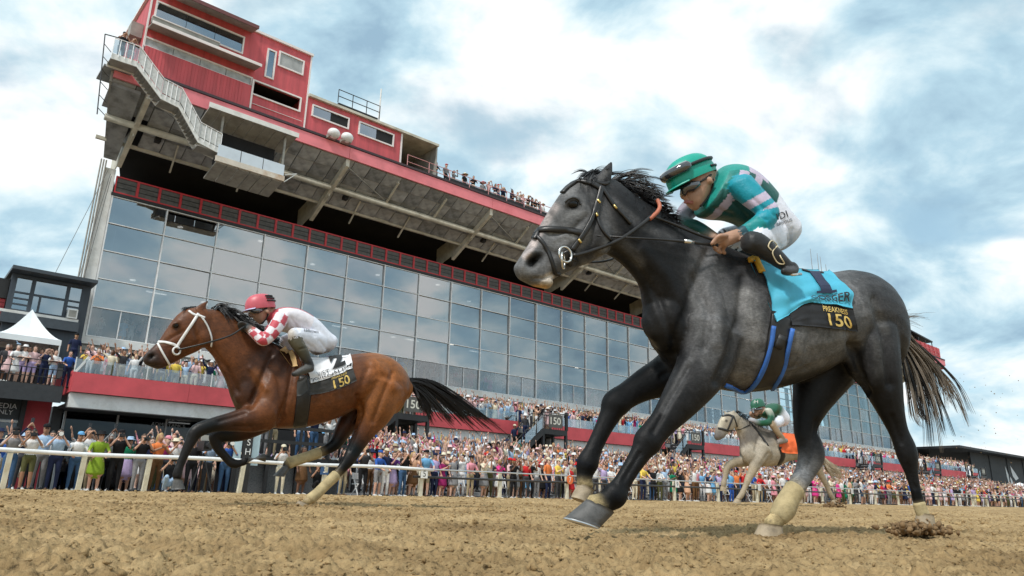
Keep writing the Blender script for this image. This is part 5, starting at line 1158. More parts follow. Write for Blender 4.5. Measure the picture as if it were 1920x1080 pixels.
# girth with blue edges
strap(G, [(1466, 590), (1459, 640), (1447, 690), (1428, 728)], .13, .008, 'girth', LEATHER, GR, .008); BLUE = mat('girth_blue', (.035, .14, .48), .6, var=.15, scale=20)
strap(G, [(1449, 612), (1443, 650), (1428, 695), (1405, 728), (1380, 736)], .026, .012, 'girth_edge', BLUE, GR, .010); strap(G, [(1485, 618), (1477, 655), (1464, 698), (1447, 727)], .026, .012, 'girth_edge', BLUE, GR, .010)
strap(G, [(1466, 630), (1455, 652)], .05, .012, 'girth_buckle', BLACK, GR, .015, m=3)
# saddle cloth
CYAN = mat('saddlecloth_blue', (.065, .40, .56), .7, var=.10, scale=10, bump=.12, bscale=30); BLKC = mat('saddlecloth_black', (.014, .015, .018), .75, var=.2, scale=20); GOLDT = mat('gold_thread', (.72, .50, .14), .45, .25, var=.1, scale=60); NAVT = mat('navy_thread', (.02, .03, .07), .7, var=.1)
cl = Cloth(G, [[(1411, 474), (1440, 490), (1480, 506), (1520, 512), (1552, 510)], [(1430, 522), (1458, 530), (1495, 535), (1535, 532), (1572, 530)], [(1444, 566), (1470, 566), (1505, 560), (1548, 556), (1592, 552)], [(1452, 606), (1478, 590), (1510, 571), (1552, 574), (1595, 579)]])
c1_ = cl.sheet('saddle_cloth', CYAN, label='light blue saddle cloth lettered GOSGER on the dark grey horse', cat='saddle cloth', off=.016, ripple=.012)
cl.letters('1', .68, .80, .10, .62, 'number', NAVT, c1_, .010, .02); cl.letters('_', .63, .85, .585, .63, 'number_foot', NAVT, c1_, .011, .02); cl.letters('GOSGER', .54, .96, .68, .90, 'lettering', BKT, c1_, .012, .016)
cb_ = Cloth(G, [[(1478, 590), (1510, 572), (1552, 575), (1596, 580)], [(1482, 602), (1512, 592), (1556, 596), (1601, 601)], [(1484, 612), (1514, 612), (1560, 616), (1606, 621)]])
c2_ = cb_.sheet('race_band', BLKC, label='black band with gold 150 below the light blue saddle cloth', cat='saddle cloth', off=.012, ripple=.004, nv=14)
cb_.letters('PREAKNESS', .55, .90, .08, .30, 'lettering', GOLDT, c2_, .010, .012); cb_.letters('150', .60, .92, .36, .90, 'lettering', GOLDT, c2_, .010, .012)
strap(G, [(1410, 476), (1417, 494), (1427, 514)], .035, .02, 'saddle_pad_edge', mat('pad_yellow', (.75, .42, .04), .7, var=.1), GR, .01)
strap(G, [(1500, 512), (1518, 517), (1540, 518)], .018, .006, 'surcingle', LEATHER, GR, .026)
tubepart([G.P(1468, 511, -.345), G.P(1486, 515, -.35), G.P(1502, 514, -.345)], .009, 'stirrup', STEELB, GR, 6)
# ================================================================== jockeys
SKIN = (.42, .24, .16); TEAL = (.0, .26, .22); DGRN = (.004, .085, .075); CYN = (.0, .27, .36); LIL = (.50, .43, .55); WHP = (.70, .72, .80); BBK = (.012, .012, .013)
def helmet(B, front, back, hpx, latw, lat, col_name, col, parent, band=None):
    """Dome over the brim line from front px to back px, with a small peak."""
    f_, b_ = B.P(*front, lat), B.P(*back, lat); c = (f_+b_)/2; e = (f_-b_)/2; L_ = np.linalg.norm(e); e1 = e/L_; up = np.cross(B.n, e1); up = up if up[2] > 0 else -up
    H = hpx*B.mpp(*front, lat); K, S = 24, 9; V = []
    for i in range(S+1):
        a = (math.pi/2)*i/S; r = max(0.0, math.cos(a)); z = math.sin(a)
        for j in range(K):
            th = 2*math.pi*j/K; V.append(c+e1*(L_*(r**.72)*math.cos(th)-L_*.04*z)+B.n*latw*(r**.72)*math.sin(th)+up*H*(z**.86))
    Fc = [(i*K+j, i*K+(j+1) % K, (i+1)*K+(j+1) % K, (i+1)*K+j) for i in range(S) for j in range(K)]
    V += [v-up*.014+(v-c)*-.02 for v in V[:K]]; o_ = (S+1)*K; Fc += [(o_+j, o_+(j+1) % K, (j+1) % K, j) for j in range(K)]
    m_ = mat(col_name, col, .42, var=.06, scale=20, bump=.05, bscale=40)
    h = wpart(MB().add(V, Fc), 'helmet', m_, parent)
    pk = MB(); P_ = []
    for j in range(9):
        th = -1.05+2.1*j/8; a0 = c+e1*L_*math.cos(th)*.99+B.n*latw*math.sin(th)*.99-up*.004; P_.append((a0, a0+e1*.030*math.cos(th)+B.n*.010*math.sin(th)-up*.010))
    V2 = [p for q_ in P_ for p in q_]; V2 += [p-up*.006 for p in V2]; n_ = 18
    Fp = [(2*j, 2*j+1, 2*j+3, 2*j+2) for j in range(8)]+[(n_+2*j, n_+2*j+2, n_+2*j+3, n_+2*j+1) for j in range(8)]+[(2*j+1, n_+2*j+1, n_+2*j+3, 2*j+3) for j in range(8)]
    pk.add(V2, Fp); wpart(pk, 'helmet_peak', m_ if band is None else band, parent)
    return c, e1, up, L_, H
def fingers(B, parent_body, base, tips, lat, r, col):
    """Fingers as separate curled chains rooted in the palm (added to the same body skin)."""
    for (b0, k1, k2, tp_), dl in tips:
        B.limb([(b0[0], b0[1], r, lat+dl, col), (k1[0], k1[1], r, lat+dl*1.2-.012, col), (k2[0], k2[1], r*.92, lat+dl*1.1-.004, col), (tp_[0], tp_[1], r*.8, lat+dl, col)], m=3, flat=1.0)
GOGL = mat('goggle_lens', (.03, .03, .035), .05, var=0, spec=.9, coat=1.0); STRAPB = mat('goggle_strap', (.015, .015, .016), .5, var=.1)
# ---- teal jockey on the dark grey horse
J = Body(18, 3.35)
def torso_fn(u, th, p):
    if u < .30: return WHP
    side = math.sin(th)                     # + far, - near
    top = math.cos(th)
    if .30 <= u < .40: return DGRN
    if top > .45: return LIL if .42 < u < .62 and top < .93 else ((.0, .12, .10) if u < .62 else TEAL)
    if .62 < u < .72: return LIL
    if u >= .84: return TEAL
    if .48 < u <= .55 and top > -.2: return LIL
    return DGRN if (u < .62 or top < -.3) else (.0, .18, .16)
J.rings([((1480, 418), (1458, 468), .15), ((1458, 390), (1430, 458), .16), ((1438, 358), (1402, 426), .155), ((1410, 328), (1370, 412), .16), ((1380, 314), (1336, 408), .175), ((1354, 314), (1314, 400), .15), ((1338, 326), (1318, 372), .07)], fn=torso_fn, m=14)
def sleeve(u, th, p):
    if u > .93: return (.005, .05, .07)
    if .20 < u < .30 or .37 < u < .45: return LIL
    return CYN if u < .72 else (.0, .24, .25)
J.limb([(1384, 342, 27, -.16), (1408, 366, 25, -.20), (1430, 386, 22, -.235), (1441, 400, 20, -.25), (1430, 416, 19, -.25), (1408, 430, 16, -.235), (1386, 440, 12.5, -.22)], fn=sleeve, m=16, flat=.95)
J.limb([(1386, 440, 12, -.22, SKIN), (1370, 446, 13, -.215, SKIN), (1354, 452, 13, -.21, SKIN)], m=5, flat=.75)
fingers(J, None, None, [(((1360, 446), (1346, 449), (1338, 458), (1343, 466)), -.030), (((1360, 450), (1346, 455), (1339, 464), (1346, 471)), -.008), (((1362, 454), (1350, 461), (1345, 469), (1352, 474)), .014), (((1366, 456), (1356, 465), (1353, 471), (1360, 475)), .034), (((1364, 442), (1350, 442), (1341, 449), (1334, 458)), -.052)], -.20, 4.4, SKIN)
J.limb([(1338, 346, 24, .15, DGRN), (1308, 378, 20, .19, DGRN), (1284, 402, 17, .18, (.30, .26, .32)), (1290, 416, 14, .12, DGRN), (1318, 430, 11, .06, DGRN), (1338, 444, 11, .02, SKIN)], m=8)
J.limb([(1454, 434, 34, -.08, WHP), (1438, 443, 32, -.17, WHP), (1424, 448, 25, -.24, WHP), (1414, 449, 18, -.255, WHP)], m=8, flat=.9)
J.limb([(1403, 453, 21.5, -.285, BBK), (1421, 458, 22, -.295, BBK), (1444, 474, 18.5, -.31, BBK), (1465, 491, 15, -.32, BBK), (1480, 502, 11, -.325, BBK)], m=8, flat=.9)
J.limb([(1482, 499, 11, -.325, BBK), (1488, 505, 10, -.33, (.05, .05, .055)), (1478, 509, 8.5, -.345, (.05, .05, .055)), (1468, 509, 6.5, -.35, BBK)], m=6, flat=1.0)
J.limb([(1466, 432, 34, .08, WHP), (1410, 440, 26, .18, WHP), (1356, 446, 19, .25, WHP)], m=8, flat=.9); J.limb([(1356, 446, 18, .25, BBK), (1420, 480, 14, .28, BBK), (1470, 505, 10, .29, BBK)], m=6)
J.limb([(1340, 330, 17, -.0, SKIN), (1325, 345, 20, -.02, SKIN)], m=5)
J.rings([((1290, 310), (1338, 330), .07, -.03, SKIN), ((1280, 335), (1334, 345), .074, -.03, SKIN), ((1282, 352), (1330, 358), .072, -.03, SKIN), ((1284, 366), (1322, 374), .062, -.03, SKIN), ((1290, 381), (1314, 386), .045, -.03, SKIN), ((1297, 389), (1310, 391), .028, -.03, SKIN)], m=6)
J.limb([(1288, 348, 4, -.03, SKIN), (1284, 358, 5, -.03, SKIN), (1281, 367, 6.5, -.03, SKIN), (1286, 371, 5, -.03, SKIN)], m=5, flat=.9)
J.limb([(1284, 379, 3.2, -.03, (.36, .12, .10)), (1297, 380, 2.6, -.05, (.36, .12, .10))], m=4, flat=1.4); J.blob(1331, 338, -.105, 6.5, 9, .014, SKIN, 60)
J.fuse('body', .0062, 3, knn=1)
for ln, w, dp in (([(1412, 372), (1432, 392)], 4, .006), ([(1440, 392), (1452, 404)], 3, .006), ([(1425, 408), (1438, 412)], 3, .006), ([(1402, 424), (1412, 436)], 3, .005), ([(1360, 350), (1350, 400)], 4, .007), ([(1375, 380), (1400, 408)], 4, .008), ([(1340, 392), (1372, 402)], 4, .008), ([(1470, 420), (1480, 450)], 4, .007), ([(1450, 432), (1462, 460)], 4, .007), ([(1485, 430), (1478, 458)], 3, .006), ([(1430, 350), (1450, 380)], 4, .006), ([(1400, 335), (1425, 352)], 3, -.004),
                  ([(1286, 376), (1298, 379)], 1.5, .004), ([(1296, 356), (1310, 352)], 5, .006)): J.carve(ln, w, dp, .2)
J.refresh()
JR = root_of(J, 'person', 'jockey in teal cap and green silks crouched on the dark grey horse', 'jockey', 1440, 500, 1.25)
J.finish('body', vcol_mat('silks', .5, .06, 30, .55, 24, .4, .1), JR)
hc = helmet(J, (1256, 353), (1339, 318), 46, .098, -.03, 'cap_teal', (.0, .33, .25), JR)
def on_helmet(hc, B, lat, a_deg, el, extra=.006, lw=.098):
    c, e1, up, L_, H = hc; th = math.radians(a_deg); r = math.cos(math.radians(el))**.72; z = math.sin(math.radians(el))**.86
    return c+e1*((L_+extra)*r*math.cos(th)-L_*.04*z)+B.n*(lw+extra)*r*math.sin(th)+up*(H+extra)*z
wpart(MB().tube([on_helmet(hc, J, -.03, a, 22, .008) for a in np.linspace(-175, -70, 14)], .010, 6), 'goggle_strap', STRAPB, JR)
wpart(MB().tube([on_helmet(hc, J, -.03, a, 22, .012) for a in np.linspace(-75, 10, 12)], [.012]+[.030]*10+[.016], 10), 'spare_goggles', GOGL, JR)
wpart(MB().tube([on_helmet(hc, J, -.03, a, 4, .004) for a in np.linspace(-170, -120, 8)], .008, 6), 'goggle_strap', STRAPB, JR)
gp = [J.hit(x, y, .010) for x, y in ((1274, 358), (1284, 356), (1298, 350), (1311, 344))]
wpart(MB().tube([p_[0] for p_ in gp], [.018, .030, .032, .016], 10), 'goggles', GOGL, JR); gp = [J.hit(x, y, .006)[0] for x, y in ((1312, 342), (1320, 337), (1332, 328))]; wpart(MB().tube(gp, .006, 6), 'goggle_strap', STRAPB, JR)
wpart(MB().tube(catmull([J.hit(x, y, .005)[0] for x, y in ((1336, 336), (1334, 352), (1326, 370), (1312, 386))], 4), .006, 6), 'chin_strap', STRAPB, JR)
for (tx, cx, cy, sz_, rr_) in (('IDI', 1466, 404, 20, -20), ('SIRVOUS', 1470, 417, 30, -20)):
    V_, F_ = text_mesh(tx, fine=.15); k_ = sz_/np.ptp(V_[:, 0]); ca_, sa_ = math.cos(math.radians(rr_)), math.sin(math.radians(rr_))
    mb_ = MB(); mb_.add([J.hit(cx+(p[0]*ca_+p[1]*sa_)*k_, cy-(-p[0]*sa_+p[1]*ca_)*k_*1.0, .004)[0] for p in V_], F_); wpart(mb_, 'lettering', BKT, JR, smooth=False)
wpart(MB().tube(catmull([J.hit(x, y, .004)[0] for x, y in ((1446, 470), (1440, 462), (1446, 452), (1456, 460), (1462, 480), (1470, 494), (1458, 492), (1448, 474), (1456, 462))], 5), .0035, 5), 'boot_emblem', mat('cream_thread', (.7, .6, .4), .6), JR)
# whip in the jockey's hand
wp = [J.P(1345, 460, -.235), J.P(1300, 454, -.24), J.P(1240, 449, -.245), J.P(1120, 442, -.26)]
WH = bpy.data.objects.new('whip', MB().tube(np.array(wp)-wp[0], [.011, .011, .006, .004], 8).tube(np.array([wp[1], wp[1]+(wp[2]-wp[1])*.3])-wp[0], [.0125, .0125], 8, 1).mesh('whip', [LEATHER, STEELB], (0, 0, 0), True)); COL.objects.link(WH); WH.location = tuple(wp[0]); _props(WH, 'long black whip in the hand of the teal capped jockey', 'whip')

# ================================================================== the bay horse
B_ = Body(36, 6.5)
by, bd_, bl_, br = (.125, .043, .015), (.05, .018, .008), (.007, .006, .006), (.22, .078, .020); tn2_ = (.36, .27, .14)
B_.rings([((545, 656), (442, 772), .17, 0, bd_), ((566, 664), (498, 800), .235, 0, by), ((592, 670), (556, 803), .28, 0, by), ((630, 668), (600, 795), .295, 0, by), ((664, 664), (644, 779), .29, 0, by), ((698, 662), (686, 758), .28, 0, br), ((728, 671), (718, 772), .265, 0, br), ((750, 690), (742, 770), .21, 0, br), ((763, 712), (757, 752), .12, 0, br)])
B_.rings([((382, 578), (384, 652), .08, -.05, by), ((408, 582), (399, 668), .09, -.05, by), ((438, 597), (411, 690), .10, -.05, by), ((470, 618), (424, 716), .12, -.03, by), ((506, 640), (433, 745), .15, -.01, bd_), ((545, 657), (446, 776), .19, 0, bd_)])
B_.rings([((512, 690), (480, 760), .06, -.15, by), ((520, 720), (490, 790), .075, -.17, by), ((532, 745), (505, 808), .06, -.15, by)])
B_.blob(464, 738, -.06, 22, 40, .10, bd_, 15); B_.blob(464, 738, .08, 18, 34, .10, bd_, 15); B_.blob(575, 745, -.04, 38, 42, .24, by); B_.blob(715, 712, -.10, 42, 46, .17, br, -20); B_.blob(728, 745, -.12, 30, 42, .14, br, -30); B_.blob(692, 772, -.14, 18, 34, .09, br, -15)
B_.limb([(716, 722, 44, -.12, br), (704, 768, 36, -.14, br), (685, 806, 22, -.14, by), (667, 838, 15.5, -.13, bl_), (655, 860, 13, -.13, bl_), (640, 880, 9.5, -.13, bl_), (618, 903, 8.5, -.13, tn2_), (596, 924, 8.5, -.13, tn2_), (584, 935, 9.5, -.13, tn2_), (572, 943, 8, -.13, tn2_)], flat=.82)
B_.limb([(690, 745, 34, .10, by), (664, 778, 24, .12, bd_), (644, 806, 17, .12, bd_), (630, 830, 13, .12, bl_), (612, 843, 10, .12, bl_), (590, 852, 8.5, .12, tn2_), (558, 862, 8.5, .12, tn2_), (543, 868, 9.5, .12, tn2_), (534, 875, 7, .12, bl_)], flat=.82)
B_.limb([(505, 770, 34, -.13, by), (474, 784, 27, -.14, by), (438, 790, 19, -.14, bd_), (402, 796, 14, -.14, bl_), (370, 808, 13.5, -.14, bl_), (358, 826, 11, -.14, bl_), (346, 852, 8.5, -.14, bl_), (337, 874, 8, -.14, bl_), (333, 887, 9, -.14, bl_), (332, 897, 8, -.14, bl_)], flat=.85)
B_.limb([(490, 785, 28, .10, bd_), (458, 806, 20, .11, bd_), (430, 814, 15, .12, bl_), (404, 816, 12, .12, bl_), (408, 838, 9.5, .12, bl_), (424, 858, 8, .12, bl_), (437, 869, 9, .12, bl_), (452, 868, 7, .12, bl_), (462, 863, 8, .12, bl_)], flat=.85)
bh = -.06
B_.rings([((271, 668), (280, 687), .045, bh, (.03, .017, .013)), ((277, 659), (300, 692), .06, bh, (.04, .02, .014)), ((296, 640), (325, 681), .056, bh, (.09, .03, .012)), ((312, 616), (350, 668), .072, bh, by), ((324, 599), (374, 657), .092, bh, by), ((337, 586), (390, 642), .10, bh, by), ((352, 579), (397, 622), .09, bh, by), ((368, 576), (400, 604), .078, bh, by)], pw=.9)
B_.blob(380, 632, bh-.05, 15, 21, .055, by, 20); B_.blob(330, 607, bh-.075, 8, 5, .03, by, 35); B_.blob(284, 668, bh-.04, 8, 10, .028, (.03, .017, .013), 40)
for la, tip, b1 in ((bh-.055, (391, 563), (368, 586)), (bh+.05, (352, 575), (350, 586))): B_.limb([(b1[0], b1[1], 7.5, la, by), (b1[0]*.6+tip[0]*.4, b1[1]*.6+tip[1]*.4, 7, la, by), (b1[0]*.25+tip[0]*.75, b1[1]*.25+tip[1]*.75, 4, la, by), (tip[0], tip[1], 1.2, la, bl_)], flat=.55)
B_.fuse('body', .0125, 4)
for ln, w, dp in (([(396, 660), (425, 690), (445, 735)], 5, .014), ([(510, 665), (490, 710), (470, 760)], 6, .018), ([(548, 690), (540, 740), (522, 795)], 5, .018), ([(470, 690), (500, 730)], 6, -.012), ([(672, 745), (676, 775), (665, 800)], 5, .022), ([(735, 700), (715, 750), (700, 790)], 5, .014), ([(690, 690), (672, 740)], 6, .012), ([(668, 810), (655, 845)], 2.5, .006), ([(460, 775), (410, 790)], 3.5, .010), ([(440, 800), (470, 800)], 3, .008), ([(362, 615), (372, 640), (350, 664)], 3.5, .008), ([(310, 640), (345, 620)], 3, .007), ([(281, 686), (300, 684)], 1.5, .008), ([(600, 690), (590, 750)], 5, .006), ([(625, 690), (618, 750)], 5, .006), ([(648, 690), (640, 740)], 5, .006), ([(700, 680), (725, 700), (740, 730)], 8, -.010)): B_.carve(ln, w, dp*1.4)
for ln in ([(600, 760), (630, 762), (655, 752)], [(310, 650), (325, 645)], [(480, 770), (450, 780)], [(705, 780), (690, 810)]): B_.carve(ln, 1.3, -.004)

B_.carve([(282, 670), (287, 666)], 4.5, .04); B_.carve([(330, 611)], 5, .010); B_.refresh()
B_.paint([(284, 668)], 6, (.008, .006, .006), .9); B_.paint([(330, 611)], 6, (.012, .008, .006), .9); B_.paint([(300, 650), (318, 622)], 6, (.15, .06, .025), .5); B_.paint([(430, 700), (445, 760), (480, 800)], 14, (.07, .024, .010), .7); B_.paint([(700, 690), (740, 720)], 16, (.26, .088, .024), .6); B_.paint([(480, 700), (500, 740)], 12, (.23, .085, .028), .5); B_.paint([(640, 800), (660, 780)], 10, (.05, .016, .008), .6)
BR = root_of(B_, 'racehorse', 'bay racehorse with black legs wearing the white saddle cloth number 2', 'horse', 565, 955, -.1)
B_.finish('body', coat_mat('coat_bay', .46, .22, .26, .03, 0), BR)
p, nn = B_.hit(330, 611, 0); wpart(MB().ball(p-nn*.006, .022, nu=12, nv=8), 'eye', EYE, BR); 
hoof(B_, (326, 897), (341, 899), (321, 918), (347, 917), -.14, .055, BR, HOOFG); hoof(B_, (466, 856), (460, 870), (497, 866), (492, 850), .12, .05, BR, HOOFG); hoof(B_, (560, 938), (578, 947), (549, 953), (580, 957), -.13, .055, BR, HOOFT); hoof(B_, (534, 870), (541, 880), (512, 892), (532, 894), .12, .05, BR, HOOFG)
bandage(B_, [(630, 891, 10.5, -.13), (612, 908, 10, -.13), (596, 924, 10, -.13), (582, 936, 11, -.13)], BR); bandage(B_, [(598, 849, 10.5, .12), (575, 857, 10, .12), (556, 863, 10, .12), (542, 868, 11, .12)], BR)
strands('mane', hair_lines(B_, 700, [(395, 578), (420, 588), (445, 602), (470, 620), (500, 640)], [[(0, 0), (10, -8), (24, -6), (34, 6)], [(0, 0), (6, -2), (14, 8), (20, 20)], [(0, 0), (12, -4), (26, 2), (40, 16)]], (-.08, .03), 4, seed=15, clump=4), HAIRB, BR, .0034)
strands('forelock', hair_lines(B_, 90, [(350, 580), (372, 577)], [[(0, 0), (-8, -2), (-14, 4)], [(0, 0), (10, -2), (22, 4)]], (-.06, .03), 3, seed=16), HAIRB, BR, .004)
bt = [[(762, 712), (800, 716), (845, 738), (890, 770), (930, 800)], [(762, 712), (795, 716), (830, 738), (862, 768), (890, 795)], [(762, 712), (785, 722), (812, 748), (832, 775), (846, 790)], [(762, 712), (810, 716), (860, 742), (910, 782), (950, 812)], [(762, 712), (778, 726), (796, 750), (806, 772), (812, 782)]]
strands('tail', hair_lines(B_, 800, [(760, 708), (764, 722)], bt, (0, .05), 5, seed=17, clump=6), HAIRB, BR, .0042)
WHL = mat('white_leather', (.78, .77, .76), .45, var=.08, scale=30)
for ln, w in (([(354, 583), (364, 590), (374, 592), (384, 596)], .026), ([(372, 588), (362, 604), (350, 622), (338, 640), (331, 652)], .03), ([(297, 641), (310, 642), (326, 646), (334, 652)], .03), ([(296, 644), (304, 660), (312, 674), (318, 684)], .022), ([(376, 592), (388, 610), (396, 632), (396, 650)], .02)): strap(B_, ln, w*.8, .006, 'bridle_strap', WHL, BR, .005)
ringpart(B_, 331, 658, 7, bh-.08, .008, 'bit_ring', WHL, BR)
tubepart(catmull([B_.P(x, y, l) for x, y, l in ((334, 656, bh-.085), (380, 645, -.2), (430, 630, -.22), (458, 612, -.2))], 6), .008, 'rein', LEATHER, BR, 6)
strap(B_, [(574, 705), (570, 740), (566, 775), (562, 800)], .125, .008, 'girth', LEATHER, BR, .008)
WCL = mat('saddlecloth_white', (.78, .78, .80), .7, var=.06, scale=10, bump=.1, bscale=30)
wc = Cloth(B_, [[(565, 662), (590, 668), (620, 662), (654, 652)], [(572, 685), (595, 690), (625, 680), (657, 668)], [(580, 706), (600, 705), (630, 694), (659, 680)], [(582, 720), (603, 714), (632, 704), (660, 692)]])
w1 = wc.sheet('saddle_cloth', WCL, label='white saddle cloth with a black 2 on the bay horse', cat='saddle cloth', off=.016, ripple=.008)
wc.letters('2', .58, .86, .12, .66, 'number', BKT, w1, .012, .06); wc.letters('JOURNALISM', .04, .98, .78, .97, 'lettering', BKT, w1, .014, .014); wc.letters('W/ST', .22, .52, .55, .75, 'lettering', BKT, w1, .012, -.004)
wb = Cloth(B_, [[(581, 721), (605, 714), (634, 704), (661, 692)], [(580, 731), (605, 726), (637, 715), (664, 703)], [(579, 741), (606, 737), (640, 727), (668, 714)]])
w2 = wb.sheet('race_band', mat('band_dark', (.035, .033, .030), .7, var=.25, scale=12), label='dark band with gold 150 below the white saddle cloth', cat='saddle cloth', off=.012, ripple=.004, nv=12); wb.letters('150', .53, .86, .30, .92, 'lettering', GOLDT, w2, .012, .012); wb.letters('PREAKNESS', .5, .84, .04, .22, 'lettering', GOLDT, w2, .012, 0)
fb = Cloth(B_, [[(557, 714), (566, 712), (574, 706)], [(556, 730), (566, 729), (576, 720)], [(556, 743), (566, 741), (578, 731)]]); fb.sheet('cloth_flap', mat('band_dark2', (.045, .045, .043), .7, var=.2), BR, 8, 8, .016, .003, mirror=False)
tub = Cloth(B_, [[(530, 648), (540, 650)], [(542, 672), (552, 672)], [(550, 690), (558, 690)]]); tub.sheet('saddle_pad', mat('pad_tan', (.55, .36, .16), .7, var=.1), BR, 6, 10, .03, .002, mirror=False)

# ---- jockey in red and white checks
K_ = Body(36, 6.5); RDS = (.50, .06, .085); WHS = (.74, .70, .74)
def btorso(u, th, p):
    if u < .38: return WHP
    if math.cos(th) > .72 and math.sin(th) < .45: return RDS if math.cos(th) < .96 or u > .8 else WHS
    if u > .88: return RDS
    return WHS
K_.rings([((624, 630), (612, 662), .14), ((614, 622), (590, 664), .16), ((590, 598), (570, 640), .16), ((560, 581), (545, 625), .17), ((535, 577), (520, 618), .185), ((520, 579), (508, 610), .14), ((510, 584), (503, 602), .07)], fn=btorso, m=14)
def bsleeve(u, th, p): return RDS if (int(u*7.0)+int((th+.35)/(2*math.pi)*5)) % 2 == 0 else WHS
K_.limb([(528, 594, 14, -.16), (518, 612, 13.5, -.20), (506, 628, 12.5, -.23), (494, 637, 12, -.24), (484, 630, 11, -.22), (472, 620, 9.5, -.19)], fn=bsleeve, m=16, flat=.95)
GLV = (.03, .028, .026)
K_.limb([(472, 620, 8.5, -.19, (.35, .2, .14)), (462, 613, 8, -.17, GLV), (456, 609, 7.5, -.15, GLV)], m=4)
fingers(K_, None, None, [(((458, 610), (451, 609), (448, 613), (451, 617)), -.02), (((458, 612), (452, 613), (450, 617), (454, 620)), 0.0), (((459, 614), (454, 617), (453, 620), (457, 622)), .02), (((460, 615), (456, 619), (456, 622), (460, 623)), .036), (((460, 607), (453, 604), (448, 606), (446, 610)), -.036)], -.15, 2.6, GLV)
K_.limb([(528, 594, 13, .15, WHS), (508, 620, 12, .18, RDS), (490, 628, 10, .16, WHS), (466, 616, 8, .08, GLV)], m=6)
K_.limb([(606, 645, 19, -.09, WHP), (580, 637, 19, -.18, WHP), (556, 630, 16, -.26, WHP), (546, 630, 13, -.28, (.5, .46, .42))], m=8, flat=.9)
BT = (.055, .045, .02)
K_.limb([(550, 634, 12, -.28, BT), (560, 648, 12.5, -.30, BT), (570, 664, 10.5, -.31, (.04, .035, .018)), (578, 680, 8, -.315, BBK)], m=7, flat=.9); K_.limb([(585, 690, 7, -.315, (.06, .058, .055)), (572, 693, 8, -.32, (.07, .07, .066)), (556, 700, 6, -.32, (.06, .06, .058)), (549, 702, 4.5, -.32, BBK)], m=5, flat=.95); K_.limb([(578, 676, 8, -.315, BBK), (583, 690, 7.5, -.315, BBK)], m=4)
K_.limb([(606, 645, 18, .09, WHP), (560, 640, 15, .22, WHP), (535, 642, 12, .27, WHP), (560, 680, 9, .29, BBK)], m=6)
K_.limb([(512, 582, 9, 0, SKIN), (500, 588, 11, 0, SKIN)], m=5)
K_.rings([((466, 572), (508, 578), .072, 0, SKIN), ((468, 582), (506, 586), .074, 0, SKIN), ((471, 590), (502, 592), .068, 0, SKIN), ((476, 598), (498, 600), .055, 0, SKIN), ((483, 605), (494, 606), .035, 0, SKIN)], m=6)
K_.limb([(470, 583, 2.4, 0, SKIN), (468, 590, 3.2, 0, SKIN), (472, 594, 3, 0, SKIN)], m=4); K_.blob(501, 584, -.08, 3.6, 5, .014, SKIN, 60)
K_.fuse('body', .0085, 3, knn=1)
for ln, w, dp in (([(545, 595), (560, 620)], 3, .008), ([(575, 605), (590, 630)], 3, .008), ([(600, 640), (612, 655)], 3, .008), ([(570, 640), (590, 655)], 3, .008), ([(540, 600), (535, 615)], 2.5, .008), ([(500, 622), (508, 632)], 2, .007), ([(562, 655), (574, 652)], 2, .006)): K_.carve(ln, w, dp, .2)
K_.refresh(); KR = root_of(K_, 'person', 'jockey in red cap and red checked silks crouched on the bay horse', 'jockey', 585, 660, 1.2)
K_.finish('body', MATS['silks'], KR)
hk = helmet(K_, (460, 580), (516, 575), 27, .098, 0, 'cap_red', (.56, .10, .13), KR, mat('cap_lilac', (.45, .42, .62), .5))
for el in (18, 30, 42): wpart(MB().tube([on_helmet(hk, K_, 0, a, el, .006) for a in np.linspace(-172, -105, 10)], .008, 6), 'helmet_strap', STRAPB, KR)
gp = [K_.hit(x, y, .010)[0] for x, y in ((468, 584), (475, 583), (484, 583), (491, 582))]; wpart(MB().tube(gp, [.014, .024, .026, .014], 8), 'goggles', GOGL, KR)
wpart(MB().tube([K_.hit(x, y, .006)[0] for x, y in ((491, 582), (500, 578))], .008, 6), 'goggle_strap', STRAPB, KR); wpart(MB().tube(catmull([K_.hit(x, y, .005)[0] for x, y in ((502, 588), (498, 598), (490, 606))], 4), .007, 6), 'chin_strap', STRAPB, KR)
V_, F_ = text_mesh('Hilltown', fine=.15); k_ = 27/np.ptp(V_[:, 0]); mb_ = MB(); mb_.add([K_.hit(583+p[0]*k_, 621-p[1]*k_+p[0]*k_*.12, .006)[0] for p in V_], F_); wpart(mb_, 'lettering', BKT, KR, smooth=False)

# ================================================================== the pale horse and its jockey
A_ = Body(26, 11.0); pw_, pd, pl = (.36, .315, .25), (.18, .16, .14), (.33, .27, .19)
A_.rings([((1440, 806), (1398, 868), .20, 0, pd), ((1456, 808), (1426, 875), .26, 0, pw_), ((1476, 812), (1456, 873), .29, 0, pw_), ((1496, 815), (1482, 864), .29, 0, pw_), ((1514, 820), (1506, 862), .28, 0, pw_), ((1528, 832), (1524, 866), .24, 0, pw_), ((1536, 846), (1534, 864), .14, 0, pw_)])
A_.rings([((1372, 772), (1378, 802), .085, -.06, pw_), ((1384, 779), (1383, 810), .09, -.05, pw_), ((1402, 789), (1389, 828), .11, -.04, pd), ((1422, 798), (1390, 850), .15, -.02, pd), ((1442, 806), (1402, 868), .20, 0, pd)])
A_.blob(1405, 850, -.08, 16, 20, .13, pw_); A_.blob(1400, 850, .1, 14, 18, .12, pd)
A_.limb([(1430, 842, 20, -.13, pw_), (1420, 862, 13, -.14, pw_), (1410, 884, 8.5, -.14, pl), (1404, 896, 7.5, -.14, pl), (1397, 913, 5.2, -.14, pl), (1390, 928, 5.6, -.14, pl), (1383, 936, 4.6, -.14, pl)], flat=.9)
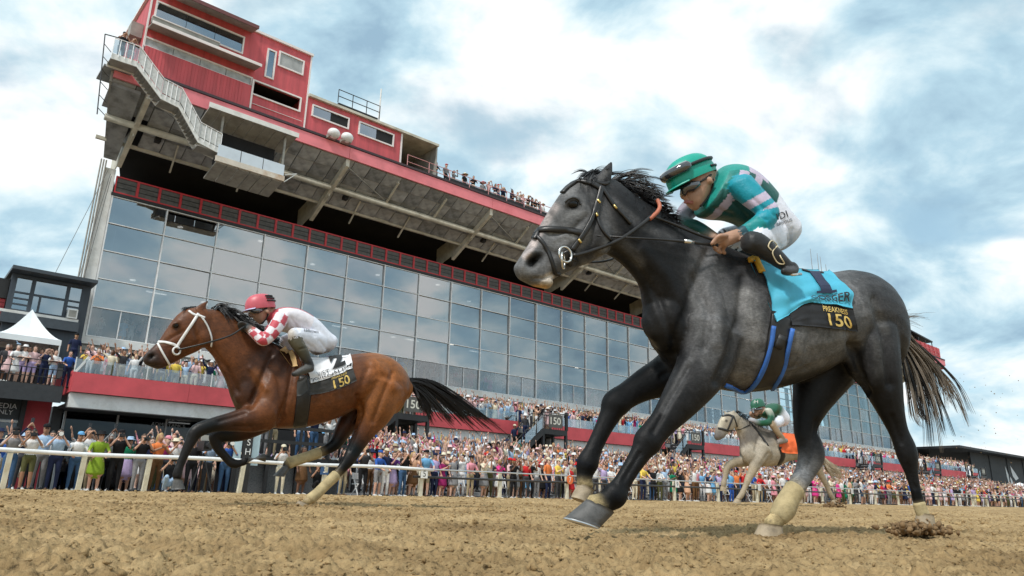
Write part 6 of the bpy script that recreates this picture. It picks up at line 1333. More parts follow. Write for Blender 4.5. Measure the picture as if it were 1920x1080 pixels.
A_.limb([(1412, 856, 15, .10, pd), (1395, 864, 11, .12, pw_), (1376, 868, 8.5, .12, pl), (1364, 876, 7.2, .12, pl), (1360, 893, 4.8, .12, pl), (1357, 906, 5.4, .12, pl), (1356, 912, 4.6, .12, pl)], flat=.9)
A_.limb([(1526, 848, 17, -.10, pw_), (1530, 868, 12, -.12, pw_), (1537, 886, 7.5, -.12, pl), (1543, 897, 6.2, -.12, pl), (1552, 915, 4.6, -.12, pl), (1559, 930, 5, -.12, pl), (1563, 936, 4.5, -.12, pl)], flat=.9)
A_.limb([(1518, 850, 17, .1, pd), (1508, 872, 11, .12, pd), (1508, 890, 7, .12, pl), (1514, 900, 6, .12, pl), (1507, 918, 4.5, .12, pl), (1500, 934, 4.6, .12, pl)], flat=.9)
A_.rings([((1340, 815), (1345, 826), .045, -.08, pd), ((1342, 806), (1354, 823), .062, -.08, pd), ((1347, 792), (1365, 813), .06, -.08, pw_), ((1353, 781), (1376, 804), .09, -.08, pw_), ((1362, 774), (1382, 796), .095, -.08, pw_), ((1372, 771), (1386, 788), .08, -.08, pw_)])
for la, tip, b1 in ((-.13, (1378, 768), (1374, 776)), (-.02, (1356, 770), (1362, 776))): A_.limb([(b1[0], b1[1], 3.4, la, pw_), ((b1[0]+tip[0])/2, (b1[1]+tip[1])/2, 3, la, pw_), (tip[0], tip[1], .8, la, pd)], flat=.6)
A_.fuse('body', .018, 3)
for ln, w, dp in (([(1388, 810), (1398, 835)], 3, .015), ([(1425, 812), (1415, 845)], 3, .015), ([(1440, 850), (1425, 872)], 3, .015)): A_.carve(ln, w, dp)
A_.refresh(); A_.paint([(1343, 818)], 6, (.10, .09, .09), .7); A_.paint([(1362, 789)], 3, (.04, .035, .03), .9); A_.paint([(1350, 800), (1356, 783)], 4, (.62, .55, .42), .6)
AR = root_of(A_, 'racehorse', 'pale grey racehorse trailing in the background with an orange saddle cloth', 'horse', 1460, 940, .05)
A_.finish('body', coat_mat('coat_pale', .6, .14, .25, 0.0, 0), AR)
hoof(A_, (1379, 934), (1387, 938), (1374, 943), (1388, 944), -.14, .06, AR, HOOFT); hoof(A_, (1352, 911), (1360, 913), (1351, 920), (1362, 921), .12, .06, AR, HOOFT); hoof(A_, (1560, 936), (1567, 936), (1559, 944), (1571, 944), -.12, .06, AR, HOOFT); hoof(A_, (1496, 934), (1504, 936), (1493, 943), (1505, 944), .12, .06, AR, HOOFT)
strands('mane', hair_lines(A_, 160, [(1378, 774), (1402, 787), (1430, 800)], [[(0, 0), (5, -4), (12, -2)], [(0, 0), (2, 4), (5, 10)]], (-.08, .03), 2.4, seed=25), HAIRB, AR, .007)
strands('tail', hair_lines(A_, 220, [(1534, 850), (1538, 862)], [[(1536, 856), (1552, 868), (1570, 884), (1586, 893)], [(1536, 856), (1550, 872), (1562, 890), (1578, 896)]], (0, .06), 3, seed=26), HAIRC, AR, .009)
for ln, w in (([(1354, 781), (1366, 778), (1376, 782)], .03), ([(1374, 780), (1370, 792), (1364, 806)], .025), ([(1346, 803), (1356, 805), (1365, 808)], .03), ([(1376, 782), (1382, 800)], .02), ([(1364, 808), (1385, 806), (1405, 797)], .015), ([(1410, 796), (1425, 815), (1440, 836)], .03)): strap(A_, ln, w*1.5, .012, 'bridle_strap', LEATHER, AR, .006, m=4)
strap(A_, [(1464, 838), (1468, 855), (1460, 872)], .12, .012, 'girth', LEATHER, AR, .01)
ocl = Cloth(A_, [[(1452, 812), (1470, 808), (1492, 808)], [(1458, 828), (1474, 828), (1494, 830)], [(1464, 848), (1478, 850), (1496, 850)]]); ocl.sheet('saddle_cloth', mat('saddlecloth_orange', (.75, .13, .03), .7, var=.15, scale=8), label='orange saddle cloth on the pale horse in the background', cat='saddle cloth', nu=16, nv=14, off=.02, ripple=.02)
Q_ = Body(26, 11.0); GRN = (.012, .085, .045)
Q_.rings([((1474, 776), (1466, 800), .15, 0, WHP), ((1468, 768), (1452, 792), .17, 0, WHP), ((1458, 758), (1444, 786), .18, 0, GRN), ((1446, 756), (1434, 784), .19, 0, GRN), ((1436, 760), (1428, 780), .14, 0, GRN)], m=8)
Q_.limb([(1440, 768, 7.5, -.18, (.45, .45, .38)), (1446, 782, 7, -.24, GRN), (1440, 792, 6, -.26, GRN), (1424, 793, 5.2, -.22, GRN), (1412, 788, 4.5, -.18, (.3, .3, .32)), (1406, 786, 4.5, -.14, (.3, .3, .32))], m=6)
Q_.limb([(1434, 768, 7.5, .18, GRN), (1420, 780, 6, .22, GRN), (1410, 778, 5, .1, SKIN), (1407, 775, 4.5, .02, SKIN)], m=6)
Q_.limb([(1464, 788, 10, -.1, WHP), (1456, 794, 8.5, -.22, WHP), (1448, 796, 7, -.28, (.28, .20, .12))], m=6); Q_.limb([(1448, 796, 7, -.28, (.28, .20, .12)), (1459, 812, 6, -.31, (.28, .20, .12)), (1468, 824, 5, -.32, (.2, .15, .1)), (1458, 829, 4.5, -.33, (.25, .22, .2)), (1475, 826, 4.2, -.32, (.2, .18, .16))], m=6)
Q_.limb([(1430, 766, 6, 0, SKIN), (1424, 768, 7, 0, SKIN), (1420, 772, 6.5, 0, SKIN), (1418, 778, 3.6, 0, SKIN)], m=5)
Q_.fuse('body', .014, 2, knn=1); QR = root_of(Q_, 'person', 'jockey in dark green cap and silks riding the pale horse', 'jockey', 1455, 800, 1.3); Q_.finish('body', MATS['silks'], QR)
helmet(Q_, (1409, 764), (1433, 760), 14.5, .098, 0, 'cap_green', (.02, .12, .07), QR); wpart(MB().tube([Q_.P(x, y, l) for x, y, l in ((1413, 768, -.06), (1419, 768, -.09), (1428, 766, -.1))], .022, 6), 'goggles', GOGL, QR)
V_, F_ = text_mesh('H'); mb_ = MB(); mb_.add([Q_.P(1418+p[0]*11, 753-p[1]*9, -.105) for p in V_], F_); wpart(mb_, 'cap_letter', WHT, QR, smooth=False)
# dirt thrown up behind the hooves
rng = np.random.default_rng(5)
def spray(B, px, py, sx, sy, n, smin, smax, lat, name, label):
    c = np.array([B.P(px+rng.normal(0, sx), py-abs(rng.normal(0, sy)), lat+rng.normal(0, .10)) for _ in range(n)]); o = clod_mesh(c, rng.uniform(smin, smax, n), name, mat('wet_dirt', (.20, .125, .06), .95, var=.3, scale=30), .9); return _props(o, label, 'dirt', kind='stuff')
spray(G, 1722, 1000, 24, 9, 420, .006, .02, -.16, 'dirt_mound', 'dark dirt thrown up at the hind hoof of the dark grey horse')
spray(A_, 1562, 952, 9, 5, 160, .01, .04, -.12, 'dirt_mound', 'dark dirt thrown up at the hind hoof of the pale horse')
fl = np.array([G.P(rng.uniform(1740, 1910), rng.uniform(700, 920), rng.uniform(.3, 1.5)) for _ in range(60)]); _props(clod_mesh(fl, rng.uniform(.002, .0045, 60), 'flying_dirt', MATS['wet_dirt'], 1.0), 'specks of dirt flying behind the dark grey horse', 'dirt', kind='stuff')
# ================================================================== people: a few poses, each one fused body, dressed person by person
SKN, SHI, BOT, SHO, FOR, CAL, HAI = range(7)
class Fig:
    """Person modelled in metres: x right, y forward, z up."""
    def __init__(s): s.V = []; s.F = []; s.sp = []; s.sl = []
    def tube(s, rows, slot, K=10):
        """rows: (x, y, z, rx, ry)"""
        Q = catmull([r if len(r) == 5 else (*r, r[3]) for r in rows], 4); C = Q[:, :3]; n = len(C); k0 = len(s.V); T = np.gradient(C, axis=0); T /= np.linalg.norm(T, axis=1)[:, None]+1e-9
        vert = abs(T[:, 2]).mean() > .8; th = np.arange(K)*2*math.pi/K
        rings = [(0, .5, -.6)]+[(i, 1.0, 0) for i in range(n)]+[(n-1, .5, .6)]
        for i, sc_, sh in rings:
            if vert: a = np.array([1.0, 0, 0]); b = np.array([0, 1.0, 0])
            else:
                a = np.cross(T[i], [0, .3, 1.0]); a /= np.linalg.norm(a)+1e-9; b = np.cross(T[i], a)
            R_ = C[i]+T[i]*sh*Q[i, 3]+np.outer(np.cos(th)*Q[i, 3]*sc_, a)+np.outer(np.sin(th)*Q[i, 4]*sc_, b)
            s.V.extend(R_); s.sp.extend(R_); s.sl.extend([slot]*K)
        m = len(rings); s.F += [(k0+i*K+j, k0+(i+1)*K+j, k0+(i+1)*K+(j+1) % K, k0+i*K+(j+1) % K) for i in range(m-1) for j in range(K)]
        s.F.append(tuple(k0+j for j in range(K))); s.F.append(tuple(k0+(m-1)*K+j for j in range(K-1, -1, -1)))
    def fuse(s, name, voxel, ratio=None):
        me = bpy.data.meshes.new(name); me.from_pydata([tuple(v) for v in s.V], [], s.F); bm = bmesh.new(); bm.from_mesh(me); bmesh.ops.recalc_face_normals(bm, faces=bm.faces); bm.to_mesh(me); bm.free()
        o = bpy.data.objects.new(name, me); TMP.collection.objects.link(o); md_ = o.modifiers.new('fuse', 'REMESH'); md_.mode = 'VOXEL'; md_.voxel_size = voxel
        if ratio: dm = o.modifiers.new('thin', 'DECIMATE'); dm.ratio = ratio
        TMP.view_layers[0].update(); dg = TMP.view_layers[0].depsgraph; m2 = bpy.data.meshes.new_from_object(o.evaluated_get(dg)); bpy.data.objects.remove(o)
        kd = KDTree(len(s.sp))
        for i, p in enumerate(s.sp): kd.insert(p, i)
        kd.balance(); mi = [s.sl[kd.find(p.center)[1]] for p in m2.polygons]
        for k in range(7): m2.materials.append(None)
        m2.polygons.foreach_set('material_index', mi); m2.polygons.foreach_set('use_smooth', [True]*len(mi)); m2.name = name; m2.update(); return m2
ARMS = {'down': ((.26, .0, 1.15), (.28, .10, .93)), 'up': ((.30, .06, 1.64), (.24, .10, 1.92)), 'wide': ((.40, .04, 1.58), (.50, .08, 1.84)), 'phone': ((.25, .20, 1.26), (.09, .34, 1.56)), 'high': ((.26, .22, 1.50), (.07, .30, 1.80)), 'camera': ((.29, .14, 1.25), (.08, .20, 1.55)), 'rail': ((.28, .12, 1.16), (.20, .36, 1.04)), 'clap': ((.27, .14, 1.18), (.035, .32, 1.32)), 'cross': ((.27, .10, 1.17), (-.10, .22, 1.18)), 'hip': ((.36, -.04, 1.16), (.20, .04, 1.00))}
def figure(la, ra, dress=False, crouch=False, lean=0.0):
    f = Fig(); dz = -.62 if crouch else 0.0; ly = lean
    f.tube([(0, .01, .88+dz, .13, .10), (0, .01, .94+dz, .165, .118), (0, .0, 1.01+dz, .158, .112)], BOT, 14)
    f.tube([(0, .0, 1.06+dz, .15, .105), (0, .0, 1.12+dz, .152, .106), (0, ly*.6+.01, 1.25+dz, .17, .115), (0, ly+.01, 1.38+dz, .185, .105), (0, ly, 1.46+dz, .12, .075)], SHI, 14)
    f.tube([(0, ly+.01, 1.46+dz, .06), (0, ly+.025, 1.53+dz, .055)], SKN); hy = ly+.035
    f.tube([(0, hy+.02, 1.51+dz, .045, .05), (0, hy+.015, 1.56+dz, .068, .08), (0, hy, 1.64+dz, .078, .098), (0, hy-.015, 1.70+dz, .068, .085)], SKN, 12)
    f.tube([(0, hy+.10, 1.625+dz, .014), (0, hy+.115, 1.60+dz, .018)], SKN, 6)
    f.tube([(0, hy-.045, 1.57+dz, .07, .055), (0, hy-.04, 1.65+dz, .084, .075), (0, hy-.02, 1.72+dz, .074, .085), (0, hy-.01, 1.75+dz, .05, .06)], HAI, 12)
    for x in (-.035, .035): f.tube([(x-.012, hy+.086, 1.645+dz, .010), (x+.012, hy+.086, 1.645+dz, .010)], HAI, 5)
    for sx, arm in ((-1, la), (1, ra)):
        e, h = ARMS[arm]; sh = (sx*.185, ly, 1.41+dz); e = (sx*e[0], e[1]+ly, e[2]+dz); h = (sx*h[0], h[1]+ly, h[2]+dz); g = lambda a, b, u: tuple(a[i]+(b[i]-a[i])*u for i in range(3))
        f.tube([(*sh, .062), (*g(sh, e, .5), .055), (*e, .046)], SHI); f.tube([(*e, .044), (*g(e, h, .5), .04), (*h, .03)], FOR)
        d = np.array(h)-np.array(e); d /= np.linalg.norm(d); t = np.array(h)+d*.16; f.tube([(*h, .03), (*g(h, t, .5), .042), (*t, .024)], SKN, 8)
        f.tube([(*g(h, t, .25), .016), (h[0]-sx*.045+d[0]*.09, h[1]+d[1]*.09, h[2]+d[2]*.09, .013)], SKN, 6)
        hip = (sx*.09, .0, .95+dz); 
        if crouch: kn = (sx*.17, .40, .48); an = (sx*.14, .05, .09)
        else: kn = (sx*.105, .03, .50); an = (sx*.11, -.02, .09)
        f.tube([(*hip, .098), (*g(hip, kn, .5), .082), (*kn, .062)], BOT if not dress else CAL); f.tube([(*kn, .06), (*g(kn, an, .4), .056), (*an, .04)], CAL)
        f.tube([(an[0], an[1]-.04, .045, .045), (an[0]+sx*.01, an[1]+.08, .04, .05), (an[0]+sx*.02, an[1]+.19, .03, .035)], SHO, 8)
    if dress: f.tube([(0, .0, 1.06+dz, .155, .11), (0, .01, .90+dz, .20, .15), (0, .01, .70+dz, .235, .19), (0, .01, .54+dz, .25, .21)], BOT, 14)
    return f
POSES = {'stand': ('down', 'down'), 'cheer': ('up', 'wide'), 'wave': ('up', 'down'), 'reach': ('down', 'wide'), 'phone': ('phone', 'phone'), 'film': ('high', 'high'), 'camera': ('camera', 'camera'), 'rail': ('rail', 'rail'), 'clap': ('clap', 'clap'), 'folded': ('cross', 'cross'), 'hip': ('hip', 'down')}
FULL = {}; LOW = {}
for nm, (a, b) in POSES.items():
    for dr in (False, True):
        if dr and nm in ('folded',): continue
        fg = figure(a, b, dr, lean=.06 if nm in ('rail', 'camera') else 0.0); FULL[nm, dr] = fg.fuse('person_'+nm, .022)
        if nm in ('stand', 'cheer', 'wave', 'reach', 'phone', 'film', 'clap', 'rail'): LOW[nm, dr] = fg.fuse('person_low', .042, .42)
FULL['crouch', False] = figure('camera', 'camera', crouch=True).fuse('person_crouch', .022)
PAL = {'white': (.74, .74, .74), 'cream': (.70, .63, .48), 'pale blue': (.36, .50, .68), 'sky blue': (.16, .40, .66), 'royal blue': (.03, .10, .38), 'navy': (.015, .022, .06), 'black': (.012, .012, .014), 'charcoal': (.05, .05, .055), 'grey': (.24, .24, .25), 'pink': (.72, .30, .36), 'pale pink': (.74, .50, .50), 'hot pink': (.66, .05, .25), 'lilac': (.48, .38, .62), 'purple': (.12, .04, .22), 'magenta': (.30, .02, .12), 'red': (.55, .025, .03), 'orange': (.70, .20, .06), 'yellow': (.74, .55, .10), 'lime green': (.22, .34, .03), 'emerald green': (.01, .20, .10), 'olive': (.09, .09, .035), 'khaki': (.38, .31, .20), 'brown': (.14, .07, .03), 'denim': (.045, .10, .20), 'peach': (.70, .42, .28)}
def fab(c): return mat('cloth_'+c.replace(' ', '_'), PAL[c], .8, var=.12, scale=14, spec=.2)
SKT = [mat('skin_tone_%d' % k, c, .55, var=.08, scale=20, spec=.3) for k, c in enumerate(((.58, .34, .25), (.50, .28, .19), (.36, .19, .12), (.62, .39, .30), (.16, .08, .05)))]
HRT = {'dark': mat('hair_dark', (.02, .014, .010), .6, var=.3), 'brown': mat('hair_brown', (.07, .035, .018), .6, var=.3), 'blond': mat('hair_blond', (.42, .27, .11), .6, var=.2), 'grey': mat('hair_grey', (.40, .39, .37), .6, var=.2), 'red': mat('hair_red', (.25, .06, .02), .6, var=.2)}
SHOEM = {'b': mat('shoe_black', (.015, .015, .015), .5, var=.1), 'w': mat('shoe_white', (.6, .6, .58), .6, var=.1), 'n': mat('shoe_brown', (.10, .05, .025), .5, var=.1)}
def hat_mesh(kind):
    m_ = MB(); K = 14; c = np.array([0, .02, 1.69])
    def disc(profile):
        V = []
        for r, z in profile:
            for j in range(K): a = 2*math.pi*j/K; V.append((c[0]+r*math.cos(a), c[1]+r*1.12*math.sin(a), c[2]+z))
        n = len(profile); m_.add(V, [(i*K+j, i*K+(j+1) % K, (i+1)*K+(j+1) % K, (i+1)*K+j) for i in range(n-1) for j in range(K)]+[tuple((n-1)*K+j for j in range(K))])
    if kind == 'cap':
        disc([(.092, 0), (.098, .03), (.085, .075), (.04, .1), (.005, .105)]); m_.hexa([(-.07, .10, 1.685), (.07, .10, 1.685), (.055, .20, 1.675), (-.055, .20, 1.675), (-.075, .09, 1.70), (.075, .09, 1.70), (.055, .20, 1.688), (-.055, .20, 1.688)])
    elif kind == 'sun hat': disc([(.095, .0), (.20, -.02), (.205, -.012), (.105, .012), (.10, .07), (.085, .10), (.01, .105)])
    elif kind == 'wide hat': disc([(.095, .0), (.27, -.05), (.275, -.04), (.12, .012), (.105, .08), (.085, .11), (.01, .115)])
    elif kind == 'fascinator': m_.ball((.03, .02, 1.80), (.10, .08, .035)); m_.tube([(.03, .0, 1.8), (.10, -.04, 1.9), (.16, -.02, 1.94)], [.02, .02, .004], 5)
    elif kind == 'long hair': m_.tube([(0, -.05, 1.72), (0, -.10, 1.62), (0, -.115, 1.48), (0, -.10, 1.36)], [.07, .085, .08, .03], 10)
    return m_
HATS = {}
def hat_obj(kind, material):
    k = (kind, material.name)
    if k not in HATS: HATS[k] = hat_mesh(kind).mesh(kind.replace(' ', '_'), material, (0, 0, 0), kind != 'cap')
    return HATS[k]
POSEW = {'stand': 'standing', 'cheer': 'cheering with both arms up', 'wave': 'waving one arm', 'reach': 'reaching out one arm', 'phone': 'holding up a phone', 'film': 'filming overhead', 'camera': 'aiming a camera', 'rail': 'leaning on the rail', 'clap': 'clapping', 'folded': 'with folded arms', 'hip': 'hand on hip', 'crouch': 'crouching with a camera'}
LABELS = set(); N_PEOPLE = [0]; prng = random.Random(4)
def person(t, n, z, top, bot, kind='trousers', pose='stand', hat=None, hatcol='white', skin=None, hair=None, place='at the fence', group='spectators', turn=None, height=None, sleeves=False, label=None):
    dr = kind in ('dress', 'skirt'); key = (pose, dr) if (pose, dr) in FULL else ((pose, False) if (pose, False) in FULL else ('stand', dr))
    me = FULL[key]; s_ = height or prng.uniform(.94, 1.06)*(.94 if dr else 1.0); e = bpy.data.objects.new('person', None); COL.objects.link(e); e.empty_display_size = .2
    p = F(t, n, z); e.location = tuple(p); e.rotation_euler = (0, 0, ANG+math.pi+(turn if turn is not None else prng.uniform(-.5, .3))); e.scale = (s_,)*3
    o = bpy.data.objects.new('body', me); COL.objects.link(o); o.parent = e
    sk = SKT[skin if skin is not None else prng.choice((0, 0, 1, 1, 2, 3, 3, 4))]; hr = HRT[hair or prng.choice(('dark', 'dark', 'brown', 'brown', 'blond', 'grey'))]
    tm, bm_ = fab(top), fab(bot); short = kind in ('shorts', 'dress', 'skirt')
    ms = {SKN: sk, SHI: tm, BOT: bm_, SHO: SHOEM[prng.choice('bwn')], FOR: tm if sleeves else sk, CAL: sk if short else bm_, HAI: hr}
    for k, m_ in ms.items(): o.material_slots[k].link = 'OBJECT'; o.material_slots[k].material = m_
    if hat:
        hm_ = hr if hat == 'long hair' else fab(hatcol); ho = bpy.data.objects.new('hair' if hat == 'long hair' else hat.replace(' ', '_'), hat_obj(hat, hm_)); COL.objects.link(ho); ho.parent = e
        if pose == 'crouch': ho.location = (0, 0, -.62)
        elif pose in ('rail', 'camera'): ho.location = (0, .06, 0)
    if label is None:
        gar = {'trousers': f'{top} top and {bot} trousers', 'shorts': f'{top} top and {bot} shorts', 'skirt': f'{top} top and {bot} skirt', 'dress': f'{bot} dress'}[kind]
        hp = '' if hat in (None, 'long hair') else f', {hatcol} {hat}'
        label = f'person in {gar}{hp}, {POSEW[pose]}, {place}'
    e['label'] = ' '.join(label.split()[:16]); e['category'] = 'person'; e['group'] = group; LABELS.add(e['label']); N_PEOPLE[0] += 1
    return e, s_
TOPS = ['white']*12+['pale blue']*5+['cream']*3+['grey']*3+['black']*4+['navy']*3+['pale pink']*6+['peach']*2+['charcoal']*2+['pink', 'lilac', 'sky blue', 'red', 'orange', 'yellow', 'royal blue', 'hot pink', 'khaki']
BOTS = ['khaki', 'navy', 'black', 'charcoal', 'denim', 'white', 'grey', 'cream', 'olive', 'brown']
DRS = ['white']*4+['cream']*2+['pale pink']*4+['white', 'white', 'cream', 'pale pink', 'pale blue', 'black', 'navy', 'pink', 'pale pink', 'white', 'lilac', 'hot pink', 'sky blue', 'yellow', 'emerald green', 'magenta', 'red', 'cream', 'peach', 'royal blue']
HATK = [None, None, None, 'cap', 'cap', 'sun hat', 'wide hat', 'long hair', 'long hair', 'fascinator']; HATC = ['white', 'cream', 'pink', 'navy', 'black', 'pale blue', 'khaki', 'red']
def rand_person(t, n, z, place, group, poses, dark=False, **kw):
    for _ in range(80):
        kind = prng.choice(('trousers', 'trousers', 'trousers', 'shorts', 'dress', 'skirt')); top, bot = prng.choice(TOPS), prng.choice(BOTS); pose = prng.choice(poses); hat = prng.choice(HATK); hc_ = prng.choice(HATC)
        if dark: top, kind = prng.choice(('black', 'navy', 'charcoal', 'grey', 'black', 'pale pink', 'white')), prng.choice(('trousers', 'trousers', 'shorts'))
        if kind == 'dress': bot = top = prng.choice(DRS)
        gar = {'trousers': f'{top} top and {bot} trousers', 'shorts': f'{top} top and {bot} shorts', 'skirt': f'{top} top and {bot} skirt', 'dress': f'{bot} dress'}[kind]; hp = '' if hat in (None, 'long hair') else f', {hc_} {hat}'
        lab = ' '.join(f'person in {gar}{hp}, {POSEW[pose]}, {place}'.split()[:16])
        if lab not in LABELS: break
    return person(t, n, z, top, bot, kind, pose, hat, hc_, place=place, group=group, label=lab, sleeves=prng.random() < .4, **kw)
def tpx(px, n, py=925): return at(px, py, n)[0]
CAMB = mat('camera_black', (.014, .014, .015), .35, var=.1); CAMW = mat('lens_white', (.72, .72, .70), .4, var=.05); PHN = mat('phone_dark', (.02, .02, .025), .2, var=0); PHP = mat('phone_pink', (.7, .45, .6), .3, var=0)
def held(e, s_, kind, label, hl=None):
    """A camera or phone in the person's hands: a thing of its own."""
    y, z = (.36, 1.60) if kind != 'phone_high' else (.34, 1.98)
    if kind == 'phone': y, z = .40, 1.66
    dz = -.62 if hl == 'crouch' else 0; R_ = e.rotation_euler[2]
    y += .06 if kind in ('camera', 'long_lens') else 0
    l = np.array([0, y, z+dz])*s_; w = np.array(e.location)+np.array([-math.sin(R_)*l[1], math.cos(R_)*l[1], l[2]])
    m_ = MB()
    if kind in ('camera', 'long_lens'):
        m_.box(-.075, .075, -.16, -.08, -.055, .05, 0).box(-.03, .03, -.155, -.085, .051, .085, 0); m_.tube([(0, -.08, 0), (0, .02, 0), (0, .07, 0)], [.036, .038, .044], 10, 0)
        if kind == 'long_lens': m_.tube([(0, .071, 0), (0, .22, -.01), (0, .30, -.015)], [.042, .052, .06], 10, 1)
        nm, mm, ct = 'camera', [CAMB, CAMW], 'camera'
    else: m_.box(-.04, .04, -.006, .006, -.08, .08, 0); nm, mm, ct = 'phone', [PHN if kind != 'phone_pink' else PHP], 'phone'
    o = bpy.data.objects.new(nm, m_.mesh(nm, mm)); COL.objects.link(o); o.location = tuple(w); o.rotation_euler = (0, 0, R_); return _props(o, label, ct, 'cameras and phones in the crowd')
# ---- the photographers behind the white rail, left to right
nP = 24.45; pg = 'photographers behind the white rail'
def pz(t, n): return float(ground_z(t, n))
FRONT = [(6, .1, 'grey', 'denim', 'trousers', 'camera', 'cap', 'black', 'camera'), (42, .0, 'white', 'olive', 'shorts', 'camera', 'long hair', 'x', 'camera'), (30, .9, 'navy', 'charcoal', 'trousers', 'film', None, 'x', 'phone_high'), (64, .45, 'pale blue', 'grey', 'trousers', 'stand', 'cap', 'black', None), (92, .05, 'pale blue', 'navy', 'trousers', 'camera', None, 'x', 'long_lens'), (78, 1.3, 'white', 'black', 'trousers', 'stand', None, 'x', None), (131, .2, 'white', 'denim', 'trousers', 'rail', 'cap', 'sky blue', None), (148, .8, 'white', 'khaki', 'trousers', 'phone', None, 'x', 'phone'), (141, 1.6, 'charcoal', 'black', 'trousers', 'film', 'cap', 'black', 'phone_high'),
    (171, .05, 'lime green', 'lime green', 'dress', 'rail', 'sun hat', 'black', None), (190, .8, 'grey', 'black', 'trousers', 'film', None, 'x', 'phone_high'), (209, .1, 'black', 'black', 'trousers', 'camera', 'cap', 'black', 'camera'), (228, .6, 'emerald green', 'lilac', 'skirt', 'stand', 'sun hat', 'pale blue', None), (252, .0, 'black', 'grey', 'trousers', 'camera', None, 'x', 'camera'), (285, .25, 'orange', 'brown', 'trousers', 'clap', 'long hair', 'x', None), (316, .6, 'white', 'grey', 'trousers', 'phone', 'sun hat', 'cream', 'phone'), (352, .5, 'black', 'black', 'trousers', 'stand', None, 'x', None), (270, 1.4, 'navy', 'charcoal', 'trousers', 'stand', None, 'x', None), (300, 1.6, 'magenta', 'charcoal', 'trousers', 'stand', 'cap', 'pink', None),
    (382, .7, 'pale blue', 'charcoal', 'trousers', 'camera', None, 'x', 'camera'), (416, .1, 'royal blue', 'denim', 'trousers', 'camera', 'cap', 'white', 'long_lens'), (522, .2, 'white', 'cream', 'trousers', 'camera', 'cap', 'cream', 'camera'), (562, .2, 'brown', 'brown', 'dress', 'stand', 'long hair', 'x', None), (640, .4, 'black', 'khaki', 'trousers', 'stand', 'long hair', 'x', None), (678, .3, 'charcoal', 'black', 'trousers', 'camera', None, 'x', 'camera')]
for k, (px, dn_, top, bot, kind, pose, hat, hcol, gear) in enumerate(FRONT):
    n = nP+dn_; t = tpx(px, n); e, s_ = person(t, n, pz(t, n), top, bot, kind, pose, hat, hcol, place='behind the white rail', group=pg, turn=prng.uniform(-.2, .2), sleeves=top in ('navy', 'grey', 'black') and pose == 'film')
    if gear: held(e, s_, gear, {'camera': 'black camera', 'long_lens': 'camera with long white lens', 'phone': 'phone', 'phone_high': 'phone held high'}[gear]+f' of the person in {top} top and {bot} {"shorts" if kind == "shorts" else "trousers"}')
for px, top, bot, hat in ((312, 'black', 'pale blue', None), (592, 'black', 'black', 'cap')):
    t = tpx(px, 24.2); e, s_ = person(t, 24.2, pz(t, 24.2), top, bot, 'trousers', 'crouch', hat, 'white', place='below the white rail', group=pg, turn=0.0); held(e, s_, 'camera', f'black camera of the crouching person in {top} top and {bot} trousers', 'crouch')
# television camera on a tripod
t = tpx(372, 24.4); z = pz(t, 24.4); TV = thing('television_camera', 'black television camera on a tripod behind the white rail', 'camera', (t, 24.4, z))
for a in (-.35, .35, 0): MB().tube([(t, 24.4, z+1.25), (t+a, 24.4+(.35 if a == 0 else -.15), z)], .025, 6).build('leg', BLACK, TV)
MB().box(t-.13, t+.13, 24.1, 24.7, z+1.32, z+1.62).build('camera_body', CAMB, TV); MB().tube([(t, 24.1, z+1.48), (t, 23.85, z+1.48)], .1, 10).build('lens', CAMB, TV); MB().box(t-.12, t+.12, 24.45, 24.5, z+1.64, z+1.82).build('monitor', GREYST, TV)
for k, (px, top, bot, pose) in enumerate(((490, 'white', 'grey', 'phone'), (508, 'black', 'khaki', 'camera'), (560, 'pale blue', 'denim', 'stand'), (585, 'navy', 'denim', 'phone'), (612, 'white', 'grey', 'film'), (640, 'white', 'black', 'camera'))):
    t = at(px, 850, 26.7)[0]; person(t, 26.7, zD, top, bot, 'trousers', pose, place='on the black viewing platform', group='people on the viewing platform', turn=0.0)
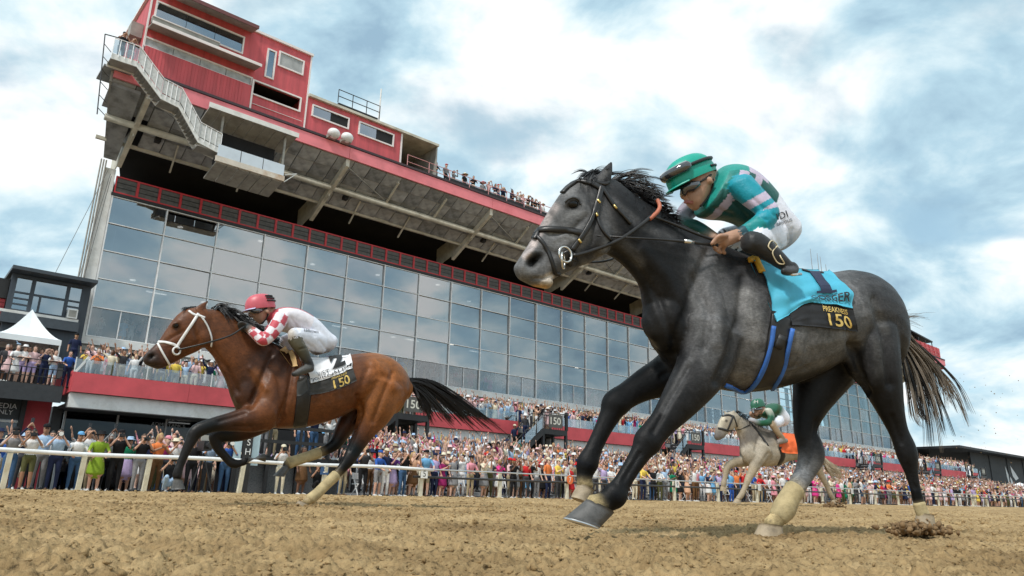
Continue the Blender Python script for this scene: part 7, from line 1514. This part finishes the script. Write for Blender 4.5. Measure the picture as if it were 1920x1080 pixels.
# ---- front row along the pipe fence
FR2 = [(705, 'royal blue', 'grey', 'shorts', 'rail', 'cap', 'royal blue'), (733, 'purple', 'lilac', 'skirt', 'phone', None, 'x'), (752, 'black', 'denim', 'trousers', 'camera', None, 'x'), (771, 'peach', 'brown', 'skirt', 'phone', 'long hair', 'x'), (795, 'sky blue', 'khaki', 'shorts', 'rail', 'cap', 'black'), (812, 'lilac', 'navy', 'trousers', 'stand', 'cap', 'navy'), (827, 'magenta', 'magenta', 'dress', 'clap', 'long hair', 'x'), (848, 'grey', 'grey', 'dress', 'wave', None, 'x'), (880, 'pink', 'khaki', 'trousers', 'rail', 'cap', 'black'), (906, 'cream', 'grey', 'skirt', 'phone', None, 'x'), (935, 'hot pink', 'white', 'skirt', 'phone', None, 'x'), (962, 'black', 'black', 'trousers', 'phone', 'cap', 'red'), (985, 'red', 'charcoal', 'trousers', 'reach', None, 'x'), (1005, 'white', 'grey', 'trousers', 'stand', None, 'x'), (1027, 'orange', 'navy', 'trousers', 'stand', 'cap', 'cream'), (1046, 'yellow', 'charcoal', 'trousers', 'clap', 'cap', 'cream'), (1070, 'red', 'red', 'dress', 'stand', 'long hair', 'x'), (1116, 'white', 'charcoal', 'trousers', 'stand', None, 'x'), (1132, 'lilac', 'charcoal', 'trousers', 'reach', None, 'x'), (1146, 'white', 'khaki', 'trousers', 'folded', 'cap', 'white'), (1206, 'yellow', 'navy', 'trousers', 'rail', None, 'x'), (1226, 'black', 'black', 'trousers', 'cheer', None, 'x'), (1247, 'pale blue', 'grey', 'trousers', 'cheer', None, 'x'), (1263, 'emerald green', 'emerald green', 'dress', 'clap', 'long hair', 'x'), (1276, 'black', 'black', 'skirt', 'wave', 'long hair', 'x'), (1289, 'peach', 'peach', 'dress', 'cheer', 'long hair', 'x'), (1303, 'white', 'brown', 'trousers', 'cheer', None, 'x'), (1336, 'sky blue', 'sky blue', 'dress', 'stand', 'sun hat', 'khaki'), (1350, 'lilac', 'navy', 'trousers', 'cheer', 'sun hat', 'cream'), (1372, 'sky blue', 'royal blue', 'trousers', 'reach', None, 'x'), (1414, 'royal blue', 'khaki', 'trousers', 'rail', None, 'x'), (1428, 'navy', 'denim', 'trousers', 'stand', None, 'x'), (1452, 'pink', 'pink', 'dress', 'stand', 'sun hat', 'pink'), (1470, 'white', 'navy', 'trousers', 'stand', 'sun hat', 'white'), (1529, 'hot pink', 'hot pink', 'dress', 'phone', 'long hair', 'x')]
fg_ = 'spectators along the pipe fence'; used_t = []
for px, top, bot, kind, pose, hat, hcol in FR2:
    n = 24.45+prng.uniform(-.1, .2); t = tpx(px, n, 935); used_t.append(t); person(t, n, pz(t, n), top, bot, kind, pose, hat, hcol, place='at the pipe fence', group=fg_)
anyp = ['stand', 'stand', 'phone', 'phone', 'cheer', 'wave', 'reach', 'film', 'clap', 'hip']
t = 14.2
while t < 92 and N_PEOPLE[0] < 152:
    t += prng.uniform(.5, .85)
    if min([abs(t-u) for u in used_t]+[9]) < .33: continue
    n = 24.5+prng.uniform(-.1, .35); rand_person(t, n, pz(t, n), 'at the pipe fence'+(' near the right edge' if t > 60 else ''), fg_, anyp+['rail', 'rail', 'rail', 'folded'])
# sloping lawn behind, so that the rows rise
def lawn_z(t, n): return float(ground_z(t, 30))+np.clip((n-25.4)*.20, 0, 1.5)*np.clip((t-13)/4, 0, 1)
mb = MB(); gt = np.linspace(12, 112, 51); gn = [25.2, 25.4, 33.0, 35.6]
for a, b in zip(gt[:-1], gt[1:]):
    for c, d in zip(gn[:-1], gn[1:]): mb.add([(a, c, lawn_z(a, c)+.006), (b, c, lawn_z(b, c)+.006), (b, d, lawn_z(b, d)+.006), (a, d, lawn_z(a, d)+.006)], [(0, 1, 2, 3)])
mb.top('sloping_apron', ASPH, kind='structure')
t = 14.0
while t < 60 and N_PEOPLE[0] < 212:
    t += prng.uniform(.5, .8); n = 25.3+prng.uniform(-.15, .2); rand_person(t, n, lawn_z(t, n), 'second row behind the fence', 'spectators in the second row', anyp)
# ---- terrace under the tent
TER = [(4, 'charcoal', 'charcoal', 'trousers', 'stand', None, 'x'), (10, 'pale pink', 'pale pink', 'dress', 'stand', None, 'x'), (24, 'white', 'white', 'dress', 'rail', 'fascinator', 'pale blue'), (38, 'white', 'lilac', 'dress', 'folded', 'sun hat', 'white'), (57, 'pale pink', 'lilac', 'shorts', 'hip', None, 'x'), (80, 'navy', 'navy', 'trousers', 'phone', None, 'x'), (98, 'white', 'pale blue', 'shorts', 'folded', None, 'x'), (125, 'royal blue', 'navy', 'trousers', 'rail', None, 'x'), (88, 'cream', 'charcoal', 'trousers', 'camera', None, 'x'), (70, 'pale pink', 'charcoal', 'trousers', 'stand', None, 'x'), (46, 'black', 'black', 'trousers', 'stand', None, 'x')]
for k, (px, top, bot, kind, pose, hat, hcol) in enumerate(TER):
    n = nT+(.45 if k < 8 else 1.2); t = at(px, 700, n)[0]; person(t, n, zT+(.05 if k >= 8 else 0), top, bot, kind, pose, hat, hcol, place='on the black terrace', group='guests on the terrace under the tent', turn=prng.uniform(-.1, .1))
e, s_ = person(at(140, 650, 39.2)[0], 39.2, zT+.95, 'navy', 'navy', 'trousers', 'stand', 'cap', 'black', label='person in navy shirt and black cap above the end of the red balcony', group='guests on the terrace under the tent', turn=0)
# ---- balcony front row
t = 6.9
while t < 60 and N_PEOPLE[0] < 276:
    t += prng.uniform(.45, .75)
    if any(s-3.1 < t < s+.1 for s in stair_t): continue
    n = NB_+.5+prng.uniform(0, .2); rand_person(t, n, 4.92, 'on the red balcony', 'spectators on the balcony', anyp)
# ---- roof deck, landing, stairs
for k in range(20):
    t = 28.6+k*.42+prng.uniform(-.15, .15) if k > 4 else 27.6+k*.9; rand_person(t+(1.6 if k > 4 else 0), 41.0+prng.uniform(-.1, .3), 22.42, 'on the roof behind the pink railing', 'people on the roof deck', ['stand', 'stand', 'camera', 'rail', 'phone'], dark=True)
a, z = PT[0]; e, s_ = person(a+.45, nS+.5, z, 'black', 'grey', 'trousers', 'camera', 'cap', 'charcoal', label='person in black with grey trousers filming from the stair landing', group='people on the roof deck', turn=.2); e, s_ = person(a+.95, nS+.6, z, 'grey', 'white', 'trousers', 'camera', None, 'x', label='person in grey top and white trousers beside the stair landing rail', group='people on the roof deck', turn=.2)
for k, (u, zz2) in enumerate(((.35, 0), (.62, 0), (.8, 0))):
    s = stair_t[1]; rand_person(s-7.6+5.3*u, 37.1, float(ground_z(s, 30))+.3+(4.85-float(ground_z(s, 30))-.35)*u, 'on the black stair with the 150 sign', 'people on the stairs', ['stand', 'wave'])
# ---- the rest of the crowd: one mass
mats_all = [fab(c) for c in PAL]; mi_of = {m_.name: i for i, m_ in enumerate(mats_all)}
for m_ in SKT+list(HRT.values())+list(SHOEM.values()): mi_of[m_.name] = len(mats_all); mats_all.append(m_)
LA = {}
for k, me in LOW.items():
    me.calc_loop_triangles(); V = np.empty(len(me.vertices)*3); me.vertices.foreach_get('co', V); T_ = np.empty(len(me.loop_triangles)*3, int); me.loop_triangles.foreach_get('vertices', T_); mi = np.empty(len(me.loop_triangles), int); me.loop_triangles.foreach_get('material_index', mi); LA[k] = (V.reshape(-1, 3), T_.reshape(-1, 3), mi)
hv = [(r_*math.cos(a_), .02+r_*math.sin(a_), z_) for r_, z_ in ((.20, 1.68), (.095, 1.70), (.085, 1.79)) for a_ in np.arange(9)*2*math.pi/9]; HV = np.array(hv); HT = []
for i_ in range(2):
    for j_ in range(9): a_, b_, c_, d_ = i_*9+j_, i_*9+(j_+1) % 9, (i_+1)*9+(j_+1) % 9, (i_+1)*9+j_; HT += [(a_, b_, c_), (a_, c_, d_)]
HT += [(18, 18+j_, 19+j_) for j_ in range(1, 8)]; HT = np.array(HT)
def mass(name, spots, label, poses):
    Vs, Ts, Ms = [], [], []; k0 = 0
    for t, n, z in spots:
        dr = prng.random() < .3; po = prng.choice(poses); V, T_, mi = LA[po, dr]; a = ANG+math.pi+prng.uniform(-.8, .6); s_ = prng.uniform(.86, 1.10); c, q = math.cos(a)*s_, math.sin(a)*s_; b = F(t, n, z)
        Vs.append(np.stack([V[:, 0]*c-V[:, 1]*q, V[:, 0]*q+V[:, 1]*c, V[:, 2]*s_], -1)+b); Ts.append(T_+k0); k0 += len(V)
        tp_ = prng.choice(TOPS); bt_ = prng.choice(BOTS); sk = prng.choice(SKT[:4]); hr = prng.choice(list(HRT.values()))
        if prng.random() < .32:
            Vh = HV*np.array([1, 1, 1]); Vs.append(np.stack([Vh[:, 0]*c-Vh[:, 1]*q, Vh[:, 0]*q+Vh[:, 1]*c, Vh[:, 2]*s_], -1)+b); Ts.append(HT+k0); k0 += len(HV); Ms_hat = np.full(len(HT), mi_of[fab(prng.choice(('white', 'white', 'cream', 'cream', 'khaki', 'pale pink', 'black', 'navy', 'pale blue'))).name])
        else: Ms_hat = None
        if prng.random() < .2: hr = fab(prng.choice(('white', 'cream', 'pink', 'navy', 'black')))
        if dr: tp_ = bt_ = prng.choice(DRS)
        lut = np.zeros(7, int); lut[SKN] = mi_of[sk.name]; lut[SHI] = mi_of[fab(tp_).name]; lut[BOT] = mi_of[fab(bt_).name]; lut[SHO] = mi_of[SHOEM['b'].name]; lut[FOR] = mi_of[(sk if prng.random() < .6 else fab(tp_)).name]; lut[CAL] = mi_of[(sk if dr else fab(bt_)).name]; lut[HAI] = mi_of[hr.name]; Ms.append(lut[mi])
        if Ms_hat is not None: Ms.append(Ms_hat)
    V = np.concatenate(Vs); T_ = np.concatenate(Ts); M_ = np.concatenate(Ms); me = bpy.data.meshes.new(name); me.vertices.add(len(V)); me.vertices.foreach_set('co', V.ravel()); me.loops.add(T_.size); me.loops.foreach_set('vertex_index', T_.ravel()); me.polygons.add(len(T_)); me.polygons.foreach_set('loop_start', np.arange(len(T_))*3); me.polygons.foreach_set('loop_total', np.full(len(T_), 3))
    for m_ in mats_all: me.materials.append(m_)
    me.polygons.foreach_set('material_index', M_); me.polygons.foreach_set('use_smooth', np.ones(len(T_), bool)); me.update(calc_edges=True); o = bpy.data.objects.new(name, me); COL.objects.link(o); return _props(o, label, 'crowd', kind='stuff')
sp = []
for row in range(10):
    t = 8.0 if row > 1 else 13.5
    n = 26.0+row*.85
    while t < 112:
        t += prng.uniform(.5, .95)*(1 if t < 60 else 1.25)
        if row == 0 and t < 30 and prng.random() < .3: continue
        sp.append((t, n+prng.uniform(-.25, .25), lawn_z(t, n)))
t = 60
while t < 112: t += prng.uniform(.5, .8); sp.append((t, 25.3, lawn_z(t, 25.3)))
t = 70
while t < 112: t += prng.uniform(.6, 1.0); sp.append((t, 24.6, pz(t, 24.6)))
for k in range(26): t = prng.uniform(-1, 9); sp.append((t, prng.uniform(26.3, 31), pz(t, 30)+.05))
CP_ = ['stand', 'cheer', 'wave', 'reach', 'phone', 'film', 'clap', 'cheer']
mass('apron_crowd', sp, 'dense crowd of spectators standing behind the fence rows', CP_)
sp = []
for row in range(5):
    t = 7.0
    while t < 123:
        t += prng.uniform(.45, .8)*(1 if t < 70 else 1.3)
        if row == 0 and t < 47 and not any(s-3.1 < t < s+.1 for s in stair_t): continue
        sp.append((t, NB_+.55+row*.85+prng.uniform(-.2, .2), 4.92+row*.16))
mass('balcony_crowd', sp, 'dense crowd of spectators filling the red fronted balcony', CP_)
sp = [(prng.uniform(8.6, 111), N0+.6+prng.uniform(0, 2.2), 8.28) for _ in range(330)]; mass('hall_crowd', sp, 'crowd standing behind the lowest glass panes', ['stand', 'phone', 'clap', 'wave'])
sp = [(prng.uniform(38.5, 122), 41.0+prng.uniform(0, .5), 22.42) for _ in range(80)]+[(prng.uniform(105, 122), 41.3, 22.9) for _ in range(18)]; mass('roof_crowd', sp, 'spectators along the far part of the roof railing', ['stand', 'phone', 'rail'])
# white folding chairs among the legs by the fence
ch_me = MB()
ch_me.box(-.2, .2, -.2, .2, .43, .46).box(-.2, .2, -.23, -.2, .62, .85)
for x in (-.19, .19): ch_me.bar((x, .22, 0), (x, -.22, .86), .03, .03).bar((x, -.25, 0), (x, .2, .44), .03, .03)
ch_me = ch_me.mesh('folding_chair', mat('chair_white', (.75, .75, .75), .5, var=.05))
ORD = 'first second third fourth fifth sixth seventh eighth ninth tenth eleventh twelfth thirteenth fourteenth'.split()
for k in range(14):
    t = 14.5+k*2.2+prng.uniform(-.5, .5); o = bpy.data.objects.new('folding_chair', ch_me); COL.objects.link(o); o.location = tuple(F(t, 24.95, pz(t, 24.95))); o.rotation_euler = (0, 0, ANG+math.pi+prng.uniform(-.4, .4)); _props(o, f'white folding chair among the legs of the front row, {ORD[k]} from the left', 'chair', 'white folding chairs behind the pipe fence')
print('people', N_PEOPLE[0])

bpy.data.scenes.remove(TMP)
